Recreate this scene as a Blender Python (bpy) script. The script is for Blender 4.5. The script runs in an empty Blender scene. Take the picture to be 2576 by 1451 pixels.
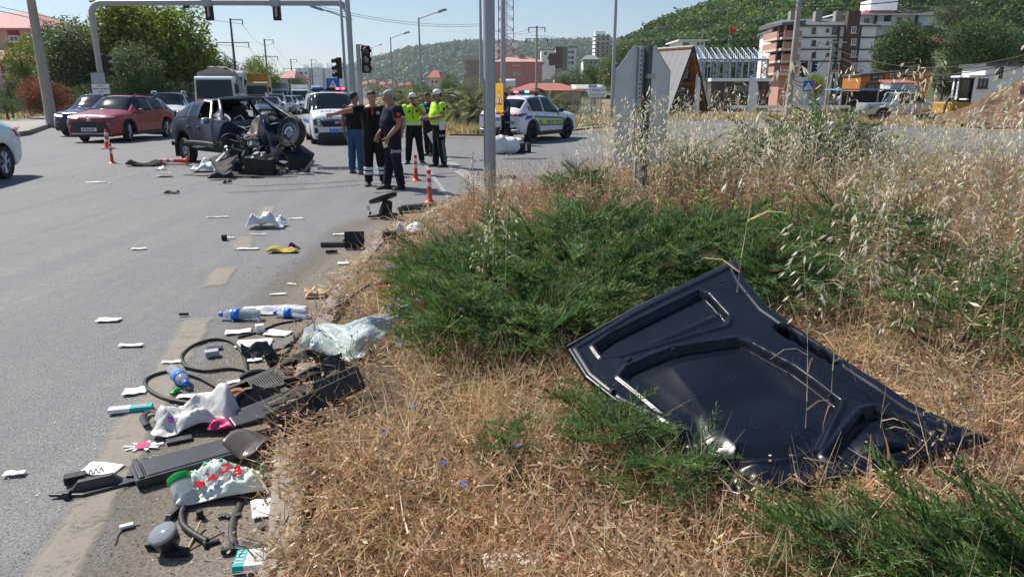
import bpy,bmesh,math,random
import numpy as np
from math import sin,cos,pi,radians as R,atan2,hypot
from mathutils import Vector,Matrix,Euler,noise as mnoise
from mathutils.bvhtree import BVHTree
random.seed(7);rng=np.random.default_rng(11)
S=bpy.context.scene;C=S.collection
F,HY,CX,CY,H=1760.0,235.0,1288.0,725.5,1.70
TH=math.atan((CY-HY)/F)
cam=bpy.data.objects.new('camera',bpy.data.cameras.new('camera'));C.objects.link(cam)
cam.location=(0,0,H);cam.rotation_euler=(pi/2-TH,0,0)
cam.data.sensor_width=36;cam.data.lens=36*F/2576;cam.data.clip_start=.05;cam.data.clip_end=9000
S.camera=cam
SUN_EL,SUN_AZ=R(50),R(-57)
W=bpy.data.worlds.new('World');S.world=W;W.use_nodes=True
nt=W.node_tree;nt.nodes.clear()
sky=nt.nodes.new('ShaderNodeTexSky');sky.sky_type='NISHITA';sky.sun_disc=False
sky.sun_elevation=SUN_EL;sky.sun_rotation=SUN_AZ;sky.air_density=1.0;sky.dust_density=.25;sky.ozone_density=3.0
bg=nt.nodes.new('ShaderNodeBackground');bg.inputs[1].default_value=.085
wo=nt.nodes.new('ShaderNodeOutputWorld');nt.links.new(sky.outputs[0],bg.inputs[0]);nt.links.new(bg.outputs[0],wo.inputs[0])
sl=bpy.data.lights.new('sun','SUN');sl.energy=4.9;sl.angle=R(.5);sl.color=(1,.95,.87)
so=bpy.data.objects.new('sun',sl);C.objects.link(so)
sd=Vector((sin(SUN_AZ)*cos(SUN_EL),cos(SUN_AZ)*cos(SUN_EL),sin(SUN_EL)))
so.rotation_euler=sd.to_track_quat('Z','Y').to_euler();so.location=sd*50
S.view_settings.view_transform='Standard';S.view_settings.look='None';S.view_settings.gamma=1;S.view_settings.exposure=0.42
S.view_settings.use_curve_mapping=False
S.cycles.max_bounces=8;S.cycles.transparent_max_bounces=16;S.cycles.use_denoising=True
def ray(px,py):
 u,v=(px-CX)/F,-(py-CY)/F
 return Vector((u,cos(TH)+v*sin(TH),-sin(TH)+v*cos(TH)))
def gp(px,py,z=0.0):
 d=ray(px,py);t=(z-H)/d.z
 return Vector((d.x*t,d.y*t,z))
def at(px,py,Y):
 d=ray(px,py);t=Y/d.y
 return Vector((d.x*t,Y,H+d.z*t))
def lerp(a,b,t):return a+(b-a)*t
def sstep(a,b,x):
 t=min(1,max(0,(x-a)/(b-a)));return t*t*(3-2*t)
def tag(o,label=None,cat=None,group=None,kind=None):
 for k,v in(('label',label),('category',cat),('group',group),('kind',kind)):
  if v:o[k]=v
 return o
def thing(name,label,cat,loc=(0,0,0),rz=0,group=None,scale=1):
 o=bpy.data.objects.new(name,None);C.objects.link(o);o.empty_display_size=.1
 o.location=loc;o.rotation_euler=(0,0,rz);o.scale=(scale,)*3
 return tag(o,label,cat,group)
def copy_tree(o,parent=None):
 c=o.copy();C.objects.link(c)
 if parent is not None:c.parent=parent
 for ch in list(o.children):copy_tree(ch,c)
 return c
def smooth_all(me,ang=None):
 me.polygons.foreach_set('use_smooth',[True]*len(me.polygons))
 if ang is not None:
  try:me.set_sharp_from_angle(angle=ang)
  except Exception:pass
class MB:
 def __init__(s):s.v=[];s.f=[];s.m=[]
 def add(s,vs,fs,mi=0):
  b=len(s.v);s.v+=[tuple(p)for p in vs];s.f+=[tuple(i+b for i in f)for f in fs];s.m+=[mi]*len(fs);return s
 def box(s,c,d,rz=0,mi=0,rot=None,taper=1.0):
  x,y,z=d[0]/2,d[1]/2,d[2]/2
  q=[(-x,-y,-z),(x,-y,-z),(x,y,-z),(-x,y,-z),(-x*taper,-y*taper,z),(x*taper,-y*taper,z),(x*taper,y*taper,z),(-x*taper,y*taper,z)]
  m=(Euler(rot).to_matrix()if rot is not None else Matrix.Rotation(rz,3,'Z'))
  return s.add([m@Vector(p)+Vector(c)for p in q],[(0,3,2,1),(4,5,6,7),(0,1,5,4),(1,2,6,5),(2,3,7,6),(3,0,4,7)],mi)
 def loft(s,rings,mi=0,close=True,cap=True):
  n=len(rings[0]);vs=[p for r in rings for p in r];fs=[]
  for k in range(len(rings)-1):
   for i in range(n if close else n-1):
    j=(i+1)%n;fs.append((k*n+i,k*n+j,(k+1)*n+j,(k+1)*n+i))
  if cap and close:
   fs.append(tuple(range(n-1,-1,-1)));fs.append(tuple((len(rings)-1)*n+i for i in range(n)))
  return s.add(vs,fs,mi)
 def tube(s,pts,r,n=8,mi=0,cap=True,flat=1.0,closed=False):
  pts=[Vector(p)for p in pts];rings=[];up=None;N=len(pts)
  for k,p in enumerate(pts):
   if closed:d=pts[(k+1)%N]-pts[k-1]
   else:d=pts[min(k+1,N-1)]-pts[max(k-1,0)]
   if d.length<1e-9:d=Vector((0,0,1))
   d.normalize()
   if up is None:up=Vector((0,0,1))if abs(d.z)<.9 else Vector((1,0,0))
   a=d.cross(up)
   if a.length<1e-6:a=d.orthogonal()
   a.normalize();b=a.cross(d);up=b
   rr=r[k]if isinstance(r,(list,tuple))else r
   rings.append([p+a*(cos(2*pi*i/n)*rr)+b*(sin(2*pi*i/n)*rr*flat)for i in range(n)])
  if closed:rings.append(rings[0])
  return s.loft(rings,mi,cap=cap and not closed)
 def lathe(s,prof,n=16,o=(0,0,0),mat=None,mi=0):
  o=Vector(o);m=mat or Matrix.Identity(3)
  return s.loft([[m@Vector((r*cos(2*pi*i/n),r*sin(2*pi*i/n),z))+o for i in range(n)]for r,z in prof],mi)
 def prism(s,pts,z0,z1,mat=None,o=(0,0,0),mi=0):
  o=Vector(o);m=mat or Matrix.Identity(3);n=len(pts)
  vs=[m@Vector((p[0],p[1],z0))+o for p in pts]+[m@Vector((p[0],p[1],z1))+o for p in pts]
  return s.add(vs,[tuple(range(n-1,-1,-1)),tuple(range(n,2*n))]+[(i,(i+1)%n,n+(i+1)%n,n+i)for i in range(n)],mi)
 def grid(s,fn,nu,nv,mi=0):
  return s.add([fn(i/nu,j/nv)for j in range(nv+1)for i in range(nu+1)],[(j*(nu+1)+i,j*(nu+1)+i+1,(j+1)*(nu+1)+i+1,(j+1)*(nu+1)+i)for j in range(nv)for i in range(nu)],mi)
 def mesh(s,name,mats,smooth=False,ang=None):
  me=bpy.data.meshes.new(name);me.from_pydata(s.v,[],s.f)
  for m in(mats if isinstance(mats,(list,tuple))else[mats]):me.materials.append(m)
  if any(s.m):me.polygons.foreach_set('material_index',s.m)
  me.update()
  if smooth:smooth_all(me,ang)
  return me
 def build(s,name,mats,parent=None,loc=None,rot=None,smooth=False,ang=None):
  return link(name,s.mesh(name,mats,smooth,ang),parent,loc,rot)
def link(name,me,parent=None,loc=None,rot=None):
 o=bpy.data.objects.new(name,me);C.objects.link(o)
 if parent is not None:o.parent=parent
 if loc is not None:o.location=loc
 if rot is not None:o.rotation_euler=rot
 return o
def struct(o):o['kind']='structure';return o
def solid(o,t,off=-1):
 m=o.modifiers.new('thick','SOLIDIFY');m.thickness=t;m.offset=off;return o
def bevel(o,w=.01,seg=2):
 m=o.modifiers.new('bevel','BEVEL');m.width=w;m.segments=seg;m.limit_method='ANGLE';m.angle_limit=R(40);return o
AX_Y=Matrix.Rotation(-pi/2,3,'X')
AX_X=Matrix.Rotation(pi/2,3,'Y')
def text(s,size,mt,parent,loc,rot,name='lettering',ext=.002,align='CENTER',sx=1.0,bold=0):
 cu=bpy.data.curves.new(name,'FONT');cu.body=s;cu.size=size;cu.extrude=ext;cu.align_x=align;cu.align_y='CENTER';cu.offset=bold
 cu.resolution_u=3;cu.materials.append(mt)
 tmp=bpy.data.objects.new('tmp',cu);me=bpy.data.meshes.new_from_object(tmp);bpy.data.objects.remove(tmp);bpy.data.curves.remove(cu)
 o=link(name,me,parent,loc,rot);o.scale=(sx,1,1)
 return o
def newmat(name):
 m=bpy.data.materials.new(name);m.use_nodes=True
 n=m.node_tree.nodes;return m,m.node_tree,n['Principled BSDF'],n
def col4(c):return(c[0],c[1],c[2],1)
def nz(t,scale,detail=4,rough=.6,co=None,dist=0):
 n=t.nodes.new('ShaderNodeTexNoise');n.inputs['Scale'].default_value=scale;n.inputs['Detail'].default_value=detail;n.inputs['Roughness'].default_value=rough
 n.inputs['Distortion'].default_value=dist
 if co is not None:t.links.new(co,n.inputs['Vector'])
 return n.outputs['Fac']
def ramp(t,fac,stops,interp='LINEAR'):
 n=t.nodes.new('ShaderNodeValToRGB');n.color_ramp.interpolation=interp;e=n.color_ramp.elements
 while len(e)<len(stops):e.new(.5)
 for k,(p,c)in enumerate(stops):
  e[k].position=p;e[k].color=col4(c)if not isinstance(c,(int,float))else(c,c,c,1)
 t.links.new(fac,n.inputs[0]);return n.outputs[0]
def mix(t,fac,a,b,mode='MIX'):
 n=t.nodes.new('ShaderNodeMix');n.data_type='RGBA';n.blend_type=mode
 for s_,x in((0,fac),(6,a),(7,b)):
  if isinstance(x,(int,float)):n.inputs[s_].default_value=x
  elif isinstance(x,tuple):n.inputs[s_].default_value=col4(x)
  else:t.links.new(x,n.inputs[s_])
 return n.outputs[2]
def coords(t,world=False):
 if world:return t.nodes.new('ShaderNodeNewGeometry').outputs['Position']
 return t.nodes.new('ShaderNodeTexCoord').outputs['Object']
def bump(t,h,strength,dist,b):
 n=t.nodes.new('ShaderNodeBump');n.inputs['Strength'].default_value=strength;n.inputs['Distance'].default_value=dist
 t.links.new(h,n.inputs['Height']);t.links.new(n.outputs[0],b.inputs['Normal'])
def M(name,c,rough=.6,metal=0,var=.18,vs=6,bmp=0,bs=60,coat=0,dirt=0,dirtc=(.2,.16,.11),trans=0,alpha=1,emit=None,es=1,spec=.5):
 m,t,b,n=newmat(name)
 co=coords(t)
 f=nz(t,vs,5,.65,co)
 c=tuple(c)
 base=mix(t,f,tuple(x*(1-var)for x in c),tuple(min(1,x*(1+var))for x in c))
 if dirt:
  f2=nz(t,vs*.6,6,.7,co,.6);k=ramp(t,f2,[(.45,0.0),(.75,dirt)])
  base=mix(t,k,base,dirtc)
 t.links.new(base,b.inputs['Base Color'])
 b.inputs['Roughness'].default_value=rough;b.inputs['Metallic'].default_value=metal;b.inputs['Coat Weight'].default_value=coat;b.inputs['Coat Roughness'].default_value=.06
 b.inputs['Specular IOR Level'].default_value=spec;b.inputs['Transmission Weight'].default_value=trans;b.inputs['Alpha'].default_value=alpha
 if not trans and rough>.15:
  rr=nz(t,vs*2.3,4,.6,co);mr=t.nodes.new('ShaderNodeMapRange');mr.inputs[3].default_value=rough-.08;mr.inputs[4].default_value=min(1,rough+.1)
  t.links.new(rr,mr.inputs[0]);t.links.new(mr.outputs[0],b.inputs['Roughness'])
 if bmp:bump(t,nz(t,bs,5,.6,co),bmp,.01,b)
 if emit:b.inputs['Emission Color'].default_value=col4(emit);b.inputs['Emission Strength'].default_value=es
 return m
def paint(name,c,dust=.15,rough=.32,metal=.0):
 return M(name,c,rough=rough,metal=metal,var=.05,vs=3,coat=.45,dirt=dust,dirtc=(.30,.26,.21))
m_asph,t,b,n=newmat('asphalt');co=coords(t,True)
big=nz(t,.30,6,.65,co,.5);mid=nz(t,2.2,5,.7,co);fine=nz(t,70,2,.6,co);speck=nz(t,190,1,.5,co)
sep=t.nodes.new('ShaderNodeSeparateXYZ');t.links.new(co,sep.inputs[0])
mapn=t.nodes.new('ShaderNodeMapping');mapn.inputs['Rotation'].default_value=(0,0,R(-15.6));mapn.inputs['Scale'].default_value=(2.6,.12,1);t.links.new(co,mapn.inputs[0])
stre=nz(t,1.0,5,.65,mapn.outputs[0],.3)
c0=ramp(t,big,[(.3,(.125,.127,.134)),(.55,(.160,.161,.165)),(.8,(.20,.198,.194))])
c1=mix(t,ramp(t,stre,[(.38,0.0),(.68,.75)]),c0,(.235,.225,.212))
c1b=mix(t,ramp(t,mid,[(.5,0.0),(.75,.4)]),c1,(.095,.096,.10))
c1c=mix(t,ramp(t,nz(t,11,6,.75,co),[(.36,.5),(.56,.0)]),c1b,(.085,.085,.09));c2=mix(t,ramp(t,fine,[(.36,.8),(.54,.0)]),c1c,(.045,.046,.05))
c3=mix(t,ramp(t,speck,[(.54,.0),(.68,.8)]),c2,(.38,.37,.355))
t.links.new(c3,b.inputs['Base Color']);b.inputs['Roughness'].default_value=.78
bump(t,fine,.55,.012,b)
def edge_dust(name,c,lo,hi,amt):
 m,t,b,n=newmat(name);co=coords(t,True)
 f=nz(t,7,6,.75,co);g=nz(t,60,3,.6,co);h=nz(t,1.1,3,.5,co)
 a=t.nodes.new('ShaderNodeMath');a.operation='MULTIPLY_ADD';t.links.new(g,a.inputs[0]);a.inputs[1].default_value=.55;t.links.new(f,a.inputs[2])
 a2=t.nodes.new('ShaderNodeMath');a2.operation='MULTIPLY_ADD';t.links.new(h,a2.inputs[0]);a2.inputs[1].default_value=.5;t.links.new(a.outputs[0],a2.inputs[2])
 k=ramp(t,a2.outputs[0],[(lo,0.0),(hi,amt)])
 t.links.new(mix(t,f,tuple(x*.8 for x in c),tuple(x*1.15 for x in c)),b.inputs['Base Color'])
 am=t.nodes.new('ShaderNodeAttribute');am.attribute_name='amt';ml=t.nodes.new('ShaderNodeMath');ml.operation='MULTIPLY';t.links.new(k,ml.inputs[0]);t.links.new(am.outputs['Fac'],ml.inputs[1])
 t.links.new(ml.outputs[0],b.inputs['Alpha']);b.inputs['Roughness'].default_value=.9
 bump(t,g,.5,.006,b);return m
m_line=edge_dust('worn_road_paint',(.37,.325,.265),.68,1.2,.66)
m_white=edge_dust('white_road_paint',(.38,.37,.35),.62,1.15,.8)
m_dust,t,b,n=newmat('roadside_dust');co=coords(t,True)
an=t.nodes.new('ShaderNodeAttribute');an.attribute_name='amt'
f=nz(t,3.5,6,.75,co);g=nz(t,70,3,.65,co)
a=t.nodes.new('ShaderNodeMath');a.operation='MULTIPLY_ADD';t.links.new(g,a.inputs[0]);a.inputs[1].default_value=.8;t.links.new(f,a.inputs[2])
a2=t.nodes.new('ShaderNodeMath');a2.operation='ADD';t.links.new(a.outputs[0],a2.inputs[0]);t.links.new(an.outputs['Fac'],a2.inputs[1])
a3=t.nodes.new('ShaderNodeMath');a3.operation='MULTIPLY';a3.use_clamp=True;t.links.new(an.outputs['Fac'],a3.inputs[0]);a3.inputs[1].default_value=2.5;a4=t.nodes.new('ShaderNodeMath');a4.operation='MULTIPLY';t.links.new(ramp(t,a2.outputs[0],[(.85,0.0),(1.9,.9)]),a4.inputs[0]);t.links.new(a3.outputs[0],a4.inputs[1]);t.links.new(a4.outputs[0],b.inputs['Alpha'])
nn_=ramp(t,g,[(.3,(.13,.11,.085)),(.55,(.23,.195,.155)),(.75,(.32,.28,.23))]);t.links.new(nn_,b.inputs['Base Color']);b.inputs['Roughness'].default_value=.95;bump(t,g,.7,.01,b)
m_soil,t,b,n=newmat('dry_soil');co=coords(t,True)
f=nz(t,1.3,6,.7,co);g=nz(t,22,5,.7,co)
c0=ramp(t,f,[(.3,(.07,.05,.033)),(.55,(.14,.095,.058)),(.75,(.20,.14,.085))]);c1=mix(t,ramp(t,g,[(.3,.6),(.6,0.0)]),c0,(.05,.04,.028))
t.links.new(c1,b.inputs['Base Color']);b.inputs['Roughness'].default_value=.95;bump(t,g,.8,.05,b)
m_land,t,b,n=newmat('dry_field');co=coords(t,True)
f=nz(t,.06,6,.7,co);g=nz(t,1.2,5,.7,co)
c0=ramp(t,f,[(.32,(.13,.14,.05)),(.5,(.28,.21,.12)),(.7,(.33,.24,.15))]);c1=mix(t,ramp(t,g,[(.35,.5),(.6,0.0)]),c0,(.10,.10,.045))
t.links.new(c1,b.inputs['Base Color']);b.inputs['Roughness'].default_value=.95;bump(t,g,.6,.1,b)
m_leaf,t,b,n=newmat('foliage')
an=t.nodes.new('ShaderNodeAttribute');an.attribute_name='col'
b.inputs['Roughness'].default_value=.55;b.inputs['Specular IOR Level'].default_value=.3;t.links.new(an.outputs['Color'],b.inputs['Base Color'])
tr=t.nodes.new('ShaderNodeBsdfTranslucent');hs=t.nodes.new('ShaderNodeHueSaturation');hs.inputs['Value'].default_value=1.5;hs.inputs['Saturation'].default_value=1.1
t.links.new(an.outputs['Color'],hs.inputs['Color']);t.links.new(hs.outputs[0],tr.inputs[0])
mx=t.nodes.new('ShaderNodeMixShader');mx.inputs[0].default_value=.32;t.links.new(b.outputs[0],mx.inputs[1]);t.links.new(tr.outputs[0],mx.inputs[2]);t.links.new(mx.outputs[0],n['Material Output'].inputs[0])
m_galv=M('galvanised_steel',(.36,.38,.40),.5,.55,.14,9,bmp=.08,bs=30,dirt=.2)
m_conc=M('weathered_concrete',(.34,.31,.27),.9,0,.15,3,bmp=.3,bs=25,dirt=.4)
m_kerb=M('kerb_concrete',(.28,.25,.215),.9,0,.2,8,bmp=.5,bs=40,dirt=.8,dirtc=(.17,.13,.09))
m_blk=M('black_plastic',(.016,.016,.018),.58,0,.3,12,dirt=.12,spec=.35)
m_rub=M('black_rubber',(.016,.016,.017),.55,0,.3,20,bmp=.15,bs=80,dirt=.2)
m_tyre=M('tyre_rubber',(.02,.02,.02),.8,0,.3,14,bmp=.2,bs=50,dirt=.35,dirtc=(.12,.1,.08))
m_gls=M('dark_glass',(.008,.011,.013),.06,0,.1,3,spec=.4)
m_chr=M('chrome',(.75,.76,.78),.12,1,.05,6)
m_alloy=M('alloy',(.52,.53,.55),.3,.9,.1,8)
m_wht=M('white_paint',(.78,.78,.77),.35,0,.04,2,coat=.5,dirt=.1)
m_paper=M('white_paper',(.80,.80,.80),.8,0,.04,20)
m_red=M('red_plastic',(.62,.02,.012),.38,0,.1,8,dirt=.1)
m_refl=M('white_reflective_band',(.72,.72,.74),.4,0,.08,15,dirt=.15)
m_blue=M('sign_blue',(.01,.09,.42),.4,0,.05,5)
m_black=M('print_black',(.01,.01,.01),.6,0,.05,5)
m_int=M('dark_interior',(.012,.012,.013),.8,0,.2,5)
m_wire=M('cable_black',(.02,.02,.02),.6,0,.1,5)
m_bark=M('bark',(.11,.08,.055),.95,0,.3,9,bmp=.6,bs=20)
def np_mesh(name,V,Q,Col,mt=None,parent=None,kind=None,smooth=False):
 me=bpy.data.meshes.new(name);nv,nq=len(V),len(Q)
 me.vertices.add(nv);me.vertices.foreach_set('co',np.ascontiguousarray(V,np.float32).ravel())
 me.loops.add(nq*4);me.loops.foreach_set('vertex_index',np.ascontiguousarray(Q,np.int32).ravel())
 me.polygons.add(nq);me.polygons.foreach_set('loop_start',np.arange(0,nq*4,4,dtype=np.int32))
 me.update(calc_edges=True)
 a=me.attributes.new('col','FLOAT_COLOR','POINT');c=np.ones((nv,4),np.float32);c[:,:3]=np.clip(Col,0,1);a.data.foreach_set('color',c.ravel())
 me.materials.append(mt or m_leaf)
 if smooth:smooth_all(me)
 o=link(name,me,parent)
 if kind:o['kind']=kind
 return o
class Tmpl:
 def __init__(s):s.V=[];s.Q=[];s.Cc=[]
 def blade(s,p,d,L,w,c,side=None,droop=0.0,seg=1):
  d=Vector(d).normalized();sd_=Vector(side)if side is not None else d.cross(Vector((random.uniform(-1,1),random.uniform(-1,1),random.uniform(-.3,.3))))
  if sd_.length<1e-5:sd_=d.orthogonal()
  sd_.normalize();p=Vector(p);b=len(s.V)
  for k in range(seg+1):
   tt=k/seg;q=p+d*(L*tt)+Vector((0,0,-droop*L*tt*tt));ww=w*(1-.85*tt)*.5
   s.V+=[q-sd_*ww,q+sd_*ww];s.Cc+=[c,c]
  for k in range(seg):s.Q.append((b+2*k,b+2*k+1,b+2*k+3,b+2*k+2))
  return p+d*L+Vector((0,0,-droop*L))
 def leaf(s,p,d,L,w,c,fold=.0):
  d=Vector(d).normalized();sd_=d.cross(Vector((random.uniform(-1,1),random.uniform(-1,1),random.uniform(-1,1))))
  if sd_.length<1e-5:sd_=d.orthogonal()
  sd_.normalize();p=Vector(p);b=len(s.V);nn=d.cross(sd_)
  s.V+=[p,p+d*(L*.45)+sd_*(w/2)+nn*fold,p+d*L,p+d*(L*.45)-sd_*(w/2)+nn*fold];s.Cc+=[c]*4
  s.Q.append((b,b+1,b+2,b+3))
 def arr(s):return np.array([tuple(v)for v in s.V],np.float32),np.array(s.Q,np.int32),np.array(s.Cc,np.float32)
def rot_mats(yaw,pitch,roll=None):
 n=len(yaw);cy,sy,cp,sp=np.cos(yaw),np.sin(yaw),np.cos(pitch),np.sin(pitch)
 z=np.zeros(n);o=np.ones(n)
 Rz=np.stack([cy,-sy,z,sy,cy,z,z,z,o],1).reshape(n,3,3);Ry=np.stack([cp,z,sp,z,o,z,-sp,z,cp],1).reshape(n,3,3)
 m=Rz@Ry
 if roll is not None:
  cr,sr=np.cos(roll),np.sin(roll);m=m@np.stack([cr,-sr,z,sr,cr,z,z,z,o],1).reshape(n,3,3)
 return m
class Cloud:
 def __init__(s):s.V=[];s.Q=[];s.Cc=[];s.n=0
 def put(s,T,pos,mats,scale,tint=None):
  V,Q,Cc=T;pos=np.asarray(pos,np.float32).reshape(-1,3);N=len(pos)
  if N==0:return
  scale=np.asarray(scale,np.float32);scale=np.broadcast_to(scale,(N,))if scale.ndim<2 else scale
  sc=scale[:,None,None]if scale.ndim==1 else scale[:,None,:]
  P=np.einsum('nij,nvj->nvi',mats,V[None]*sc)+pos[:,None]
  c=np.broadcast_to(Cc[None],(N,)+Cc.shape)
  if tint is not None:c=c*np.asarray(tint,np.float32)[:,None,:]
  q=Q[None]+(np.arange(N)*len(V))[:,None,None]+s.n
  s.V.append(P.reshape(-1,3));s.Q.append(q.reshape(-1,4));s.Cc.append(c.reshape(-1,3));s.n+=N*len(V)
 def build(s,name,parent=None,kind=None,mt=None):
  return np_mesh(name,np.concatenate(s.V),np.concatenate(s.Q),np.concatenate(s.Cc),mt,parent,kind)
def tints(n,v=.18,hue=.08):
 b=rng.normal(1,v,(n,1));return np.clip(b*(1+rng.normal(0,hue,(n,3))),.35,2)
def pick(cs):c=random.choice(cs);k=random.uniform(.8,1.2);return tuple(x*k for x in c)
# ================================================================ GROUND, ROADS, KERBS, HILLS
def sheet(name,pts,z,mt,sub=0):
 bm=bmesh.new();bm.faces.new([bm.verts.new((p[0],p[1],z))for p in pts]);me=bpy.data.meshes.new(name);bm.normal_update()
 for f_ in bm.faces:
  if f_.normal.z<0:f_.normal_flip()
 bm.to_mesh(me);bm.free();me.materials.append(mt);return struct(link(name,me))
sheet('ground',[(-4000,-300),(4000,-300),(4000,5000),(-4000,5000)],-.05,m_land)
U=Vector((-.272,.962,0));N_=Vector((.962,.272,0))
ke=[gp(-300,392),gp(60,341),gp(140,313)]
far=900
med=gp(1130,341)
lk=gp(140,313)
road_pts=[(-60,-6),(60,-6),(60,27),gp(2576,333),gp(2280,314),gp(1824,301),gp(1700,300),gp(1550,317),gp(1440,329),gp(1240,343),med,med+U*far,lk+U*(far+20),lk,gp(60,341),gp(-300,392),(-60,20)]
sheet('road',road_pts,0,m_asph)
def strip(name,pts,w,z,mt,jitter=.012,soft=True):
 mb=MB();P=[]
 for i in range(len(pts)-1):
  a,b_=Vector(pts[i]),Vector(pts[i+1]);n_=max(1,int((b_-a).length/.12))if(b_-a).length<12 else 4
  P+=[a.lerp(b_,k/n_)for k in range(n_)]
 P.append(Vector(pts[-1]));L=[];Rr=[]
 for i,p in enumerate(P):
  d=(P[min(i+1,len(P)-1)]-P[max(i-1,0)]).normalized();s_=Vector((d.y,-d.x,0))
  j1,j2=random.uniform(-jitter,jitter),random.uniform(-jitter,jitter)
  L.append((p-s_*(w/2+j1)).to_tuple()[:2]+(z,));Rr.append((p+s_*(w/2+j2)).to_tuple()[:2]+(z,))
 n_=len(P);mix_=lambda k:[tuple(a+(b_-a)*k for a,b_ in zip(l,r_))for l,r_ in zip(L,Rr)]
 for k in(0,.18,.82,1):mb.v+=mix_(k)
 for k in range(3):mb.f+=[(k*n_+i,(k+1)*n_+i,(k+1)*n_+i+1,k*n_+i+1)for i in range(n_-1)]
 mb.m=[0]*len(mb.f);o=mb.build(name,mt);e_=lambda i:0 if i in(0,n_-1)and soft else 1
 o.data.attributes.new('amt','FLOAT','POINT').data.foreach_set('value',[0 if soft else 1]*n_+[e_(i)for i in range(n_)]*2+[0 if soft else 1]*n_);return struct(o)
strip('edge_line',[gp(90,1560),gp(160,1400),gp(300,1150),gp(415,950),gp(505,800)],.23,.008,m_line,.02)
strip('edge_line',[gp(535,725),gp(572,672)],.24,.008,m_line,.02)
strip('edge_line',[gp(602,632),gp(622,594)],.24,.008,m_line,.02)
strip('edge_line',[gp(660,548),gp(680,520)],.22,.008,m_line,.02)
for a,b_,w in(((372,388),(428,376),.14),((800,352),(788,338),.16),((788,330),(796,322),.3),((765,303),(812,292),.15),((800,318),(812,312),.35),((778,345),(772,352),.3),((700,285),(760,275),.15),((0,362),(60,352),.12)):
 strip('lane_marking',[gp(*a),gp(*b_)],w,.008,m_white)
for k in range(12):
 p=gp(775,300)+U*(8+9*k);strip('lane_marking',[p,p+U*3.5],.14,.008,m_white)
strip('lane_marking',[gp(1110,395),gp(1150,425),gp(1240,485),gp(1320,540)],.42,.008,m_white)
strip('lane_marking',[gp(1060,400),gp(1095,452),gp(1130,500)],.10,.008,m_white)
strip('lane_marking',[gp(1700,309),gp(1950,306),gp(2250,318)],.14,.008,m_white)
m_skid=edge_dust('tyre_mark',(.07,.07,.074),.8,1.5,.42)
for a,w_ in(((600,470),(800,462),(1000,448),(1200,430)),.16),(((560,486),(780,476),(980,460),(1180,440)),.14):
 strip('tyre_mark',[gp(*q)for q in a],w_,.006,m_skid)
m_wet=M('coolant_puddle',(.03,.032,.035),.08,0,.2,3,alpha=1)
mb=MB();cpt=gp(850,424);nP=40
mb.add([(cpt.x+(1.25+.18*mnoise.noise((k*.7,0,0)))*cos(2*pi*k/nP),cpt.y+(.33+.1*mnoise.noise((k*.5,3,0)))*sin(2*pi*k/nP),.006)for k in range(nP)],[tuple(range(nP))])
tag(mb.build('puddle',m_wet),'dark wet puddle of leaked coolant beside the wrecked car','puddle')
mb=MB();cpt=gp(1325,400)
mb.add([(cpt.x+(.62+.1*mnoise.noise((k*.7,9,0)))*cos(2*pi*k/nP),cpt.y+(.22+.06*mnoise.noise((k*.5,5,0)))*sin(2*pi*k/nP),.006)for k in range(nP)],[tuple(range(nP))])
struct(mb.build('road_patch',M('oil_stain',(.045,.045,.048),.5,0,.3,4)))
ISL=[(-.62,-3),(-.72,1.0),(-.83,2.18),(-1.08,3.05),(-1.28,4.1),(-1.42,5.2),(-1.52,6.4),(-1.52,7.6),(-1.38,8.8),(-1.15,10.0),(-.75,11.0),(-.1,11.9),(.9,13.0),(2.0,14.0),(3.4,15.0),(5.5,15.8),(9,16.2),(16,15.5),(30,12),(30,-3)]
ISLn=np.array(ISL)
def inside(x,y):
 n_=len(ISL);r_=False;j=n_-1
 for i in range(n_):
  xi,yi=ISL[i];xj,yj=ISL[j]
  if(yi>y)!=(yj>y)and x<(xj-xi)*(y-yi)/(yj-yi)+xi:r_=not r_
  j=i
 return r_
def edge_dist(x,y):
 a=ISLn;b_=np.roll(ISLn,-1,0);p=np.array([x,y]);ab=b_-a
 tt=np.clip(((p-a)*ab).sum(1)/(ab*ab).sum(1),0,1);return float(np.sqrt((((a+ab*tt[:,None])-p)**2).sum(1)).min())
def vz(x,y):
 if not inside(x,y):return 0.0
 d=edge_dist(x,y)
 return .10+.02*sstep(0,.3,d)+.20*sstep(.2,4.0,d)+.05*mnoise.noise((x*.9,y*.9,0))*sstep(.1,.8,d)+.02*mnoise.noise((x*4,y*4,2))*sstep(.05,.3,d)
def dust_sheet(name,x0,x1,y0,y1,st,fn):
 xs,ys=np.arange(x0,x1,st),np.arange(y0,y1,st);mb=MB();A=[]
 mb.grid(lambda u,v:(lerp(x0,x1,u),lerp(y0,y1,v),.0035),len(xs),len(ys))
 o=mb.build(name,m_dust);at_=o.data.attributes.new('amt','FLOAT','POINT');at_.data.foreach_set('value',[fn(p[0],p[1])for p in mb.v]);return struct(o)
dust_sheet('roadside_dust',-5.0,3.5,-1.5,17.5,.14,lambda x,y:0 if inside(x,y)else max(0,1-edge_dist(x,y)/(.95+.45*mnoise.noise((y*.5,7,0))))**1.3*.85)
def seg_d(x,y):
 p=Vector((x,y,0));r_=99
 for a,b_ in zip(MED[:3],MED[1:]):
  t_=max(0,min(1,(p-a).dot(b_-a)/(b_-a).length_squared));r_=min(r_,(p-a.lerp(b_,t_)).length)
 return r_
gx=np.arange(-1.9,22,.16);gy=np.arange(-2,16.8,.16)
mb=MB();idx={}
for i,x in enumerate(gx):
 for j,y in enumerate(gy):
  if inside(x,y):idx[(i,j)]=len(mb.v);mb.v.append((float(x),float(y),vz(x,y)))
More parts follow.
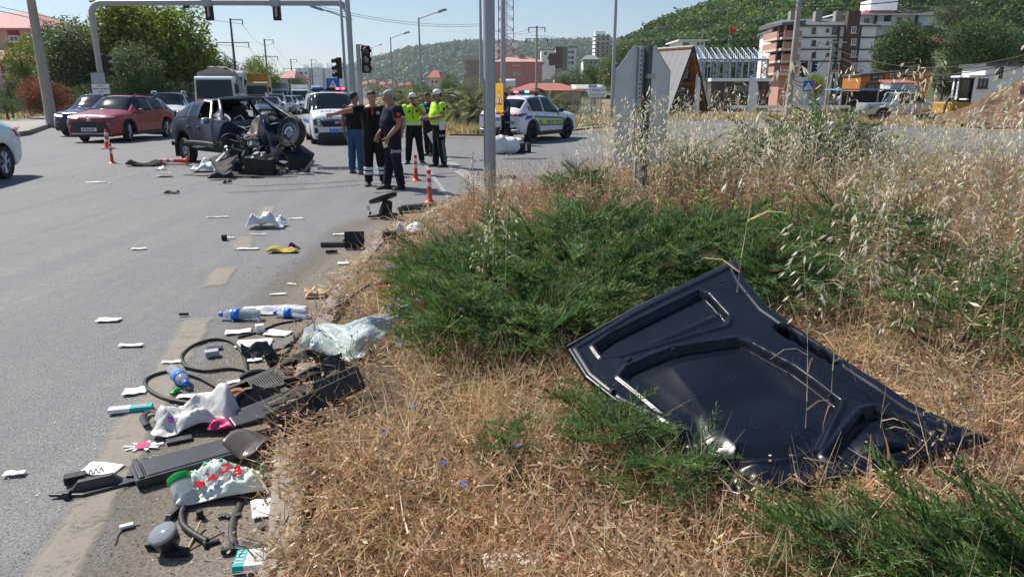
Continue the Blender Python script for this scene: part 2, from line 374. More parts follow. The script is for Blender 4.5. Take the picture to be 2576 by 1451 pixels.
for(i,j)in list(idx):
 if all(k in idx for k in((i+1,j),(i,j+1),(i+1,j+1))):
  mb.f.append((idx[(i,j)],idx[(i+1,j)],idx[(i+1,j+1)],idx[(i,j+1)]));mb.m.append(0)
verge=struct(mb.build('verge_soil',m_soil,smooth=True))
kerb_root=struct(bpy.data.objects.new('kerb',None));C.objects.link(kerb_root)
acc=0
for i in range(0,14):
 a,b_=Vector(ISL[i]).to_3d(),Vector(ISL[i+1]).to_3d();L=(b_-a).length;n_=max(1,round(L/.8));d=(b_-a).normalized()
 for k in range(n_):
  p=a.lerp(b_,(k+.5)/n_);mb=MB();mb.box((0,0,.0+random.uniform(-.008,.008)),(L/n_-.014,.13,.17))
  o=mb.build('kerbstone',m_kerb,kerb_root,(p.x+random.uniform(-.006,.006),p.y,0),(0,0,atan2(d.y,d.x)+random.uniform(-.01,.01)));bevel(o,.014,2)
pav=[gp(-300,392),gp(60,341),gp(140,313),lk+U*120,lk+U*120-N_*4,lk-N_*4,gp(60,341)-N_*4,gp(-300,392)-N_*4]
mb=MB();mb.prism([(p.x,p.y)for p in pav],-.02,.16);struct(mb.build('pavement',M('paving',(.33,.31,.28),.9,0,.2,2,bmp=.2,bs=20,dirt=.3)))
kb=struct(bpy.data.objects.new('kerb',None));C.objects.link(kb)
for a,b_ in((gp(-300,392),gp(60,341)),(gp(60,341),gp(140,313)),(lk,lk+U*60)):
 L=(b_-a).length;n_=round(L/1.5);d=(b_-a).normalized()
 for k in range(n_):
  p=a.lerp(b_,(k+.5)/n_)+Vector((d.y,-d.x,0))*.07;mb=MB();mb.box((0,0,.08),(L/n_-.03,.2,.22));mb.build('kerbstone',m_kerb,kb,p,(0,0,atan2(d.y,d.x)))
MED=[gp(1130,341),gp(1240,343),gp(1440,329),gp(1550,317)]
MEDP=MED+[MED[3]+Vector((-2,14,0)),MED[3]+U*30+Vector((2,0,0)),MED[0]+U*160+N_*6,MED[0]+U*160]
mb=MB();mb.prism([(p.x,p.y)for p in MEDP],-.03,.07);struct(mb.build('median',m_land))
for a,b_ in zip(MED[:3],MED[1:]):
 strip('median_kerb',[a,b_],.2,.075,m_kerb)
dust_sheet('median_dust',-4.5,7,26,38,.3,lambda x,y:.9*max(0,1-seg_d(x,y)/2.2))
def hillmesh(name,fn,x0,x1,y0,y1,nx,ny,mt):
 mb=MB();mb.grid(lambda u,v:(lerp(x0,x1,u),lerp(y0,y1,v),fn(lerp(x0,x1,u),lerp(y0,y1,v))),nx,ny)
 return struct(mb.build(name,mt,smooth=True))
m_hill=M('hill_ground',(.075,.085,.035),.95,0,.4,.02)
def interp(tab,x):
 if x<=tab[0][0]:return tab[0][1]
 for(a,b_),(c_,d_)in zip(tab,tab[1:]):
  if x<=c_:
   t_=(x-a)/(c_-a);t_=t_*t_*(3-2*t_);return b_+(d_-b_)*t_
 return tab[-1][1]
def crest(tab,Y):return[(at(px,py,Y).x,at(px,py,Y).z)for px,py in tab]
FAR_Y=1700;farT=crest([(500,234),(700,225),(850,185),(940,158),(1060,132),(1180,118),(1300,116),(1420,112),(1500,110),(1600,105),(1800,95),(2576,90)],FAR_Y)
def far_h(x,y):
 c_=interp(farT,x*FAR_Y/max(y,1));k=sstep(1050,FAR_Y,y)
 if y>FAR_Y:k=1-.3*(y-FAR_Y)/800
 return-3+(c_+3)*k+9*mnoise.noise((x*.006,y*.006,1))*k
NR_Y=420;nrT=crest([(1480,236),(1540,185),(1600,130),(1660,92),(1740,62),(1840,28),(1920,-5),(2050,-60),(2300,-120),(2576,-170)],NR_Y)
def near_h(x,y):
 c_=interp(nrT,x*NR_Y/max(y,1));k=sstep(85,NR_Y,y)**.8
 if y>NR_Y:k=1+.1*sstep(NR_Y,700,y)
 return-2+(c_+2)*k+4*mnoise.noise((x*.012,y*.012,4))*k
hillmesh('far_hill',far_h,-1600,2400,1000,2500,120,50,m_hill)
hillmesh('forest_hill',near_h,30,900,82,760,90,80,m_hill)
def crown_t(n,size,cols,flat=.8):
 T=Tmpl()
 for k in range(n):
  z=random.uniform(-.25,1);a=random.uniform(0,2*pi);r_=math.sqrt(max(0,1-z*z*.9));q=random.uniform(.72,1.05)
  p=Vector((r_*cos(a)*q,r_*sin(a)*q,z*flat*q));d=Vector((random.gauss(0,1),random.gauss(0,1),random.gauss(-.2,.6)))
  T.leaf(p-d.normalized()*size*.5,d,size*random.uniform(.7,1.4),size*random.uniform(.5,.9),pick(cols))
 return T.arr()
GR=[(.050,.095,.024),(.065,.115,.030),(.080,.125,.034),(.042,.078,.026),(.095,.135,.040)]
cw=[crown_t(150,.25,GR)for _ in range(4)];cw2=[crown_t(64,.33,GR)for _ in range(4)]
def forest(name,fn,n,tr,yr,smin,smax,cond=None,temps=cw,col=1.0):
 cl=Cloud();ys=yr[0]+(yr[1]-yr[0])*rng.random(n)**.8;xs=ys*rng.uniform(*tr,n)
 pts=[(x,y,fn(x,y))for x,y in zip(xs,ys)if cond is None or cond(x,y)]
 pts=np.array(pts);k=rng.integers(0,len(temps),len(pts))
 for i,T in enumerate(temps):
  p=pts[k==i];m_=len(p)
  if m_:
   sc=rng.uniform(smin,smax,m_);p=p.copy();p[:,2]+=sc*.35
   cl.put(T,p,rot_mats(rng.uniform(0,6.28,m_),np.zeros(m_)),sc,tints(m_,.22,.07)*col*np.array([[1+.45*mnoise.noise((q[0]*.02,q[1]*.02,1)),1+.32*mnoise.noise((q[0]*.02,q[1]*.02,1)),1+.2*mnoise.noise((q[0]*.03,q[1]*.03,5))]for q in p]))
 o=cl.build(name,kind='stuff');return tag(o,None)
okf=lambda x,y:near_h(x,y)>3 and not any(a<CX+F*x/y<b_ and y<Y_ for a,b_,Y_ in((2090,2370,185),(1690,1800,150),(2325,2420,165)))
tag(forest('forest',near_h,1300,(.08,.92),(120,250),2.4,4.6,okf),'dense green deciduous forest covering the lower near hillside','forest')
tag(forest('forest',near_h,3000,(.08,.92),(250,560),2.6,5.2,okf,cw2),'dense green deciduous forest along the crest of the near hill','forest')
cwf=[crown_t(14,.8,GR)for _ in range(4)]
tag(forest('distant_forest',far_h,9000,(-.47,.62),(1080,1760),6,11,lambda x,y:far_h(x,y)>4,cwf,.9),'hazy green woods covering the far hill','forest')
# ================================================================ TREES, BUILDINGS, POLES AND WIRES
def pxm(Y):return Y/F
def clump_t(n,size,cols,r=1.0,jit=1.0):
 T=Tmpl()
 for k in range(n):
  p=Vector((random.gauss(0,1),random.gauss(0,1),random.gauss(0,.8))).normalized()*r*random.uniform(.35,1)**.5
  d=(p.normalized()*.5+Vector((random.gauss(0,1),random.gauss(0,1),random.gauss(-.15,.7))));T.leaf(p,d,size*random.uniform(.7,1.3),size*random.uniform(.4,.7),pick(cols))
 return T.arr()
G_MID=[(.055,.095,.024),(.070,.115,.030),(.090,.135,.036),(.045,.080,.022)]
G_BRT=[(.150,.205,.026),(.185,.230,.030),(.120,.175,.024),(.22,.23,.035)]
G_DRK=[(.030,.052,.018),(.040,.066,.024),(.050,.078,.028)]
G_OLV=[(.090,.125,.046),(.115,.150,.060),(.075,.108,.042),(.15,.175,.08)]
CL={k:[clump_t(44,.30,v)for _ in range(4)]for k,v in dict(mid=G_MID,bright=G_BRT,dark=G_DRK,olive=G_OLV).items()}
CL['oleander']=[clump_t(44,.26,G_MID[:2]+[(.30,.02,.025),(.36,.03,.04)]+G_OLV[:1])for _ in range(4)]
CL['hedge']=[clump_t(40,.2,[(.20,.22,.03),(.15,.19,.03),(.24,.24,.05)])for _ in range(3)]
def tree(name,label,px,hw,py0,py1,Y,kind,n=150,trunk=True,group=None,cat='tree',lobes=7,seed=0,depth=1.0,cs=.9):
 """crown between rows py0 (top) and py1 (bottom), half-width hw pixels, standing Y metres off"""
 rs=np.random.default_rng(seed+int(px*7));k=pxm(Y);top,bot=at(px,py0,Y).z,at(px,py1,Y).z;bx=at(px,py1,Y).x;rw=hw*k
 t_=thing(name,label,cat,(bx,Y,0),0,group);cl=Cloud();cz,rh=(top+bot)/2,max(.3,(top-bot)/2)
 L=[(np.array([0,0,-.06*rh]),np.array([rw*.80,rw*.80*depth,rh*.90])),(np.array([0,0,-.45*rh]),np.array([rw*.82,rw*.82*depth,rh*.5]))]
 for i in range(lobes):
  a,zz=rs.uniform(0,6.28),rs.uniform(-.9,.85);q=math.sqrt(1-zz*zz)*rs.uniform(.45,.72)
  L.append((np.array([cos(a)*q*rw,sin(a)*q*rw*depth,zz*rh*.66]),np.array([rw,rw*depth,rh])*rs.uniform(.28,.46)))
 c_s=min(rw,rh)*.25*cs;N=int(n*1.55);vol=np.array([np.prod(l[1])**.67 for l in L]);cnt=(vol/vol.sum()*N).astype(int)+2
 for(c0_,r0_),m_ in zip(L,cnt):
  d=rs.normal(0,1,(m_,3));d/=np.linalg.norm(d,axis=1)[:,None];p=c0_+d*r0_*rs.uniform(.72,1.03,(m_,1));p[:,2]+=cz
  p[:,2]=np.maximum(p[:,2],max(.25,bot*.9));kk=rs.integers(0,len(CL[kind]),m_);lob=rs.normal(1,.10)
  for i,T in enumerate(CL[kind]):
   q=p[kk==i];
   if len(q):cl.put(T,q,rot_mats(rs.uniform(0,6.28,len(q)),rs.uniform(-.4,.4,len(q))),c_s*rs.uniform(.7,1.35,len(q)),tints(len(q),.13,.05)*lob)
 cl.build('crown',t_)
 if trunk:
  mb=MB();r0=max(.07,rw*.06)
  mb.tube([(0,0,-.1),(.1*r0,0,bot*.5),(.3*r0,0,cz),(0,0,cz+rh*.5)],[r0*1.3,r0,r0*.7,r0*.2],8)
  for i in range(5):
   a=i*1.3;mb.tube([(0,0,lerp(bot,cz,.2+.15*i)*.9),(cos(a)*rw*.3,sin(a)*rw*.3,cz),(cos(a)*rw*.6,sin(a)*rw*.6,cz+rh*.3)],[r0*.55,r0*.35,r0*.1],6)
  mb.build('trunk',m_bark,t_,smooth=True)
 return t_
tree('tree','tall broad yellow-green tree rising above the gantry beam',400,138,-10,262,56,'bright',560,lobes=11,seed=1)
tree('tree','olive-green feathery tree behind the gantry sign post',212,98,34,262,54,'olive',380,lobes=10,seed=2)
tree('tree','small olive tree standing in front of the tall yellow-green tree',352,68,96,262,50,'olive',260,seed=3)
tree('tree','dark pine behind the concrete pole with two pointed tops',152,50,40,235,66,'dark',200,seed=4)
tree('tree','yellow-green young tree in front of the pink building',70,48,84,250,58,'bright',180,seed=5)
tree('tree','dark conifer right of the tall yellow-green tree',528,58,100,262,78,'dark',260,seed=6)
tree('tree','dark conifer further down the road behind the tarpaulin truck',592,46,140,255,100,'dark',150,seed=7)
tree('tree','bright green tree behind the yellow dump truck',665,46,135,245,112,'bright',170,seed=8)
tree('tree','dark bushy tree beside the red-roofed roadside house',752,28,190,232,150,'mid',90,seed=9)
tree('tree','small reddish tree behind the red-roofed roadside house',718,14,178,215,160,'olive',50,seed=10)
tree('oleander_bush','oleander bush covered in red flowers behind the concrete pole',118,62,186,285,46,'oleander',260,cat='bush',lobes=8,seed=11)
tree('bush','dark round bush below the pink building',28,44,198,262,47,'dark',130,cat='bush',seed=12)
tree('bush','low yellow-green bush at the left edge of the pavement',18,48,240,290,43,'mid',130,cat='bush',seed=13)
tree('bush','dark green bush under the trees behind the white text sign',240,60,205,262,48,'mid',150,cat='bush',seed=14)
tree('bush','dark green thicket below the tall yellow-green tree',420,75,200,255,50,'dark',170,cat='bush',seed=15)
tree('walnut_tree','broad dark green walnut tree beside the white apartment block',2262,82,55,200,78,'mid',330,lobes=9,seed=21)
tree('walnut_tree','large dark green tree on the slope above the white cabin',2455,85,45,180,92,'mid',330,lobes=9,seed=22)
tree('tree','dark green tree at the right edge of the hillside',2585,62,40,190,96,'dark',200,seed=23)
tree('tree','dark tree between the white villa and the right edge',2400,60,0,70,150,'dark',160,seed=24)
tree('conifer','small bushy yellow-green conifer in front of the white apartment block',2050,24,178,250,64,'bright',110,seed=25,cat='tree')
tree('conifer','dark little conifer left of the orange cabin',2135,26,165,245,70,'dark',110,seed=26,cat='tree')
tree('tree','light green willow rising behind the octagonal sign',1570,72,92,235,85,'olive',260,seed=27)
tree('tree','rounded tree on the ridge of the near hill',1612,22,82,135,210,'mid',90,seed=28)
tree('tree','green tree beside the telecom tower hill houses',1430,55,165,235,130,'mid',170,seed=29)
tree('tree','round tree in front of the grey unfinished block',1128,28,185,232,150,'mid',100,seed=30)
tree('tree','mid green tree under the little green-roofed house',1497,35,160,230,110,'mid',130,seed=31)
tree('tree','dark tree between orange cabin and white cabin',2385,45,150,240,70,'dark',160,seed=32)
tree('bush','clipped round bush behind the traffic police car',1432,30,246,288,42,'dark',90,cat='bush',trunk=False,seed=33)
for i,(px,w_,a,b_,Y)in enumerate([(940,26,206,235,260),(1000,36,208,236,230),(1055,30,200,236,210),(1180,34,196,236,140),(1085,24,212,240,120),(1245,30,190,238,125)]):
 tree('tree','small hazy tree at the foot of the far hill',px,w_,a,b_,Y,['mid','olive'][i%2],80,group='small trees at the foot of the far hill',seed=40+i)
for i in range(9):
 tree('thuja','yellow-green upright thuja of the clipped row behind the bus shelter',1396+9.5*i,6.5,233,272,62,'hedge',26,trunk=False,group='row of thujas',cat='shrub',lobes=2,seed=60+i)
PAL=[(.14,.17,.075),(.18,.20,.095),(.10,.13,.055),(.22,.21,.11)]
def frond_t(L=1.6):
 T=Tmpl();seg=14;pts=[]
 for k in range(seg+1):
  u=k/seg;pts.append(Vector((L*u*(1-.12*u),0,L*(.62*u-.78*u*u))))
 for k in range(1,seg):
  d=(pts[k+1]-pts[k]).normalized();c=pick(PAL);T.blade(pts[k-1],d,(pts[k]-pts[k-1]).length*1.6,.03,(.2,.17,.08))
  for s_ in(-1,1):
   for q in(0,.5):T.blade(pts[k].lerp(pts[k+1],q),d*.8+Vector((0,s_*.8,.12)),L*.26*(1-.55*k/seg)+.05,.035,c,side=(1,0,.3),droop=.3)
 return T.arr()
FR=[frond_t()for _ in range(3)]
def palm(px,py,Y,sc,label,group=None):
 p=at(px,py,Y);p.z=max(.05,p.z);t_=thing('palm',label,'palm',(p.x,Y,0),random.uniform(0,6),group);cl=Cloud();n_=34
 yaw=rng.uniform(0,6.28,n_);pit=-rng.uniform(-.55,1.15,n_)
 for i,T in enumerate(FR):
  m_=np.arange(n_)%3==i;cl.put(T,np.tile([0,0,.55*sc],(m_.sum(),1)),rot_mats(yaw[m_],pit[m_]),sc*rng.uniform(.75,1.1,m_.sum()),tints(m_.sum(),.2,.06))
 cl.build('crown',t_)
 mb=MB();mb.lathe([(.24*sc,-.05),(.27*sc,.2),(.24*sc,.5),(.12*sc,.75),(.02,.85)],10);mb.build('trunk',m_bark,t_,smooth=True)
for px,Y,sc,lb in((1190,34,1.35,'big palm on the median beside the traffic officers, nearest the road'),(1237,33,1.15,'palm on the median half hidden by the galvanised post'),(1152,38,1.1,'palm on the median behind the two traffic officers'),(1095,44,1.2,'palm behind the head of the officer on the phone'),(1040,50,1.25,'palm in the median row right of the fire crew'),(1010,58,1.3,'palm further back in the median row'),(985,66,1.3,'palm partly hidden behind the grey-haired man'),(1310,40,1.0,'dry palm behind the light bar of the traffic police car'),(1382,48,1.3,'upright palm behind the traffic police car roof'),(1065,41,.9,'low palm with dry fronds on the median'),(1120,60,1.4,'palm rising behind the white-capped officers')):
 palm(px,300,Y,sc,lb)
m_pane=M('window_glass',(.035,.05,.065),.08,0,.2,1.5,coat=1)
m_frame_w=M('white_window_frame',(.75,.75,.75),.5)
m_frame_d=M('dark_window_frame',(.04,.042,.045),.5)
_WM={}
def win_mesh(w,h,fm):
 k=(round(w,2),round(h,2),fm.name)
 if k not in _WM:
  mb=MB();b_=min(.09,w*.12)
  for c_,d_ in(((0,0,h/2-b_/2),(w,.12,b_)),((0,0,-h/2+b_/2),(w,.12,b_)),((-w/2+b_/2,0,0),(b_,.12,h-2*b_)),((w/2-b_/2,0,0),(b_,.12,h-2*b_)),((0,0,0),(b_*.7,.10,h-2*b_)),((0,-.04,-h/2-.04),(w+.12,.2,.07))):mb.box(c_,d_)
  p=MB();p.box((0,.02,0),(w-2*b_+.01,.05,h-2*b_+.01));_WM[k]=(mb.mesh('window',fm),p.mesh('pane',m_pane))
 return _WM[k]
def window(par,x,z,w,h,y,fm=None,rz=0):
 a,b_=win_mesh(w,h,fm or m_frame_w);o=link('window',a,par,(x,y,z)if rz==0 else(y,x,z),(0,0,rz));link('pane',b_,o);return o
def house(name,label,cat,px0,px1,py0,Y,depth,wall,yaw=0,base=0,py1=None,wins=(),roof=None,roofm=None,ov=.4,ridge=1.2,fm=None,wcol=None):
 """front wall from column px0 to px1, top at row py0; windows given as (px, py, w, h) pixels of the front wall"""
 k=pxm(Y);a,c_=at(px0,py0,Y),at(px1,py0,Y);w_=c_.x-a.x;h_=a.z-base;cx_=(a.x+c_.x)/2
 if py1 is not None:base=at(px0,py1,Y).z;h_=a.z-base
 t_=thing(name,label,cat,(cx_,Y,base),yaw);mb=MB();mb.box((0,depth/2,h_/2-(2 if base>1 else 0)),(w_,depth,h_+(4 if base>1 else 0)));mb.build('wall',wall,t_)
 for(wx,wy,ww,wh)in wins:
  q=at(wx,wy,Y);window(t_,q.x-cx_,q.z-base,ww*k,wh*k,-.04,fm)
 if roof=='flat':mb=MB();mb.box((0,depth/2,h_+.12),(w_+ov*2,depth+ov*2,.24));mb.build('roof',roofm,t_)
 if roof=='hip':
  mb=MB();x,y0,y1=w_/2+ov,-ov,depth+ov;iw=w_*.22
  mb.add([(-x,y0,h_),(x,y0,h_),(x,y1,h_),(-x,y1,h_),(-iw,depth/2,h_+ridge),(iw,depth/2,h_+ridge),(-x,y0,h_-.18),(x,y0,h_-.18),(x,y1,h_-.18),(-x,y1,h_-.18)],[(0,1,5,4),(2,3,4,5),(1,2,5),(3,0,4),(6,7,1,0),(7,8,2,1),(8,9,3,2),(9,6,0,3),(9,8,7,6)]);mb.build('roof',roofm,t_)
 return t_,w_,h_,cx_,base
m_pink=M('pink_render',(.56,.40,.38),.85,0,.06,.5,dirt=.1);m_rtile=M('red_roof',(.38,.13,.10),.8,0,.15,1.5,bmp=.3,bs=8);m_rtile2=M('faded_pink_roof',(.50,.27,.24),.8,0,.12,1.5,bmp=.3,bs=8)
m_wwall=M('white_render',(.82,.83,.84),.85,0,.05,.4,dirt=.08);m_gwall=M('grey_render',(.42,.40,.38),.9,0,.1,.4,dirt=.25);m_dgrey=M('dark_grey_render',(.075,.07,.068),.85,0,.1,.6)
m_brk=M('red_brick_wall',(.46,.25,.20),.9,0,.2,2.5,bmp=.3,bs=12,dirt=.15,dirtc=(.45,.38,.32));m_pbrk=M('pink_brick_wall',(.52,.24,.23),.9,0,.1,1.2,bmp=.2,bs=10)
m_darkroof=M('grey_roof',(.11,.115,.125),.7,0,.1,1);m_cream=M('cream_render',(.60,.55,.48),.9,0,.08,.5,dirt=.15);m_rpan=M('dark_red_panel',(.28,.04,.05),.7)
t_,w_,h_,cx_,b0=house('pink_building','pink institutional building with dark red window panels behind the left trees','building',-260,84,72,74,14,m_pink,roof='hip',roofm=m_rtile2,ridge=2.2,ov=.5,wins=[(x,y,22,14)for y in(98,129)for x in(36,-40)])
for y in(81,114):mb=MB();q=at(34,y,74);mb.box((q.x-cx_,-.04,q.z),(26*pxm(74),.14,14*pxm(74)));mb.build('window_panel',m_rpan,t_)
t_,w_,h_,cx_,b0=house('pink_annex','low pink annex with a pinkish roof in front of the pink building','building',-220,50,150,68,8,m_pink,roof='hip',roofm=m_rtile2,ridge=1.0,wins=[(22,176,34,20),(-40,176,34,20)])
mb=MB();q=at(8,176,68);mb.box((q.x-cx_,-.05,q.z-.1),(.25,.12,1.6));mb.build('window_panel',m_rpan,t_)
t_,*_=house('long_white_block','long pale apartment block with a stepped blank wall beyond the traffic queue','building',744,862,172,265,30,m_wwall,wins=[(757,186,9,8),(769,184,4,4),(762,205,5,5),(771,208,5,5)],fm=m_frame_d)
for x,w2,h2 in((-6,2,1.4),(-2,3,1.8),(3,2,1.2),(6,2.5,2.2)):mb=MB();mb.box((x,6,0+at(744,172,265).z+h2/2),(w2,3,h2));mb.build('rooftop_hut',m_wwall,t_)
for x in(-3.5,1.5,5.5):
 mb=MB();mb.box((x,-.25,at(744,172,265).z/2),(.5,.5,at(744,172,265).z));mb.build('pilaster',m_gwall,t_)
t_,w_,h_,cx_,b0=house('roadside_house','two-storey roadside house with a red tiled roof and blue balcony','house',700,738,197,150,10,m_cream,roof='hip',roofm=m_rtile2,ridge=1.6,wins=[(728,205,6,7)],fm=m_frame_d)
mb=MB();mb.box((-.6,-.7,h_*.45),(3,1.4,.9));mb.build('balcony',M('light_blue_paint',(.10,.32,.52),.5),t_)
t_,*_=house('village_house','reddish tiled village house below the far hill','house',1078,1106,196,230,10,m_cream,roof='hip',roofm=m_rtile,ridge=2.4,wins=[(1088,206,4,5),(1098,206,4,5)],fm=m_frame_d)
house('village_block','red-walled village block with dark roof huts below the far hill','building',1088,1112,184,250,10,M('dull_red_render',(.33,.15,.13),.9),roof='flat',roofm=m_darkroof,wins=[(1095,190,3,4),(1104,190,3,4)],fm=m_frame_d)
for i,(a,c_,y,Y)in enumerate([(906,924,213,330),(926,944,209,350),(950,968,214,360),(975,990,211,380),(1000,1014,216,400),(1020,1036,214,380)]):
 house('village_house','tiny pale house in the row under the far hill','house',a,c_,y,Y,9,m_cream if i%2 else m_wwall,roof='hip',roofm=m_rtile,ridge=1.6,wins=[((a+c_)/2,y+5,3,4)],fm=m_frame_d)['a' if 0 else 0]['group']='tiny houses under the far hill'
t_,w_,h_,cx_,b0=house('unfinished_block','grey unfinished concrete apartment block with open floors','building',1170,1242,140,175,14,m_gwall,wins=[(1206,y,7,9)for y in(160,178,196)]+[(1222,y,7,9)for y in(160,178,196)])
for y in(154,171,189):mb=MB();q=at(1206,y,175);mb.box((0,-.5,q.z),(w_+1.2,1.2,.35));mb.build('floor_slab',m_conc,t_)
mb=MB();mb.box((w_*.2,4,h_+1),(w_*.45,5,2));mb.build('stair_head',m_gwall,t_)
t_,w_,h_,cx_,b0=house('pink_brick_house','pink brick house with few tiny windows right of the galvanised post','building',1244,1364,156,140,16,m_pbrk,roof='hip',roofm=m_rtile2,ridge=1.3,ov=.5,wins=[(1294,162,7,6),(1305,162,7,6),(1294,185,7,6),(1305,185,7,6)])
mb=MB();mb.box((w_*.08,5,h_+.9),(1.2,1.2,1.6));mb.build('chimney',m_conc,t_)
mb=MB();mb.lathe([(.75,-1.4),(.8,-1.3),(.8,1.3),(.75,1.4)],12,mat=AX_X);o=mb.build('water_tank',m_wht,None,at(1277,211,128),smooth=True);tag(o,'white cylindrical water tank in front of the pink brick house','tank')
t_,*_=house('low_shed','long low building with a dull red sheet roof behind the traffic police car','building',1288,1462,228,108,9,m_conc,roof='hip',roofm=m_rtile,ridge=1.1,ov=.6)
t_,w_,h_,cx_,b0=house('apartment_tower','white apartment block with a dark glazed centre and brown balconies','building',1398,1450,120,240,12,m_wwall,py1=178,wins=[(1440,y,6,6)for y in(131,145,158)]+[(1432,y,4,4)for y in(131,145,158)],roof='flat',roofm=m_darkroof,ov=.5,fm=m_frame_d)
mb=MB();mb.box((-.5,-.06,h_/2),(2.0,.2,h_));mb.build('glazed_strip',m_pane,t_)
for q in range(5):
 mb=MB();mb.box((-w_/2+1.2,-.6,1.2+q*h_/5.4),(2.4,1.2,.9));mb.build('balcony',M('brown_balcony',(.20,.09,.07),.8)if q==0 else bpy.data.materials['brown_balcony'],t_)
t_,*_=house('white_block','small white and black block left of the white apartment tower','building',1362,1396,126,235,9,m_wwall,py1=165,wins=[(1372,135,5,6),(1380,146,5,6)],fm=m_frame_d,roof='flat',roofm=m_darkroof,ov=.2)
mb=MB();mb.box((1.4,-.1,1.8),(2.2,.3,3.6));mb.build('dark_panel',m_dgrey,t_)
t_,w_,h_,cx_,b0=house('hill_tower','tall apartment tower with stacked balconies standing alone on the hill','building',1498,1536,88,420,14,m_wwall,py1=140)
for q in range(6):
 mb=MB();mb.box((-.8,-.8,h_-1.2-q*2.1),(w_+1.6,2.0,.5));mb.build('balcony',m_conc,t_)
 for x in(-2.6,.2,2.8):window(t_,x,h_-.3-q*2.1-1.9+2.0,1.1,1.0,-.05,m_frame_d)
mb=MB();mb.box((-1.2,5,h_+1),(6,5,2.2));mb.build('stair_head',m_wwall,t_)
house('green_roofed_house','white house with a pale green hipped roof on the hillside','house',1468,1508,150,250,9,M('pale_green_render',(.62,.66,.58),.9),py1=166,roof='hip',roofm=M('green_roof',(.20,.24,.20),.8),ridge=1.6,wins=[(1476,157,4,5),(1487,157,4,5),(1498,157,4,5)],fm=m_frame_d)
house('flat_roofed_house','white house with a thin overhanging flat roof behind the wooden chalet','house',1714,1774,104,140,10,m_wwall,py1=130,roof='flat',roofm=m_wwall,ov=.7,wins=[(1726,112,14,7),(1756,110,5,5),(1766,110,5,5)],fm=m_frame_d)
house('slope_house','cream house with a red tiled roof half hidden by trees on the right slope','house',2338,2402,108,150,9,m_cream,py1=150,roof='hip',roofm=m_rtile,ridge=1.5,wins=[(2350,122,8,9),(2366,122,8,9),(2390,118,8,9),(2352,140,8,8)],fm=m_frame_d)
t_,w_,h_,cx_,b0=house('apartment_block','four-storey white apartment block with raw brick balcony side and brown stair tower','building',2010,2206,64,92,14,m_wwall,yaw=0,wins=[(x,y,13,15)for y in(78,109,139,170)for x in(2100,)]+[(x,y,9,12)for y in(78,109,139,170)for x in(2047,)]+[(x,y,6,7)for y in(77,108,138)for x in(2082,)],roof='hip',roofm=m_darkroof,ridge=1.4,ov=.35,fm=m_frame_d)
for y in(95,125,155):mb=MB();q=at(2120,y,92);mb.box((0,-.05,q.z),(w_+.04,.14,.16));mb.build('dark_band',m_dgrey,t_)
mb=MB();q=at(2125,64,92);mb.box((q.x-cx_+.75,-.30,h_/2+.8),(1.5,.8,h_+1.6));tw=mb.build('stair_tower',M('brown_render',(.10,.065,.045),.85),t_)
for y in(77,107,137,167):q=at(2127,y,92);window(t_,q.x-cx_+.65,q.z,.6,.75,-.77,m_frame_w)
for dx in(-.55,2.1):mb=MB();q=at(2125,64,92);mb.box((q.x-cx_+dx-.1,-.06,h_/2),(.22,.18,h_));mb.build('dark_band',m_dgrey,t_)
for x in(-4.2,-1,1.6):mb=MB();mb.box((x,4,h_+1.1),(.9,.9,1.8));mb.build('chimney',m_conc,t_)
bw=(2010-1978)*pxm(92)
mb=MB();mb.box((-w_/2-bw/2+.01,2.5,h_/2),(bw,4.4,h_));mb.build('brick_wing',m_brk,t_)
mb=MB();mb.add([(-w_/2-bw-.6,-.5,h_+.02),(-w_/2+.6,-.5,h_+.02),(-w_/2+.6,8,h_+.9),(-w_/2-bw-.6,8,h_+.02),(-w_/2-bw-.6,-.5,h_+.25),(-w_/2+.6,-.5,h_+.55),(-w_/2+.6,8,h_+1.4),(-w_/2-bw-.6,8,h_+.5)],[(3,2,1,0),(4,5,6,7),(0,1,5,4),(1,2,6,5),(2,3,7,6),(3,0,4,7)]);mb.build('wing_roof',m_darkroof,t_)
for y in(98,126,156,186):
 q=at(1990,y,92);mb=MB();mb.box((-w_/2-bw/2-.3,-.2,q.z),(bw+.8,1.9,.28));bal=mb.build('balcony',m_cream,t_)
 mb=MB();mb.box((-w_/2-bw/2-.2,-1.05,q.z+.5),(bw+.5,.14,.72));mb.build('parapet',m_brk,bal)
 if y<180:
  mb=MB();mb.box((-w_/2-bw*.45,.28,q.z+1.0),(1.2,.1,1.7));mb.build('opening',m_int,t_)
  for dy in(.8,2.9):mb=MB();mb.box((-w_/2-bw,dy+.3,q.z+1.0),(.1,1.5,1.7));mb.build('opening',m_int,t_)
 mb=MB();mb.box((-w_/2-bw-.5,2.2,q.z),(1.0,5,.28));mb.build('floor_slab',m_cream,bal)
 mb=MB();mb.box((-w_/2-bw-.95,2.2,q.z+.5),(.12,5,.72));mb.build('parapet',m_brk,bal)
t_,w_,h_,cx_,b0=house('white_villa','white villa with a red tiled roof and dark brown posts high on the right slope','house',2112,2335,40,165,14,m_wwall,py1=66,roof='flat',roofm=m_wwall,ov=1.6,wins=[(2130,54,12,12),(2180,54,12,12),(2232,50,16,15),(2262,52,12,13),(2285,47,4,5)],fm=m_frame_d)
mb=MB();mb.box((1,7,h_+.9),(10,8,1.6),taper=.55);mb.build('tiled_roof',m_rtile,t_)
mb=MB();mb.box((1.5,6,h_+2.6),(6,5,2.2));mb.build('attic',m_wwall,t_)
for px in(2198,2300,2232):q=at(px,50,165);mb=MB();mb.box((q.x-cx_,-.9,h_/2),(.5,.5,h_));mb.build('post',M('dark_brown_post',(.06,.025,.02),.7)if px==2198 else bpy.data.materials['dark_brown_post'],t_)
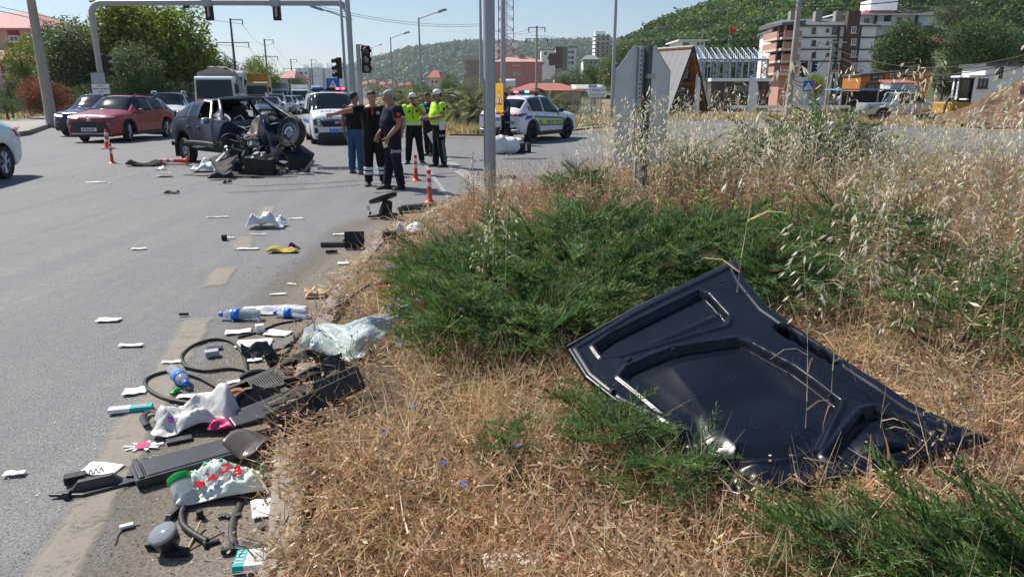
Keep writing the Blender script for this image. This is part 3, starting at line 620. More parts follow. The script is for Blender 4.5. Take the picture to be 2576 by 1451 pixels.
for px,w2 in((2215,3.4),(2325,3.2)):q=at(px,62,165);mb=MB();mb.box((q.x-cx_,-1.0,q.z-b0),(w2,1.6,.8));mb.build('balcony',m_wwall,t_)
m_orng=M('orange_stained_timber',(.52,.20,.022),.6,0,.2,3,bmp=.15,bs=15);m_orng2=M('darker_stained_timber',(.42,.15,.018),.6,0,.2,3)
Yc=60;k=pxm(Yc);a,c_=at(2166,190,Yc),at(2288,178,Yc);w_=c_.x-a.x
t_=thing('tiny_house','orange stained timber tiny house with a sloping dark roof','cabin',((a.x+c_.x)/2,Yc,0));hL,hR,D=a.z,c_.z,3.2
mb=MB();mb.prism([(-w_/2,.4),(w_/2,.4),(w_/2,hR-.04),(-w_/2,hL-.04)],-D,0,Matrix.Rotation(pi/2,3,'X'));mb.build('wall',m_orng2,t_)
nb=15
for i in range(nb):
 z0=.45+i*(hL-.55)/nb;z1=.45+(i+1)*(hL-.55)/nb-.012;mb=MB();mb.box((0,-.02,(z0+z1)/2),(w_,.04,z1-z0));mb.build('plank',m_orng if i%2 else m_orng2,t_)
mb=MB();mb.prism([(w_*.12,hL-.1),(w_*.5,hL-.1),(w_*.5,hR-.05),(w_*.12,lerp(hL,hR,.62)-.05)],-.03,.02,Matrix.Rotation(pi/2,3,'X'));mb.build('gable_panel',m_orng,t_)
mb=MB();mb.box((w_/2+.9,1.4,(hR+.4)/2),(1.8,2.6,hR-.45));mb.build('end_wall',m_orng2,t_)
mb=MB();mb.add([(-w_/2-.15,-.2,hL),(w_/2+.1,-.2,hR),(w_/2+1.95,-.1,hR-.05),(w_/2+1.95,D,hR),(-w_/2-.15,D,hL),(-w_/2-.15,-.2,hL+.1),(w_/2+.1,-.2,hR+.1),(w_/2+1.95,-.1,hR+.05),(w_/2+1.95,D,hR+.1),(-w_/2-.15,D,hL+.1)],[(0,1,6,5),(1,2,7,6),(2,3,8,7),(3,4,9,8),(4,0,5,9),(5,6,7,8,9)]);mb.build('roof',m_darkroof,t_)
for px,py,w2,h2 in((2208,195,32,11),(2245,190,12,13),(2286,184,24,15),(2200,222,42,22)):
 q=at(px,py,Yc);window(t_,q.x-t_.location.x,q.z,w2*k,h2*k,-.08,m_frame_d)
t2=thing('shed','small grey board shed with a red roof in front of the orange cabin','shed',at(2268,240,57).to_tuple()[:2]+(-.3,));t2.scale=(.75,1,1);mb=MB();mb.box((0,.8,1.4),(2.6,1.6,2.8));mb.build('wall',m_cream,t2)
mb=MB();mb.box((0,.7,2.86),(3.0,2.0,.12),rot=(.12,0,0));mb.build('roof',m_rtile,t2)
for i in range(11):
 mb=MB();mb.box((-1.2+i*.24,-.015,1.4),(.21,.05,2.7));mb.build('plank',m_cream,t2)
t3=thing('low_shelter','low dark shelter under a thin light blue sheet roof behind the silver pickup','shelter',at(2200,240,56).to_tuple()[:2]+(0,))
mb=MB();mb.box((0,1,.95),(5.2,2,1.8));mb.build('wall',m_int,t3)
mb=MB();mb.box((.2,.8,1.98),(6.2,3,.10));mb.build('roof',M('light_blue_sheet',(.10,.36,.66),.5),t3)
for x in(-2.8,0,2.9):mb=MB();mb.box((x,-.5,.95),(.1,.1,1.95));mb.build('post',m_galv,t3)
t_,w_,h_,cx_,b0=house('white_cabin','white sheet-clad site cabin behind the heap of earth','cabin',2482,2620,168,57,3,m_wwall,wins=[(2514,183,14,24)],fm=m_frame_d,roof='flat',roofm=m_darkroof,ov=.2)
t_,w_,h_,cx_,b0=house('white_cabin','low white cabin with glazed door left of the earth heap','cabin',2440,2500,198,54,2,m_wwall,wins=[(2472,210,22,22)],fm=m_frame_d,roof='flat',roofm=m_wwall,ov=.15)
m_shing=M('grey_shingle',(.30,.30,.31),.9,0,.15,4,bmp=.4,bs=18);m_wood=M('brown_timber',(.16,.07,.025),.6,0,.25,4);m_wood2=M('orange_timber_soffit',(.34,.14,.04),.6,0,.25,4)
Ya=58;ap=at(1744,118,Ya);hz_=ap.z;t_=thing('chalet','steep A-frame wooden chalet sales office with grey shingle roof','chalet',(ap.x,Ya,0),R(34));hw_,D=2.35,5.0
for s_ in(-1,1):
 e1,e2=Vector((s_*hw_,0,0)),Vector((0,0,hz_));up=(e2-e1);Ls=up.length;up.normalize();nrm=Vector((s_*up.z,0,-s_*up.x))*1
 mb=MB();mb.add([e1,e1+Vector((0,D,0)),e2+Vector((0,D,0)),e2,e1-nrm*.22,e1+Vector((0,D,0))-nrm*.22,e2+Vector((0,D,0))-nrm*.22,e2-nrm*.22],[(0,1,2,3),(7,6,5,4),(0,4,5,1),(1,5,6,2),(2,6,7,3),(3,7,4,0)]);rf=mb.build('roof',m_wood2 if s_>0 else m_wood2,t_)
 rows,cols=13,8
 sh=MB();sh.box((0,0,0),(D/cols-.02,Ls/rows+.05,.035));shm=sh.mesh('shingle',m_shing)
 bx_=Matrix((Vector((0,1,0)),up,Vector((0,1,0)).cross(up))).transposed()
 for r_ in range(rows):
  for c2 in range(cols):
   p=e1+up*((r_+.5)*Ls/rows)+Vector((0,(c2+.5)*D/cols,0))+nrm*(.03+random.uniform(0,.01))
   o=link('shingle',shm,rf,p);o.rotation_euler=(bx_@Matrix.Rotation(R(2.2)*(1 if(Vector((0,1,0)).cross(up)).dot(nrm)>0 else-1),3,'X')).to_euler()
 mb=MB();mb.tube([e1-Vector((0,.06,0)),e2-Vector((0,.06,0))],.10,4);mb.build('barge_board',M('dark_edge',(.035,.03,.03),.6)if s_<0 else bpy.data.materials['dark_edge'],t_)
mb=MB();mb.box((0,D/2,hz_+.05),(.35,D+.2,.10));mb.build('ridge_cap',m_wwall,t_)
mb=MB();zt=hz_*.9;mb.prism([(-hw_*.96,0),(hw_*.96,0),(0,hz_*.97)],-1.1,-1.0,Matrix.Rotation(pi/2,3,'X'));gab=mb.build('gable_wall',m_wood,t_)
for x,z,w2,h2,mt in((0,1.1,1.5,2.2,m_int),(.25,1.2,.9,1.9,m_pane)):mb=MB();mb.box((x,.95-(.05 if mt is m_pane else 0),z),(w2,.1,h2));mb.build('door' if mt is m_int else 'glazing',mt,t_)
for z in(2.45,4.3):mb=MB();mb.box((0,.5,z),(2*hw_*(1-z/hz_)*.95,.12,.14));mb.build('tie_beam',m_wood,t_)
sg=MB();sg.lathe([(.80,0),(.80,.08)],8,mat=Matrix.Rotation(pi/2,3,'X')@Matrix.Rotation(pi/8,3,'Z'));sgo=sg.build('sign',m_black,t_,(-.1,.82,3.2))
text('SATIŞ',.42,m_wht,sgo,(0,-.1,.17),(pi/2,0,0));text('OFİSİ',.36,m_wht,sgo,(0,-.1,-.22),(pi/2,0,0))
Yf=74;k=pxm(Yf);m_blst=M('galvanised_light_frame',(.22,.28,.35),.5,.3,.1,5)
a,c_=at(1756,190,Yf),at(1930,190,Yf);w_=c_.x-a.x;z0,z1,z2=at(1800,205,Yf).z,at(1800,150,Yf).z,at(1800,116,Yf).z;D=6
t_=thing('prefab_skeleton','bare galvanised steel frame of a prefab house with roof trusses','frame',((a.x+c_.x)/2,Yf,0))
for i in range(12):
 x=-w_/2+i*w_/11
 for y in(0,D):mb=MB();mb.box((x,y,(z0+z1)/2),(.09,.09,z1-z0));mb.build('stud',m_blst,t_)
 mb=MB();mb.tube([(x,-.3,z1),(x,D/2,z2)],.045,4);mb.tube([(x,D+.3,z1),(x,D/2,z2)],.045,4);mb.tube([(x,0,z1),(x,D,z1)],.05,4)
 for q in range(4):mb.tube([(x,D*q/8+.2,z1),(x,D*(q+1)/8,lerp(z1,z2,(q+1)/4*.97))],.035,4)
 mb.build('truss',m_blst,t_)
for z in(z0+.1,z1):
 for y in(0,D):mb=MB();mb.box((0,y+.01,z),(w_+.1,.12,.12));mb.build('rail',m_blst,t_)
for i in range(11):
 if i%2:continue
 x=-w_/2+i*w_/11;mb=MB();n_=7
 for q in range(n_):mb.tube([(x+(0 if q%2 else .45),-.06,lerp(z0,z1,q/n_)),(x+(.45 if q%2 else 0),-.06,lerp(z0,z1,(q+1)/n_))],.035,4)
 mb.tube([(x+.5,-.06,z0),(x+.5,-.06,z1)],.045,4);mb.build('lattice_post',m_blst,t_)
t_,w_,h_,cx_,b0=house('glazed_office','dark low glazed office under the bare steel frame','building',1790,1938,204,72,6,m_dgrey,wins=[(1870,232,50,36),(1915,225,30,30)],fm=m_frame_d)
mb=MB();mb.box((0,.2,h_+.1),(w_+.3,1.2,.3));mb.build('fascia',m_wwall,t_)
def feather(px,py0,py1,Y,wpx,label):
 a,c_=at(px,py1,Y),at(px,py0,Y);h_=c_.z;w2=wpx*pxm(Y);t_=thing('feather_flag',label,'flag',(a.x,Y,0),R(random.uniform(-20,20)))
 mb=MB();mb.tube([(0,0,0),(0,0,h_*.8),(.03,0,h_*.95),(w2*.3,0,h_)],.025,6);mb.build('pole',m_galv,t_)
 mb=MB();mb.grid(lambda u,v:(.03+w2*u*(1-max(0,v-.7)*1.1),.07*sin(u*5+v*6),.35+(h_-.4)*v-(1-v)*0-u*.25*v),6,14);o=mb.build('banner',M('white_flag_cloth',(.74,.74,.76),.8)if 'white_flag_cloth' not in bpy.data.materials else bpy.data.materials['white_flag_cloth'],t_,smooth=True);solid(o,.006)
 mb=MB();mb.lathe([(.3,0),(.3,.05),(.05,.08)],10);mb.build('base',m_blk,t_)
feather(1747,186,262,50,12,'small white feather flag in front of the chalet');feather(1880,188,268,52,22,'large white feather flag in front of the glazed office')
t_=thing('flag','red flag on a thin mast above the steel frame','flag',at(1832,120,72).to_tuple()[:2]+(0,));zt=at(1832,66,72).z
mb=MB();mb.tube([(0,0,0),(0,0,zt)],.03,6);mb.build('mast',m_galv,t_);mb=MB();mb.grid(lambda u,v:(.03+.6*u,.1*sin(u*6),zt-.55+.5*v-.15*u),8,3);solid(mb.build('cloth',m_red,t_,smooth=True),.006)
Yt=150;t_=thing('telecom_tower','tall red and white lattice telecom tower behind the galvanised post','tower',at(1273,200,Yt).to_tuple()[:2]+(0,));wT=36*pxm(Yt)/2;hT=30
m_tred=M('tower_red',(.40,.16,.14),.6);m_tgr=M('tower_grey',(.42,.45,.50),.5)
mb=MB();mb2=MB()
for q in range(15):
 z_0,z_1=q*2,q*2+2;s0,s1=wT*(1.08-.012*q),wT*(1.08-.012*(q+1));tgt=mb if(q//3)%2 else mb2
 cs0=[(-s0,-s0),(s0,-s0),(s0,s0),(-s0,s0)];cs1=[(-s1,-s1),(s1,-s1),(s1,s1),(-s1,s1)]
 for i in range(4):
  A,B,A1,B1=cs0[i],cs0[(i+1)%4],cs1[i],cs1[(i+1)%4]
  tgt.tube([(*A,z_0),(*A1,z_1)],.10,5);tgt.tube([(*A,z_0),(*B1,z_1)],.045,4);tgt.tube([(*B,z_0),(*A1,z_1)],.045,4);tgt.tube([(*A1,z_1),(*B1,z_1)],.05,4)
mb.build('red_section',m_tred,t_);mb2.build('grey_section',m_tgr,t_)
mb=MB()
for i in range(3):mb.tube([(-.2+.2*i,0,0),(-.2+.2*i,0,hT)],.05,4)
mb.build('cable_ladder',m_galv,t_)
for z,x in((9,-2.0),(10.5,-1.9),(11,1.9),(8.5,2)):mb=MB();mb.lathe([(.1,0),(.55,.2),(.6,.35)],12,(x,-1.8,z),AX_Y);mb.build('dish',m_wht,t_)
def pole(name,label,px,py_base,Y,top_py,r0,r1,mt,cat='pole',group=None,ztop=None):
 b_=at(px,py_base,Y);zt=ztop if ztop else at(px,top_py,Y).z;t_=thing(name,label,cat,(b_.x,Y,0),0,group);mb=MB();mb.tube([(0,0,-.2),(0,0,zt)],[r0,r1],12)
 mb.build('shaft',mt,t_,smooth=True,ang=R(50));return t_,zt
pole('utility_pole','stout round concrete pole standing on the left pavement',130,305,37,-40,.275,.185,m_conc)
t_,zt=pole('utility_pole','slender tapered concrete pole right of the steel frame',1982,284,46,-30,.22,.15,m_conc)
for z in(7.0,7.3):mb=MB();mb.lathe([(.17,0),(.17,.05)],12,(0,0,z));mb.build('band',m_galv,t_)
mb=MB();mb.tube([(0,0,6.9),(-.6,-.1,7.5)],.03,6);mb.build('bracket',m_galv,t_)
t_,zt=pole('utility_pole','thin grey concrete pole with a cross-arm before the white apartment block',2078,255,66,104,.12,.09,m_conc)
mb=MB();mb.box((.3,0,zt-.1),(1.9,.1,.1));mb.build('crossarm',m_galv,t_)
def crossarms(t_,zt,spec,iw=.06):
 for dz,w2,x0 in spec:
  mb=MB();mb.box((x0,0,zt-dz),(w2,.12,.12));arm=mb.build('crossarm',m_galv,t_)
  for s_ in(-1,1):mb=MB();mb.lathe([(.03,0),(.09,-.08),(.05,-.16),(.09,-.24),(.05,-.32),(.09,-.4),(.03,-.6)],8,(x0+s_*w2*.48,0,zt-dz-.05));mb.build('insulator',m_blk,arm)
PYL=[(598,190,47,98),(677,185,99,134),(738,215,149,190),(789,220,150,225),(829,222,160,270)];pyl_tops=[]
for i,(px,pb,pt,Y)in enumerate(PYL):
 t_,zt=pole('pylon',['tallest dark steel power pylon, nearest in the row, above the dark conifer','second dark power pylon in the row, above the yellow dump truck','third power pylon in the row, above the red-roofed roadside house','fourth power pylon, in front of the long pale block','smallest and farthest power pylon, before the long pale block'][i],px,235,Y,pt,.21,.12,M('dark_steel',(.055,.055,.06),.6)if i==0 else bpy.data.materials['dark_steel'],cat='pylon',group='power pylons along the main road')
 crossarms(t_,zt,[(.15,1.6,.8),(3.0*(1 if i<2 else .8),4.4,0)]);pyl_tops.append((t_.location.x,Y,zt))
t_,zt=pole('utility_pole','concrete power pole with two cross-arms in front of the pink brick house',1349,234,105,66,.20,.13,m_conc,cat='pole');crossarms(t_,zt,[(.2,2.4,0),(1.7,3.2,0)]);cp=(t_.location.x,105,zt)
UP2=[]
for px,pt,Y in((1168,118,150),(1117,140,190),(1113,155,210),(1101,172,260),(1072,188,300)):
 t_,zt=pole('utility_pole','thin distant power pole in the row below the far hill',px,232,Y,pt,.18,.12,m_conc,group='distant power poles below the far hill');crossarms(t_,zt,[(.3,3.2,0)]);UP2.append((t_.location.x,Y,zt))
for px,Y,lb in((1211,62,'thin grey lamp pole just left of the galvanised post'),(1540,49,'tall galvanised lamp pole beside the octagonal sign'),(1266,33,'galvanised pole behind the yellow warning sign')):
 pole('lamp_pole',lb,px,260,Y,-60,.13 if Y<60 else .16,.09,m_galv)
def lamp(px,Y,top_py,arms,label,group='street lamps along the median',r=.11):
 t_,zt=pole('street_lamp',label,px,250,Y,top_py,r,r*.55,m_galv,cat='street lamp',group=group)
 for s_ in arms:
  mb=MB();mb.tube([(0,0,zt-.1),(s_*1.6,-.2,zt+.42)],.045,6);mb.build('arm',m_galv,t_)
  mb=MB();mb.box((s_*1.95,-.25,zt+.5),(.8,.32,.16),rot=(0,-s_*.3,0),taper=.7);mb.build('lamp_head',m_galv,t_)
lamp(1060,60,45,(1,),'street lamp with one arm reaching right, tallest beside the traffic lights',None)
lamp(989,86,95,(1,),'street lamp with one arm reaching right, second along the median',None)
lamp(941,150,120,(-1,1),'double-armed street lamp left of the second median lamp',None)
lamp(947,185,141,(-1,1),'double-armed street lamp in the receding row');lamp(938,240,165,(-1,1),'double-armed street lamp in the receding row');lamp(930,300,180,(-1,1),'double-armed street lamp in the receding row');lamp(926,370,192,(-1,1),'double-armed street lamp in the receding row')
lamp(893,46,44,(-1,),'street lamp with its arm reaching left behind the gantry leg',None,.075)
def wire(pts,sag,r=.02,label=None,group='overhead wires'):
 mb=MB();P=[Vector(p)for p in pts]
 for a,b_ in zip(P,P[1:]):mb.tube([a.lerp(b_,q/12)-Vector((0,0,sag*4*(q/12)*(1-q/12)))for q in range(13)],r,4)
 return tag(mb.build('wire',m_wire),label,'wire',group)
for x_,dz in((-2.1,3.6),(2.1,3.6),(1.5,.7),(-1.9,3.6)):
 pts=[(pyl_tops[0][0]-16,45,15.5-dz+.4)]+[(x+x_,y,z-dz)for x,y,z in pyl_tops]
 wire(pts,1.3,.022,'dark sagging power line running from pylon to pylon','power lines between the pylons')
for dz,x_ in((.8,-1.5),(.8,1.5),(2.0,0)):wire([(x+x_,y,z-dz)for x,y,z in UP2],1.2,.025,'dark cable strung between the distant power poles','cables of the distant poles')
for q,dx in((0,-1),(1,1)):wire([at(700,-10+6*q,70),at(1215,60+5*q,110),Vector((cp[0]+dx,cp[1],cp[2]-.3))],1.0,.02,'thin overhead cable crossing the sky to the concrete power pole','cables to the concrete power pole')
for q in(0,1,2):wire([Vector((cp[0]+q-1,cp[1],cp[2]-1.2)),at(2100,-25+5*q,75)],2.4,.018,'thin overhead cable crossing the sky before the green hill','cables before the green hill')
for q in(0,1,2):wire([at(1982,176+6*q,64),at(2078,106,66)+Vector((q*.9-.6,0,-q*.9)),at(2620,128+12*q,50)],1.6,.03,'%s pale cable fanning out from the thin grey pole over the walnut trees'%['upper','middle','lower'][q],'cables of the thin grey pole')
wire([at(1984,18,46),at(2400,-14,46)],.2,.03,'single cable leaving the slender concrete pole near its top',None)
# ================================================================ VEHICLES
def wheel(par,loc,r,w,side,rimm=None,spokes=5,rr=.66,yaw=0,tilt=0):
 """axle along local y; side = +1/-1: which way the rim faces"""
 wh=bpy.data.objects.new('wheel',None);C.objects.link(wh);wh.parent=par;wh.location=loc;wh.rotation_euler=(tilt,0,yaw)
 k=('wheel',round(r,3),round(w,3),side,(rimm or m_alloy).name,spokes,rr)
 if k not in _WM:
  t_=MB();h=w/2
  prof=[(r*rr,-h*.8),(r*.93,-h),(r*.985,-h*.75),(r,-h*.3),(r,h*.3),(r*.985,h*.75),(r*.93,h),(r*rr,h*.8),(r*(rr-.02),0)]
  t_.loft([[(p*cos(2*pi*i/28),z,p*sin(2*pi*i/28))for i in range(28)]for p,z in prof+[prof[0]]],cap=False)
  rm=MB();f=side*h*.72;R0=r*(rr+.01)
  rm.loft([[(p*cos(2*pi*i/28),z,p*sin(2*pi*i/28))for i in range(28)]for p,z in[(R0,-side*h*.7),(R0,f),(R0*.9,f+side*.004),(R0*.86,f-side*.03)]],cap=False)
  dk=MB();dk.lathe([(R0*.9,0),(R0*.9,.01)],20,(0,f-side*.06,0),AX_Y)
  if spokes>0:
   for s_ in range(spokes):
    a=2*pi*s_/spokes+.3
    for da in(-.14,.14):
     p0=Vector((cos(a)*r*.08,f-side*.005,sin(a)*r*.08));p1=Vector((cos(a+da)*R0*.9,f,sin(a+da)*R0*.9));rm.tube([p0,p1],r*.055,4)
   rm.lathe([(r*.12,0),(r*.12,.03*1),(r*.05,.04)],12,(0,f-side*.015,0),AX_Y if side>0 else Matrix.Rotation(pi/2,3,'X'))
  else:
   rm.lathe([(R0*.88,0),(R0*.72,.012),(R0*.55,.045),(R0*.34,.05),(R0*.30,.02),(R0*.14,.02),(.001,.03)],24,(0,f-side*.04,0),AX_Y if side>0 else Matrix.Rotation(pi/2,3,'X'))
   for s_ in range(10):
    a=2*pi*s_/10;dk.lathe([(r*.055,0),(r*.055,.02)],8,(cos(a)*R0*.64,f-side*.01+(0 if side>0 else-.0),sin(a)*R0*.64),AX_Y if side>0 else Matrix.Rotation(pi/2,3,'X'))
  _WM[k]=(t_.mesh('tyre',m_tyre,True,R(35)),rm.mesh('rim',rimm or m_alloy,True,R(35)),dk.mesh('wheel_shadow_disc',m_int))
 a,b_,c_=_WM[k];link('tyre',a,wh);link('rim',b_,wh);link('wheel_shade_disc',c_,wh);return wh  # last disc is coloured near-black as the shade inside the rim
def cat(tab,x):
 """monotone-ish smooth interpolation of (x, value) points"""
 if x<=tab[0][0]:return tab[0][1]
 if x>=tab[-1][0]:return tab[-1][1]
 for i in range(len(tab)-1):
  if tab[i][0]<=x<=tab[i+1][0]:
   x0,y0=tab[i];x1,y1=tab[i+1];t_=(x-x0)/(x1-x0)
   m0=(y1-tab[i-1][1])/(x1-tab[i-1][0])if i>0 else(y1-y0)/(x1-x0)
   m1=(tab[i+2][1]-y0)/(tab[i+2][0]-x0)if i+2<len(tab)else(y1-y0)/(x1-x0)
   if(y1-y0)*m0<=0:m0=0
   if(y1-y0)*m1<=0:m1=0
   h=x1-x0;return(2*t_**3-3*t_**2+1)*y0+(t_**3-2*t_**2+t_)*h*m0+(-2*t_**3+3*t_**2)*y1+(t_**3-t_**2)*h*m1
def car(root,p):
 """x forward from the rear bumper (0) to the nose (L), y to the left. Body panels from a lofted shell; glass, doors, lamps, wheels as parts"""
 L,Wd=p['L'],p['W']/2;xr,xf,wr=p['xr'],p['xf'],p['wr'];sill=p.get('sill',.24)
 top,belt=p['top'],p['belt']
 A0,A1,C1,C0=p['cowl'],p['rooff'],p['roofr'],p['tail']
 N=64;xs=sorted(set([L*i/N for i in range(N+1)]+[A0,A1,C1,C0]+[c_+s_*d for c_ in(xr,xf)for s_ in(-1,1)for d in(wr*1.16,wr*1.08)]+list(p['pill'])+list(p['doors'])))
 xs=[x for i,x in enumerate(xs)if x<=L+1e-6 and(i==0 or x-xs[i-1]>1e-4)]
 nose,tl=p.get('nose',.42),p.get('tailr',.25)
 def wplan(x):
  a=1.0
  if x>L-nose:u=(x-(L-nose))/nose;a-=p.get('nosew',.20)*u**2.6
  if x<tl:u=(tl-x)/tl;a-=.10*u**2.4
  return Wd*a
 def bottom(x):
  z=sill
  if x>L-.5:z=lerp(sill,p.get('chin',sill),sstep(L-.5,L-.1,x))
  if x<.45:z=lerp(p.get('rchin',sill+.08),sill,sstep(.05,.45,x))
  for c_ in(xr,xf):
   d=abs(x-c_);ra=wr*1.17
   if d<ra:z=max(z,wr+math.sqrt(ra*ra-d*d)*1.0)
  return z
 def section(x):
  w=wplan(x);zb=bottom(x);zt=cat(top,x);zbelt=min(cat(belt,x),zt-.02);gh=zt-zbelt
  g=min(1,gh/.42);wb=w*p.get('wbelt',.955);wrf=lerp(wb*.93,w*p.get('wroof',.70),g)
  zm=max(zb+.03,lerp(zb,zbelt,.45));zs=max(zb+.015,lerp(zb,zbelt,.15));zu=lerp(zm,zbelt,.72)
  S_=[(w*.955,zb),(w*.985,zs),(w,zm),(w*.995,zu),(wb*.995,lerp(zu,zbelt,.75)),(wb,zbelt)]
  ze=zbelt+gh*lerp(.55,.90,g)
  for t_ in(.25,.5,.75,1):S_.append((lerp(wb,wrf,t_**1.15),lerp(zbelt,ze,t_)))
  for t_ in(.35,.7,1):S_.append((wrf*(1-t_),ze+(zt-ze)*math.sqrt(1-(1-t_)**2)if t_<1 else zt))
  return S_
 secs=[section(x)for x in xs];n=len(secs[0]);BELT,EAVE=5,9
 def xo(x,k):
  return x
 P={}
 for i,x in enumerate(xs):
  for j,(y,z)in enumerate(secs[i]):
   for s_ in(1,-1):P[(i,j,s_)]=Vector((x,y*s_,z))
 if p.get('deform'):
  P={k:p['deform'](v)for k,v in P.items()}
 def zone(i,j):
  xm=(xs[i]+xs[i+1])/2
  if j>=EAVE:
   if p.get('openfront')and xm>A0:return 'cowl'
   if A1+.0<xm<A0:return 'windscreen'
   if C0<xm<C1:return 'rear_window'
   return 'body'
  if BELT<=j<EAVE:
   for k,(a,b_)in enumerate(p['glass']):
    if a<xm<b_:return 'window%d'%k
   return 'body'
  for k,(a,b_)in enumerate(p['doorspans']):
   if a<xm<b_ and 0<=j<BELT:return 'door%d'%k
  return 'body'
 zones={}
 for i in range(len(xs)-1):
  for j in range(n-1):
   z_=zone(i,j)
   for s_ in(1,-1):zones.setdefault((z_,s_ if z_[:4]in('wind','door')and z_!='windscreen' else 0),[]).append((i,j,s_))
 parts={}
 for(z_,s0),cells in zones.items():
  if(z_,s0)in p.get('missing',()):continue
  mb=MB();ix={}
  def vid(k):
   if k not in ix:ix[k]=len(mb.v);mb.v.append(tuple(P[k]))
   return ix[k]
  for i,j,s_ in cells:
   q=[(i,j,s_),(i+1,j,s_),(i+1,j+1,s_),(i,j+1,s_)]
   if s_>0:q.reverse()
   q=[((a,b_,1)if b_==n-1 else(a,b_,c_))for a,b_,c_ in q];mb.f.append(tuple(vid(k)for k in q));mb.m.append(0)
  if z_=='body':
   for i in(0,len(xs)-1):
    loop=[(i,j,1)for j in range(n)]+[(i,j,-1)for j in range(n-2,-1,-1)]
    zc=(secs[i][0][1]+secs[i][-1][1])/2;cv=len(mb.v);mb.v.append((xs[i]+(.05 if i else-.05),0,zc))
    for a,b_ in zip(loop,loop[1:]+loop[:1]):
     f=(vid(a),vid(b_),cv);mb.f.append(f[::-1]if i==0 else f);mb.m.append(0)
  glass=z_[:4]=='wind' or z_=='rear_window'
  nm='windscreen' if z_=='windscreen' else 'rear_window' if z_=='rear_window' else 'window' if z_[:4]=='wind' else 'door' if z_[:4]=='door' else 'body'
  mt=m_gls if glass else p['paint'];me=mb.mesh(nm,mt,True,R(50));o=link(nm,me,root);solid(o,.012 if glass else .02,-1)
  parts[(z_,s0)]=o
 mb=MB();ring=[]
 for i,x in enumerate(xs[2:-2]):
  S_=section(x);q=[(y*.93-.01,max(z,sill+.03)-(.03 if z>sill+.1 else 0))for y,z in S_];zt_=cat(belt,x)-.04
  q=[(min(y,Wd-.24)if z<wr*2+.1 and(abs(x-xr)<wr*1.3 or abs(x-xf)<wr*1.3)else y,min(z,zt_))for y,z in q]
  ring.append([(x,y,z)for y,z in q]+[(x,-y,z)for y,z in reversed(q[:-1])])
 mb.loft(ring);mb.build('dark_inner_shell',m_int,root)  # inner shell added in a dark colour so the door gaps read as shaded
 for(x,y)in((xr,1),(xr,-1))+(()if p.get('nofront')else((xf,1),(xf,-1))):
  wheel(root,(x,y*(Wd-.11),wr),wr,.20 if p['W']<1.85 else .23,y,p.get('rim'),p.get('spokes',5),p.get('rr',.68),yaw=(p.get('steer',0)if x==xf else 0))
 allv,allf=[],[]
 for o in parts.values():
  b_=len(allv);allv+=[v.co.copy()for v in o.data.vertices];allf+=[tuple(i+b_ for i in f.vertices)for f in o.data.polygons]
 bvh=BVHTree.FromPolygons(allv,allf)
 return bvh,parts
def patch(par,bvh,name,mt,corners,d,n=(10,4),off=.008,th=.01,shape=None):
 """panel lying on the body: corners are 4 points (quad) projected along d on the shell"""
 c_=[Vector(q)for q in corners];d=Vector(d).normalized();mb=MB()
 def fn(u,v):
  q=c_[0].lerp(c_[1],u).lerp(c_[3].lerp(c_[2],u),v);h=bvh.ray_cast(q-d*1.5,d,4)
  return(h[0]if h[0]is not None else q)-d*off
 if shape=='disc':
  N=20;cen=(c_[0]+c_[2])/2;ax,ay=(c_[1]-c_[0])/2,(c_[3]-c_[0])/2;pts=[]
  for rr_ in(1,.5):
   for i in range(N):
    q=cen+ax*(rr_*cos(2*pi*i/N))+ay*(rr_*sin(2*pi*i/N));h=bvh.ray_cast(q-d*1.5,d,4);pts.append((h[0]if h[0]is not None else q)-d*off)
  h=bvh.ray_cast(cen-d*1.5,d,4);pts.append((h[0]if h[0]is not None else cen)-d*off)
  mb.add(pts,[(i,(i+1)%N,N+(i+1)%N,N+i)for i in range(N)]+[(N+i,N+(i+1)%N,2*N)for i in range(N)])
 else:
  mb.grid(fn,*n);dp=[v_[0]*d.x+v_[1]*d.y+v_[2]*d.z for v_ in mb.v];md=sorted(dp)[len(dp)//3]
  mb.v=[tuple(Vector(v_)+d*(md-a))if abs(a-md)>.3 else v_ for v_,a in zip(mb.v,dp)]
 o=mb.build(name,mt,par,smooth=True);solid(o,th,0);return o
def onbody(bvh,q,d,off=.012):
 h=bvh.ray_cast(Vector(q)-Vector(d).normalized()*1.5,Vector(d).normalized(),4);return(h[0]if h[0]is not None else Vector(q))-Vector(d).normalized()*off
def plate(par,bvh,s,x,z,mt,tm,w=.52,h=.115,y=0,rear=False):
 d=Vector((1,0,0))if rear else Vector((-1,0,0));q=onbody(bvh,(x,y,z),d,.03);mb=MB();mb.box((0,0,0),(.02,w,h));o=mb.build('number_plate',mt,par,q)
 text(s,h*.80,tm,o,(.014 if not rear else-.014,-.02,-.003),(pi/2,0,pi/2 if not rear else-pi/2),bold=.002,sx=.92)
 return o
def mirrors(root,x,z,y,mt,s=1.0):
 for k in(1,-1):
  mb=MB();mb.box((0,k*.10,.02),(.10*s,.2*s,.15*s),taper=.75);mb.box((0,k*-.02,-.03),(.05,.12,.05));o=mb.build('mirror',mt,root,(x,y*k,z),smooth=False);bevel(o,.03,3)
def handles(root,bvh,pts,mt):
 for x,z in pts:
  for k in(1,-1):q=onbody(bvh,(x,k*2,z),(0,-k,0),.015);mb=MB();mb.box((0,0,0),(.17,.035,.03));o=mb.build('door_handle',mt,root,q);bevel(o,.01,2)
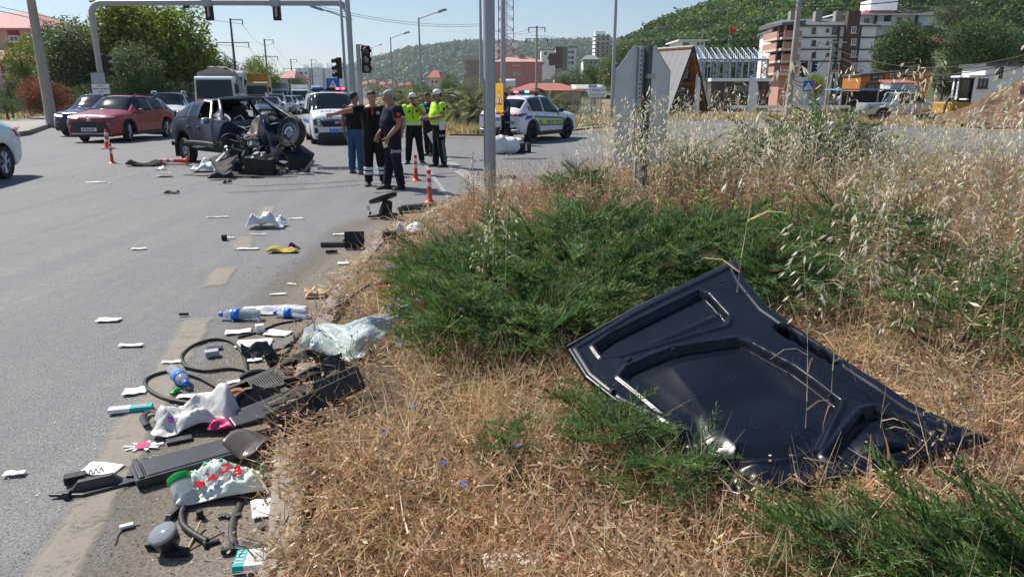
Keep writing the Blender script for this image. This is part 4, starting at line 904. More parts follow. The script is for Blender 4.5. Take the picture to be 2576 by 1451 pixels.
P_HATCH=dict(L=4.15,W=1.76,xr=.72,xf=3.30,wr=.325,sill=.23,chin=.22,rchin=.34,top=[(0,.92),(.12,1.0),(.62,1.40),(1.2,1.485),(1.9,1.50),(2.25,1.475),(3.02,1.035),(3.55,.95),(3.95,.85),(4.10,.77),(4.15,.66)],belt=[(0,.86),(.6,.97),(2.6,.91),(3.1,.88),(3.9,.80),(4.15,.58)],cowl=3.02,rooff=2.22,roofr=.72,tail=.20,pill=(.78,1.58,1.66,2.46),doors=(.95,1.62,2.75),glass=((.45,.74),(.80,1.58),(1.66,2.62)),doorspans=((.98,1.615),(1.63,2.78)))
def heading(loc_from,loc_to):d=Vector(loc_to)-Vector(loc_from);return atan2(d.y,d.x)
def place_car(name,label,cat_,pos,ang,p,scale=1.0,group=None):
 """pos: middle of the car on the road, ang: heading of the nose"""
 t_=thing(name,label,cat_,(0,0,0),ang,group,scale);o=Matrix.Rotation(ang,3,'Z')@Vector((p['L']/2*scale,0,0));t_.location=Vector((pos[0],pos[1],0))-o;return t_
m_lens=M('headlamp_lens',(.55,.57,.60),.08,.3,.05,8,coat=1);m_dlens=M('dark_lamp_lens',(.05,.055,.06),.08,.2,.1,8,coat=1);m_tail=M('red_tail_lamp',(.42,.01,.012),.15,0,.05,5,coat=1)
m_drl=M('lit_daytime_lamp',(.9,.9,.9),.2,emit=(1,.97,.9),es=6);m_trim=M('black_trim',(.022,.022,.024),.55,0,.2,20,bmp=.1,bs=60,dirt=.2);m_silv=M('silver_trim',(.45,.45,.46),.35,.7,.1,6)
m_plw=M('plate_white',(.72,.72,.72),.5,0,.04,5)
m_rcar=paint('red_car_paint',(.30,.018,.022),.05,.3)
p=dict(P_HATCH,paint=m_rcar,nosew=.16,steer=R(16),wr=.335,spokes=5,top=[(0,1.02),(.10,1.08),(.62,1.44),(1.2,1.515),(1.9,1.53),(2.25,1.50),(3.02,1.07),(3.55,1.0),(3.92,.93),(4.09,.87),(4.15,.78)],belt=[(0,.92),(.6,1.03),(2.6,.96),(3.1,.93),(3.9,.87),(4.15,.70)])
t_=place_car('parked_car','dusty red crossover with Y-spoke wheels standing at the junction, front towards the viewer','car',gp(244,357)+Vector((.25,1.6,0)),R(-92),p,1.06)
bvh,parts=car(t_,p);L=p['L'];F_=(-1,0,0)
patch(t_,bvh,'grille',m_trim,[(L,-.70,.36),(L,.70,.36),(L,.56,.68),(L,-.56,.68)],F_,(14,5))
patch(t_,bvh,'bumper_trim',m_silv,[(L,-.66,.27),(L,.66,.27),(L,.60,.325),(L,-.60,.325)],F_,(14,2),.014)
patch(t_,bvh,'chin',m_trim,[(L,-.76,.20),(L,.76,.20),(L,.74,.26),(L,-.74,.26)],F_,(14,2),.006)
for k in(1,-1):
 patch(t_,bvh,'headlight',m_drl if k<0 else m_lens,[(L,k*.38,.80),(L,k*.80,.83),(L,k*.80,.86),(L,k*.38,.84)],F_,(8,2),.012)
 patch(t_,bvh,'headlight',m_dlens,[(L,k*.58,.56),(L,k*.80,.58),(L,k*.80,.70),(L,k*.62,.68)],F_,(6,4),.012)
 for c_,x0,x1 in((xr_,a,b_)for xr_,a,b_ in((p['xr'],0,1),(p['xf'],0,1))):
  mb=MB();ra=p['wr']*1.17;mb.tube([(c_+cos(a)*(ra+.03),k*(p['W']/2-.02),p['wr']+sin(a)*(ra+.03))for a in[pi*q/16 for q in range(17)]],.04,5,flat=.5);mb.build('arch_trim',m_trim,t_)
 mb=MB();mb.box((2.0,k*(p['W']/2-.04),.27),(1.85,.05,.13));mb.build('sill_trim',m_trim,t_)
 mb=MB();mb.tube([(.8,k*.58,1.46),(.95,k*.6,1.555),(2.1,k*.59,1.56),(2.35,k*.57,1.47)],.022,6);mb.build('roof_rail',m_trim,t_,smooth=True)
 mb=MB();mb.tube([onbody(bvh,(x,k*2,cat(p['belt'],x)+.0),(0,-k,0),.006)for x in(.5,1.2,2.0,2.6)],.010,5);mb.build('window_trim',m_chr,t_)
patch(t_,bvh,'bonnet_slot',m_trim,[(L,-.40,.795),(L,.40,.795),(L,.40,.815),(L,-.40,.815)],F_,(10,1),.010)
plate(t_,bvh,'55 ANJ 569',L,.44,m_plw,m_black)
mb=MB();mb.tube([(cos(a)*.085,sin(a)*.042,0)for a in[2*pi*q/16 for q in range(16)]],.009,5,closed=True);mb.tube([(-.03,-.03,0),(-.005,.03,0)],.009,5);mb.tube([(.005,-.03,0),(.03,.03,0)],.009,5);mb.tube([(-.02,0,0),(.02,0,0)],.008,5)
q=onbody(bvh,(L,0,.745),F_,.012);mb.build('badge',m_chr,t_,q,(pi/2,0,pi/2))
mirrors(t_,2.62,.99,.86,m_rcar);handles(t_,bvh,[(1.05,.84),(1.75,.82)],m_rcar)
m_bcar=paint('dark_blue_car_paint',(.012,.016,.055),.05,.2)
p=dict(P_HATCH,paint=m_bcar,wr=.33,steer=R(5),top=[(0,1.02),(.10,1.10),(.62,1.46),(1.2,1.56),(1.9,1.58),(2.25,1.55),(3.02,1.08),(3.55,1.0),(3.92,.93),(4.09,.87),(4.15,.78)])
t_=place_car('parked_car','glossy dark blue crossover half hidden behind the red car','car',gp(182,343)+Vector((.2,1.9,0)),R(-86),p,1.06)
bvh,parts=car(t_,p)
patch(t_,bvh,'grille',m_trim,[(L,-.62,.30),(L,.62,.30),(L,.5,.62),(L,-.5,.62)],F_,(12,4))
for k in(1,-1):
 patch(t_,bvh,'headlight',m_drl if k<0 else m_lens,[(L,k*.42,.74),(L,k*.78,.78),(L,k*.78,.84),(L,k*.42,.79)],F_,(8,2),.012)
 patch(t_,bvh,'fog_light',m_dlens,[(L,k*.55,.36),(L,k*.74,.36),(L,k*.74,.5),(L,k*.6,.5)],F_,(5,3),.012)
mirrors(t_,2.62,1.0,.86,m_bcar)
m_wcar=paint('white_car_paint',(.74,.75,.77),.05,.25)
p=dict(P_HATCH,L=4.4,paint=m_wcar,wr=.315,spokes=7,top=[(0,.98),(.10,1.04),(.35,1.10),(1.0,1.42),(1.7,1.47),(2.2,1.45),(3.15,1.0),(3.75,.93),(4.2,.82),(4.4,.62)],belt=[(0,.90),(.6,.96),(2.6,.92),(3.3,.88),(4.1,.76),(4.4,.56)],cowl=3.15,rooff=2.3,roofr=1.0,tail=.40,xr=.85,xf=3.5,glass=((1.0,1.75),(1.84,2.75)),doorspans=((1.15,1.8),(1.82,2.95)),pill=(.95,1.75,1.84,2.75),doors=(1.15,1.81,2.95))
t_=place_car('parked_car','white car cut off by the left edge of the photo, rear wheel and tail showing','car',(-11.02,13.0),R(-79),p,1.05)
bvh,parts=car(t_,p)
for k in(1,-1):patch(t_,bvh,'tail_light',m_tail,[(.0,k*.55,.78),(.0,k*.84,.78),(.0,k*.84,.95),(.0,k*.6,.95)],(1,0,0),(5,3),.012)
for k in(1,-1):patch(t_,bvh,'tail_light',m_tail,[(.04,k*1.2,.74),(.32,k*1.2,.80),(.32,k*1.2,.92),(.02,k*1.2,.93)],(0,-k,0),(5,3),.010)
def queue_car(name,label,px,py,ang,paint_,sc=1.0,kind='suv',grp='vehicles queueing on the main road',detail=True,platetxt=None):
 g=gp(px,py)
 if kind=='suv':p=dict(P_HATCH,paint=paint_,L=4.3,W=1.8,wr=.34,sill=.28,top=[(0,1.05),(.08,1.15),(.4,1.55),(1.2,1.64),(2.0,1.65),(2.3,1.62),(3.0,1.15),(3.6,1.08),(4.08,1.01),(4.24,.94),(4.3,.82)],belt=[(0,1.0),(.6,1.04),(2.6,1.0),(3.1,.98),(4.05,.93),(4.3,.74)],xf=3.4)
 else:p=dict(P_HATCH,paint=paint_)
 L=p['L'];h_=Vector((cos(ang),sin(ang),0));pos=g-h_*(L/2)*sc
 t_=place_car(name,label,'car',pos,ang,p,sc,grp);bvh,parts=car(t_,p);zt=cat(p['top'],L-.15)
 patch(t_,bvh,'grille',m_trim,[(L,-.5,.62),(L,.5,.62),(L,.5,zt-.07),(L,-.5,zt-.07)],F_,(10,3));patch(t_,bvh,'bumper',m_trim,[(L,-.7,.28),(L,.7,.28),(L,.6,.44),(L,-.6,.44)],F_,(10,3))
 for k in(1,-1):
  patch(t_,bvh,'headlight',m_lens,[(L,k*.5,zt-.22),(L,k*.82,zt-.20),(L,k*.82,zt-.04),(L,k*.52,zt-.08)],F_,(6,3),.012)
  if kind=='suv':mb=MB();mb.tube([(.6,k*.6,1.56),(.75,k*.6,1.70),(2.0,k*.6,1.71),(2.25,k*.58,1.62)],.03,6);mb.build('roof_rail',m_silv,t_)
 mirrors(t_,2.65,1.08 if kind=='suv' else .97,.86,m_blk if kind=='suv' else paint_);plate(t_,bvh,platetxt or '55 ABJ 40',L,.53,m_plw,m_black);return t_
RA=atan2(-U.y,-U.x)
queue_car('queue_car','white crossover with silver roof rails between the red car and the wreck',416,337,RA+R(3),m_wcar,1.05)
m_gcar=paint('grey_car_paint',(.10,.105,.115),.1,.25);m_scar=paint('silver_car_paint',(.50,.52,.55),.1,.3,.4);m_dkb=paint('navy_car_paint',(.03,.05,.12),.1,.25)
for k,(px,py,mt,kd,lb)in enumerate([(388,305,m_wcar,'hatch','white car behind the roof of the red crossover'),(462,300,m_dkb,'suv','dark blue car with roof rails beside the tarpaulin truck'),(672,303,m_dkb,'hatch','dark blue car behind the roof of the wreck'),(690,296,m_wcar,'suv','white crossover with roof rails right of the truck with the tarpaulin'),(712,290,m_gcar,'hatch','dark grey car in the queue right of the white crossover'),(728,287,m_wcar,'hatch','white hatchback in the queue left of the silver saloon'),(748,283,m_scar,'hatch','silver car in the queue in front of the white box van'),(786,268,m_wcar,'suv','white car further back right of the white box van'),(797,264,m_gcar,'hatch','grey car nearest the police van in the queue'),(783,254,m_wcar,'suv','distant white car under the lorry with the blue cab')]):
 queue_car('queue_car',lb,px,py,RA+R(random.uniform(-3,3)),mt,1.0,kd)
def truck(label,px,py,cabm,w,cabh,boxh,boxm,kind,ang=RA,boxl=6,sc=1,wcab=None,name='truck',wind=(.55,.86)):
 g=gp(px,py);t_=thing(name,label,'truck',g,ang,'vehicles queueing on the main road',sc)
 mb=MB();D=1.9;hw_=(wcab or w)/2
 rings=[[(x,y,z)for y,z in((-hw_*s,.55),(hw_*s,.55),(hw_*s,cabh*.55),(hw_*s*.96,cabh*zt),(-hw_*s*.96,cabh*zt),(-hw_*s,cabh*.55))]for x,s,zt in((-D,1,1),(-.35,1,1),(-.08,.985,.97 if kind!='bonnet' else .97),(0,.96,.58))]
 mb.loft(rings);o=mb.build('cab',cabm,t_);bevel(o,.05,2)
 z0,z1=cabh*wind[0],cabh*wind[1];mb=MB();mb.add([(.02,-hw_*.9,z0),(.02,hw_*.9,z0),(-.10,hw_*.86,z1),(-.10,-hw_*.86,z1)],[(0,1,2,3)]);o=mb.build('windscreen',m_gls,t_,(.06,0,0));solid(o,.03,0)
 for k in(1,-1):
  mb=MB();mb.box((-.8,k*hw_,cabh*.72),(.8,.03,cabh*.25));mb.build('window',m_gls,t_)
  mb=MB();mb.box((.05,k*(hw_+.16),cabh*.72),(.10,.2,.5));mb.tube([(-.1,k*hw_,cabh*.85),(.05,k*(hw_+.16),cabh*.82)],.02,5);mb.build('mirror',m_blk,t_)
  mb=MB();mb.box((.04,k*hw_*.72,.95),(.08,.34,.22));mb.build('headlight',m_lens,t_)
 mb=MB();mb.box((.05,0,.62),(.2,hw_*2,.3));mb.build('bumper',m_trim if kind!='white' else m_wht,t_)
 mb=MB();mb.box((.04,0,1.2),(.06,hw_*1.3,.5));mb.build('grille',m_trim,t_)
 if kind=='tarp':
  mb=MB();mb.grid(lambda u,v:(-D-.2-boxl*u,lerp(-w/2,w/2,v),1.55+(boxh-1.55)*min(1,4.2*min(v,1-v))**.45+.22*math.sin(v*pi)*(.6+.4*sin(u*9))+.06*mnoise.noise((u*9,v*7,0))),24,24);o=mb.build('tarpaulin',boxm,t_,smooth=True)
  mb=MB();mb.prism([(-w/2,1.5),(w/2,1.5),(w/2,boxh*.93),(0,boxh*1.06),(-w/2,boxh*.93)],0,.12,Matrix(((0,0,1),(1,0,0),(0,1,0))),(-D-.25,0,0));mb.build('headboard',boxm,t_)
  mb=MB();mb.box((-D-.1,0,boxh*.83),(.12,w*.98,.22));mb.build('header_rail',m_wht,t_)
  for k in(1,-1):
   for q in range(3):mb=MB();mb.box((-D-.2-boxl/2,k*(w/2+.02),1.22+q*.2),(boxl,.05,.17));mb.build('side_board',m_cream,t_)
 elif boxh:
  mb=MB();mb.box((-D-.15-boxl/2,0,(boxh+1.0)/2),(boxl,w,boxh-1.0));o=mb.build('cargo_box',boxm,t_);bevel(o,.03,1)
  if kind=='dump':
   mb=MB();mb.box((-D-.4,0,boxh+.05),(1.2,w*1.02,.14));mb.build('canopy',boxm,t_)
   for q in range(5):mb=MB();mb.box((-D-.12,-w/2+(q+.5)*w/5,(boxh+2)/2),(.1,.10,boxh-2));mb.build('rib',boxm,t_)
 for x in(-1.0,-D-boxl*.75):
  for k in(1,-1):wheel(t_,(x,k*(w/2-.18),.5),.5,.28,k,m_galv,0,.58)
 mb=MB();mb.box((-D/2-boxl/2,0,.75),(D+boxl,.8,.3));mb.build('chassis',m_int,t_);return t_
m_tarp=M('grey_tarpaulin',(.26,.24,.215),.85,0,.15,1.5,bmp=.5,bs=5,dirt=.3);m_yel=M('yellow_truck',(.55,.32,.03),.5,0,.1,2,dirt=.25);m_ybeige=M('beige_cab',(.48,.38,.2),.5,0,.1,2,dirt=.2)
m_gbox=M('grey_cargo_box',(.36,.38,.40),.6,0,.08,1,dirt=.2);m_rtruck=M('dull_red_cab',(.30,.05,.05),.45,0,.1,2,dirt=.2)
t_=truck('old white and red lorry with a grey tarpaulin over its load',548,303,m_wht,2.45,2.75,3.25,m_tarp,'tarp',sc=1.0,boxl=6,wind=(.42,.92))
mb=MB();mb.box((.45,0,.98),(.9,2.2,.75),taper=.9);o=mb.build('bonnet',m_rtruck,t_);bevel(o,.08,3)
t_=truck('big white van roof rising behind the tarpaulin lorry',590,277,m_wht,2.4,3.9,4.1,m_wht,'white',boxl=5)
truck('yellow tipper lorry with a beige cab behind the tarpaulin lorry',650,275,m_ybeige,2.5,2.9,3.75,m_yel,'dump',boxl=6)
truck('lorry with a plain grey cargo box behind the white crossover',706,264,m_gbox,2.4,2.4,3.3,m_gbox,'box',boxl=6)
truck('white box van with a black windscreen in the queue',757,270,m_wht,2.1,2.15,2.75,m_wht,'white',boxl=3.5,name='box_van',wind=(.55,.92))
truck('white articulated lorry with a dark blue windscreen far back in the queue',797,250,m_wht,2.5,3.7,3.9,m_wht,'white',boxl=8,wind=(.42,.7))
m_bstr=M('police_blue',(.012,.10,.48),.4,0,.05,4);m_bbar=M('blue_lamp_cover',(.03,.06,.35),.12,0,.05,4,coat=1);m_rlit=M('lit_red_lamp',(.7,.02,.02),.2,emit=(1,.03,.05),es=14);m_rbar=M('red_lamp_cover',(.4,.02,.03),.12,0,.05,4,coat=1);m_blit=M('lit_blue_lamp',(.02,.1,.8),.2,emit=(.05,.3,1),es=9)
p=dict(P_HATCH,paint=m_wcar,L=4.34,W=1.80,wr=.33,sill=.26,xr=.85,xf=3.42,nosew=.10,nose=.28,steer=R(-4),top=[(0,1.6),(.06,1.78),(.3,1.83),(1.2,1.86),(2.2,1.86),(2.55,1.82),(3.38,1.24),(3.8,1.17),(4.15,1.08),(4.28,1.0),(4.34,.88)],belt=[(0,1.1),(2.6,1.06),(3.4,1.04),(4.1,.98),(4.34,.80)],cowl=3.36,rooff=2.55,roofr=.2,tail=.1,wroof=.80,glass=((1.5,2.2),(2.3,3.1)),doorspans=((1.3,2.2),(2.22,3.2)),pill=(1.5,2.2,2.3,3.1),doors=(1.3,2.21,3.2))
L=p['L'];g=gp(852,365);ang=RA+R(4);h_=Vector((cos(ang),sin(ang),0));t_=place_car('police_van','white police van with flashing roof bar facing the viewer behind the fire crew','van',g-h_*2.1,ang,p,.94)
bvh,parts=car(t_,p)
patch(t_,bvh,'grille',m_trim,[(L,-.50,.64),(L,.50,.64),(L,.56,.90),(L,-.56,.90)],F_,(12,5))
q0=onbody(bvh,(L,0,.7),F_,.0)
for i in range(5):patch(t_,bvh,'grille_bar',m_silv if i==4 else m_blk,[(L,-.5,.665+i*.045),(L,.5,.665+i*.045),(L,.5,.675+i*.045),(L,-.5,.675+i*.045)],F_,(10,1),.02)
patch(t_,bvh,'bumper',m_trim,[(L,-.80,.22),(L,.80,.22),(L,.62,.45),(L,-.62,.45)],F_,(12,4),.010)
for k in(1,-1):
 patch(t_,bvh,'headlight',m_dlens,[(L,k*.52,.66),(L,k*.82,.70),(L,k*.84,.93),(L,k*.56,.90)],F_,(7,5),.012)
 for zz in(.84,.74):patch(t_,bvh,'lamp',m_lens,[(L,k*.64-.06,zz-.045),(L,k*.64+.06,zz-.045),(L,k*.64+.06,zz+.045),(L,k*.64-.06,zz+.045)],F_,off=.03,shape='disc')
 patch(t_,bvh,'fog_recess',m_trim,[(L,k*.66,.42),(L,k*.82,.44),(L,k*.80,.62),(L,k*.70,.60)],F_,(5,4),.012)
 patch(t_,bvh,'side_stripe',m_bstr,[(.3,k*2,.72),(3.0,k*2,.72),(3.0,k*2,.86),(.3,k*2,.86)],(0,-k,0),(20,3),.006,.004)
mb=MB();mb.lathe([(.085,0),(.085,.01),(.07,.014),(.01,.014)],20,mat=Matrix.Scale(.5,3,(0,1,0)));q=onbody(bvh,(L,0,.79),F_,.03);bd=mb.build('badge',m_chr,t_,q,(pi/2,0,pi/2));text('Ford',.06,m_bstr,bd,(0,0,.016),(0,0,0),ext=.001)
plate(t_,bvh,'55 A 7430',L,.50,m_bstr,m_refl,.56,.14)
for i,ch in enumerate('POLİS'):
 y=-.44+i*.22;q=onbody(bvh,(3.83,y,3),(0,0,-1),.016);text(ch,.26,m_bstr,t_,q,(R(11),0,pi/2),name='bonnet_letter',ext=.002,sx=1.1)
mirrors(t_,3.06,1.14,.90,m_blk,1.3)
lb=MB();lb.box((0,0,0),(.28,1.36,.05));bar=lb.build('light_bar',m_blk,t_,(2.2,0,1.92))
for y,w2,mt in((-.42,.48,m_bbar),(.06,.36,m_blk),(.42,.48,m_rbar)):mb=MB();mb.box((0,y,.06),(.26,w2,.09),taper=.85);o=mb.build('lamp_cover',mt,bar);bevel(o,.02,2)
for y in(.32,.52):mb=MB();mb.box((.135,y,.06),(.02,.12,.06));mb.build('lamp',m_rlit,bar)
bar.rotation_euler=(0,0,0)
m_fluo=M('fluorescent_yellow_film',(.62,.74,.02),.45,0,.04,4)
p=dict(P_HATCH,paint=m_wcar,L=4.42,W=1.84,wr=.355,sill=.27,xr=.86,xf=3.53,rim=M('black_alloy',(.025,.025,.027),.35,.5,.1,8),spokes=6,wroof=.72,steer=R(-6),top=[(0,1.02),(.08,1.12),(.75,1.52),(1.3,1.615),(2.0,1.625),(2.4,1.595),(3.2,1.12),(3.8,1.05),(4.2,.96),(4.36,.88),(4.42,.76)],belt=[(0,.98),(.7,1.08),(2.6,1.0),(3.3,.96),(4.2,.85),(4.42,.64)],cowl=3.2,rooff=2.4,roofr=.72,tail=.25,glass=((.80,1.62),(1.70,2.78)),doorspans=((1.05,1.66),(1.68,2.95)),pill=(.80,1.62,1.70,2.78),doors=(1.05,1.67,2.95))
L=p['L'];g1,g2=gp(1335,356),gp(1424,346);t_=place_car('police_car','white traffic police crossover with yellow and blue side bands and a lit roof bar','car',gp(1372,356)+Vector((-.52,1.1,0)),R(58),p,1.0)
bvh,parts=car(t_,p);d=(0,1,0)
def side(name,mt,pts,off):return patch(t_,bvh,name,mt,[(a,-2,b_)for a,b_ in pts],d,(16,4),off,.003)
side('blue_band',m_bstr,[(.95,.86),(3.10,.78),(3.10,.83),(.95,.93)],.010);side('blue_band',m_bstr,[(1.32,.57),(3.06,.52),(3.06,.56),(1.32,.61)],.010)
side('yellow_band',m_fluo,[(1.32,.61),(3.06,.56),(3.10,.78),(1.25,.85)],.010);side('blue_tail_band',m_bstr,[(.26,.80),(.72,.84),(.76,.93),(.40,.95)],.010);side('yellow_band',m_fluo,[(.72,.84),(1.26,.80),(1.26,.85),(.76,.90)],.012)
side('blue_nose_band',m_bstr,[(3.06,.58),(3.12,.62),(3.24,.82),(3.10,.80)],.012);side('green_mark',M('green_film',(.02,.42,.08),.4),[(3.34,.84),(3.42,.84),(3.44,.88),(3.36,.88)],.012)
for i,ch in enumerate('TRAFİK POLİSİ'):
 x=1.82+i*.098;q=onbody(bvh,(x,-2,.685-i*.003),(0,1,0),.016);text(ch,.17,m_bstr,t_,q,(pi/2,R(3),0),ext=.002,bold=.003)
for i in range(4):
 for s_ in(1,-1):side('chevron',m_bstr,[(1.25+i*.07,.70),(1.28+i*.07,.70),(1.33+i*.07,.70+s_*.09),(1.30+i*.07,.70+s_*.09)],.014)
side('badge',M('police_badge_dark',(.04,.05,.16),.5),[(2.72,.90),(2.80,.90),(2.80,1.0),(2.72,1.0)],.012);side('sticker',m_red,[(.62,1.10),(.74,1.10),(.74,1.26),(.62,1.26)],.012)
B_=(1,0,0)
for k in(1,-1):
 patch(t_,bvh,'tail_light',m_tail,[(0,k*.44,.93),(0,k*.88,.93),(0,k*.88,1.02),(0,k*.44,.99)],B_,(6,2),.012);patch(t_,bvh,'tail_light',m_dlens,[(.02,k*2,.90),(.42,k*2,.98),(.42,k*2,1.04),(.02,k*2,1.0)],(0,-k,0),(6,2),.012)
 mb=MB();mb.box((2.15,k*(p['W']/2-.035),.30),(1.9,.05,.15));mb.build('sill_trim',m_trim,t_)
 for c_ in(p['xr'],p['xf']):mb=MB();ra=p['wr']*1.17;mb.tube([(c_+cos(a)*(ra+.03),k*(p['W']/2-.02),p['wr']+sin(a)*(ra+.03))for a in[pi*q/16 for q in range(17)]],.035,5,flat=.5);mb.build('arch_trim',m_trim,t_)
 patch(t_,bvh,'reflector',m_silv,[(.0,k*.5,.40),(.0,k*.86,.40),(.0,k*.86,.50),(.0,k*.5,.46)],B_,(6,2),.016)
patch(t_,bvh,'bumper',m_trim,[(0,-.86,.32),(0,.86,.32),(0,.86,.56),(0,-.86,.56)],B_,(10,4),.010)
plate(t_,bvh,'55 A 041',0,.82,m_bstr,m_refl,rear=True);q=onbody(bvh,(0,-.45,.70),B_,.016);text('TRAFİK',.14,m_bstr,t_,q,(pi/2,0,-pi/2),bold=.003)
mirrors(t_,2.78,1.08,.90,m_blk);handles(t_,bvh,[(1.12,.98),(1.80,.95)],m_wcar)
lb=MB();lb.box((0,0,0),(.26,1.1,.04));bar=lb.build('light_bar',m_blk,t_,(1.75,0,1.70))
for y,w2,mt in((-.38,.32,m_rbar),(-.06,.28,m_dlens),(.24,.28,m_bbar),(.46,.14,m_rbar)):mb=MB();mb.box((0,y,.05),(.24,w2,.09),taper=.85);o=mb.build('lamp_cover',mt,bar);bevel(o,.02,2)
for y,mt in((-.18,m_blit),(.30,m_rlit)):mb=MB();mb.box((-.125,y,.05),(.02,.16,.06));mb.build('lamp',mt,bar)
for x in(1.68,1.82):
 for y in(-.5,.5):mb=MB();mb.box((x,y,1.65),(.05,.05,.08));mb.build('bar_foot',m_blk,t_)
p=dict(P_HATCH,paint=m_scar,L=5.2,W=1.85,wr=.38,sill=.40,xr=1.1,xf=4.2,top=[(0,1.12),(1.5,1.12),(1.6,1.14),(1.9,1.70),(2.6,1.78),(3.0,1.75),(3.9,1.22),(4.6,1.12),(5.0,1.02),(5.2,.8)],belt=[(0,1.08),(1.7,1.09),(3.0,1.10),(4.0,1.08),(4.9,.98),(5.2,.74)],cowl=3.85,rooff=3.0,roofr=1.9,tail=1.6,glass=((1.95,2.6),(2.7,3.5)),doorspans=((1.9,2.64),(2.66,3.7)),pill=(1.95,2.6,2.7,3.5),doors=(1.9,2.65,3.7))
t_=place_car('pickup','silver pickup truck parked behind the wild oats left of the earth heap','pickup',at(2275,250,46).to_tuple()[:2],R(-6),p,1.0);bvh,parts=car(t_,p);mirrors(t_,3.5,1.2,.9,m_scar)
mb=MB();mb.tube([(1.55,-.75,1.1),(1.75,-.7,1.75),(1.75,.7,1.75),(1.55,.75,1.1)],.035,6);mb.build('roll_bar',m_chr,t_)
t_=thing('digger','small yellow and black digger cab beside the heap of earth','digger',at(2402,260,44).to_tuple()[:2]+(0,),R(20))
for c_,d_ in(((0,0,1.25),(1.1,1.2,.12)),((0,0,2.55),(1.15,1.25,.10))):mb=MB();mb.box(c_,d_);mb.build('cab_floor' if c_[2]<2 else 'cab_roof',m_blk,t_)
for x in(-.5,.5):
 for y in(-.55,.55):mb=MB();mb.box((x,y,1.9),(.1,.1,1.3));mb.build('cab_post',m_blk,t_)
mb=MB();mb.box((0,-.5,1.95),(.9,.03,1.1));mb.build('cab_glass',m_gls,t_)
mb=MB();mb.box((-.2,0,.85),(1.7,1.3,.7));o=mb.build('body',m_yel,t_);bevel(o,.08,2)
for y in(-.65,.65):mb=MB();mb.loft([[(x,y+dy,z)for x,z in((-1,.3),(-.8,.52),(.8,.52),(1,.3),(.8,.04),(-.8,.04))]for dy in(-.18,.18)]);mb.build('track',m_rub,t_)
mb=MB();mb.tube([(-.7,-.3,1.0),(-1.0,-.4,1.5),(-1.4,-.5,1.0),(-1.3,-.5,.5)],.09,6);mb.build('boom',m_blk,t_)
mb=MB();cx0=at(2588,260,40);mb.grid(lambda u,v:(cx0.x+(u-.5)*9,40+(v-.5)*7,max(-.1,2.85*math.exp(-(((u-.55)*2.6)**2+((v-.5)*2.6)**2)*1.1)**.8-.25+.32*mnoise.noise((u*7,v*6,3))+.22*mnoise.noise((u*19,v*17,3))+.12*mnoise.noise((u*45,v*40,3)))),110,90)
tag(mb.build('earth_heap',M('brown_earth',(.15,.085,.052),.95,0,.3,2.5,bmp=.8,bs=9),smooth=True),'big heap of brown excavated earth at the right edge','heap')
# ================================================================ GANTRY, SIGNALS, SIGNS, CONES, POSTS
m_rlens=M('unlit_red_lens',(.07,.012,.012),.2)
def signal_head(par,loc,rz,back=False,s=1.0,name='signal_head'):
 r_=bpy.data.objects.new(name,None);C.objects.link(r_);r_.parent=par;r_.location=loc;r_.rotation_euler=(0,0,rz);r_.scale=(s,)*3
 mb=MB();mb.box((0,0,0),(.30,.20,.95));o=mb.build('housing',m_blk,r_);bevel(o,.03,2)
 for i,c in enumerate((m_rlens,m_dlens,m_dlens)):
  z=.31-i*.31;mb=MB();mb.lathe([(.11,0),(.11,.01)],16,(0,-.11,z),Matrix.Rotation(pi/2,3,'X'));mb.build('lens',c,r_)
  mb=MB();mb.grid(lambda u,v:(.125*cos(pi*(1.15-1.3*u)),-.10-.22*v,z+.125*sin(pi*(1.15-1.3*u))-.03*v),14,2);solid(mb.build('visor',m_blk,r_,smooth=True),.006)
 return r_
Yg=35;pL,pR=at(270,300,Yg),at(893,250,Yg);zb=at(560,8,Yg).z
t_=thing('traffic_gantry','grey tubular traffic signal gantry spanning the main road','gantry',(pL.x,Yg,0));span=at(880,100,Yg).x-pL.x
mb=MB();R_=.55
pts=[(0,0,-.1),(0,0,zb-R_)]+[(R_-R_*cos(a),0,zb-R_+R_*sin(a))for a in[pi/2*q/6 for q in range(1,7)]]+[(span*.5,0,zb+.02),(span-R_,0,zb)]+[(span-R_+R_*sin(a),0,zb-R_+R_*cos(a))for a in[pi/2*q/6 for q in range(1,7)]]+[(span,0,-.1)]
mb.tube(pts,.135,12);mb.build('frame',m_galv,t_,smooth=True)
for x in(0,span):
 for z in(zb-.75,.9):mb=MB();mb.lathe([(.17,0),(.17,.06)],14,(x,0,z));mb.build('flange',m_galv,t_)
for px in(522,693):
 q=at(px,18,Yg);gx_=q.x-pL.x;mb=MB();mb.box((gx_,.15,zb-.3),(.36,.16,.92));o=mb.build('signal_back',m_blk,t_);bevel(o,.02,1)
 mb=MB();mb.box((gx_,.04,zb-.22),(.09,.06,.75));mb.build('bracket',m_galv,t_)
 mb=MB();mb.box((gx_,0,zb),(.42,.32,.32));mb.build('clamp',m_galv,t_)
q=at(466,12,Yg);mb=MB();mb.box((q.x-pL.x,.1,zb-.05),(.22,.2,.34));mb.build('camera_box',m_blk,t_)
signal_head(t_,(.10,.26,at(268,165,Yg).z),R(150),s=1.1)
mb=MB();mb.box((-.05,-.17,at(257,198,Yg).z),(.66,.03,.52));mb.build('blank_sign',m_galv,t_)
q=at(260,228,Yg);sg=thing('text_sign','white warning text sign on the left leg of the gantry','sign',(q.x,Yg-.2,q.z));mb=MB();mb.box((0,0,0),(.86,.025,.62));mb.build('plate',m_wht,sg);mb=MB()
for c_,d_ in(((0,-.014,.30),(.86,.006,.012)),((0,-.014,-.30),(.86,.006,.012)),((.424,-.014,0),(.012,.006,.60)),((-.424,-.014,0),(.012,.006,.60))):mb.box(c_,d_)
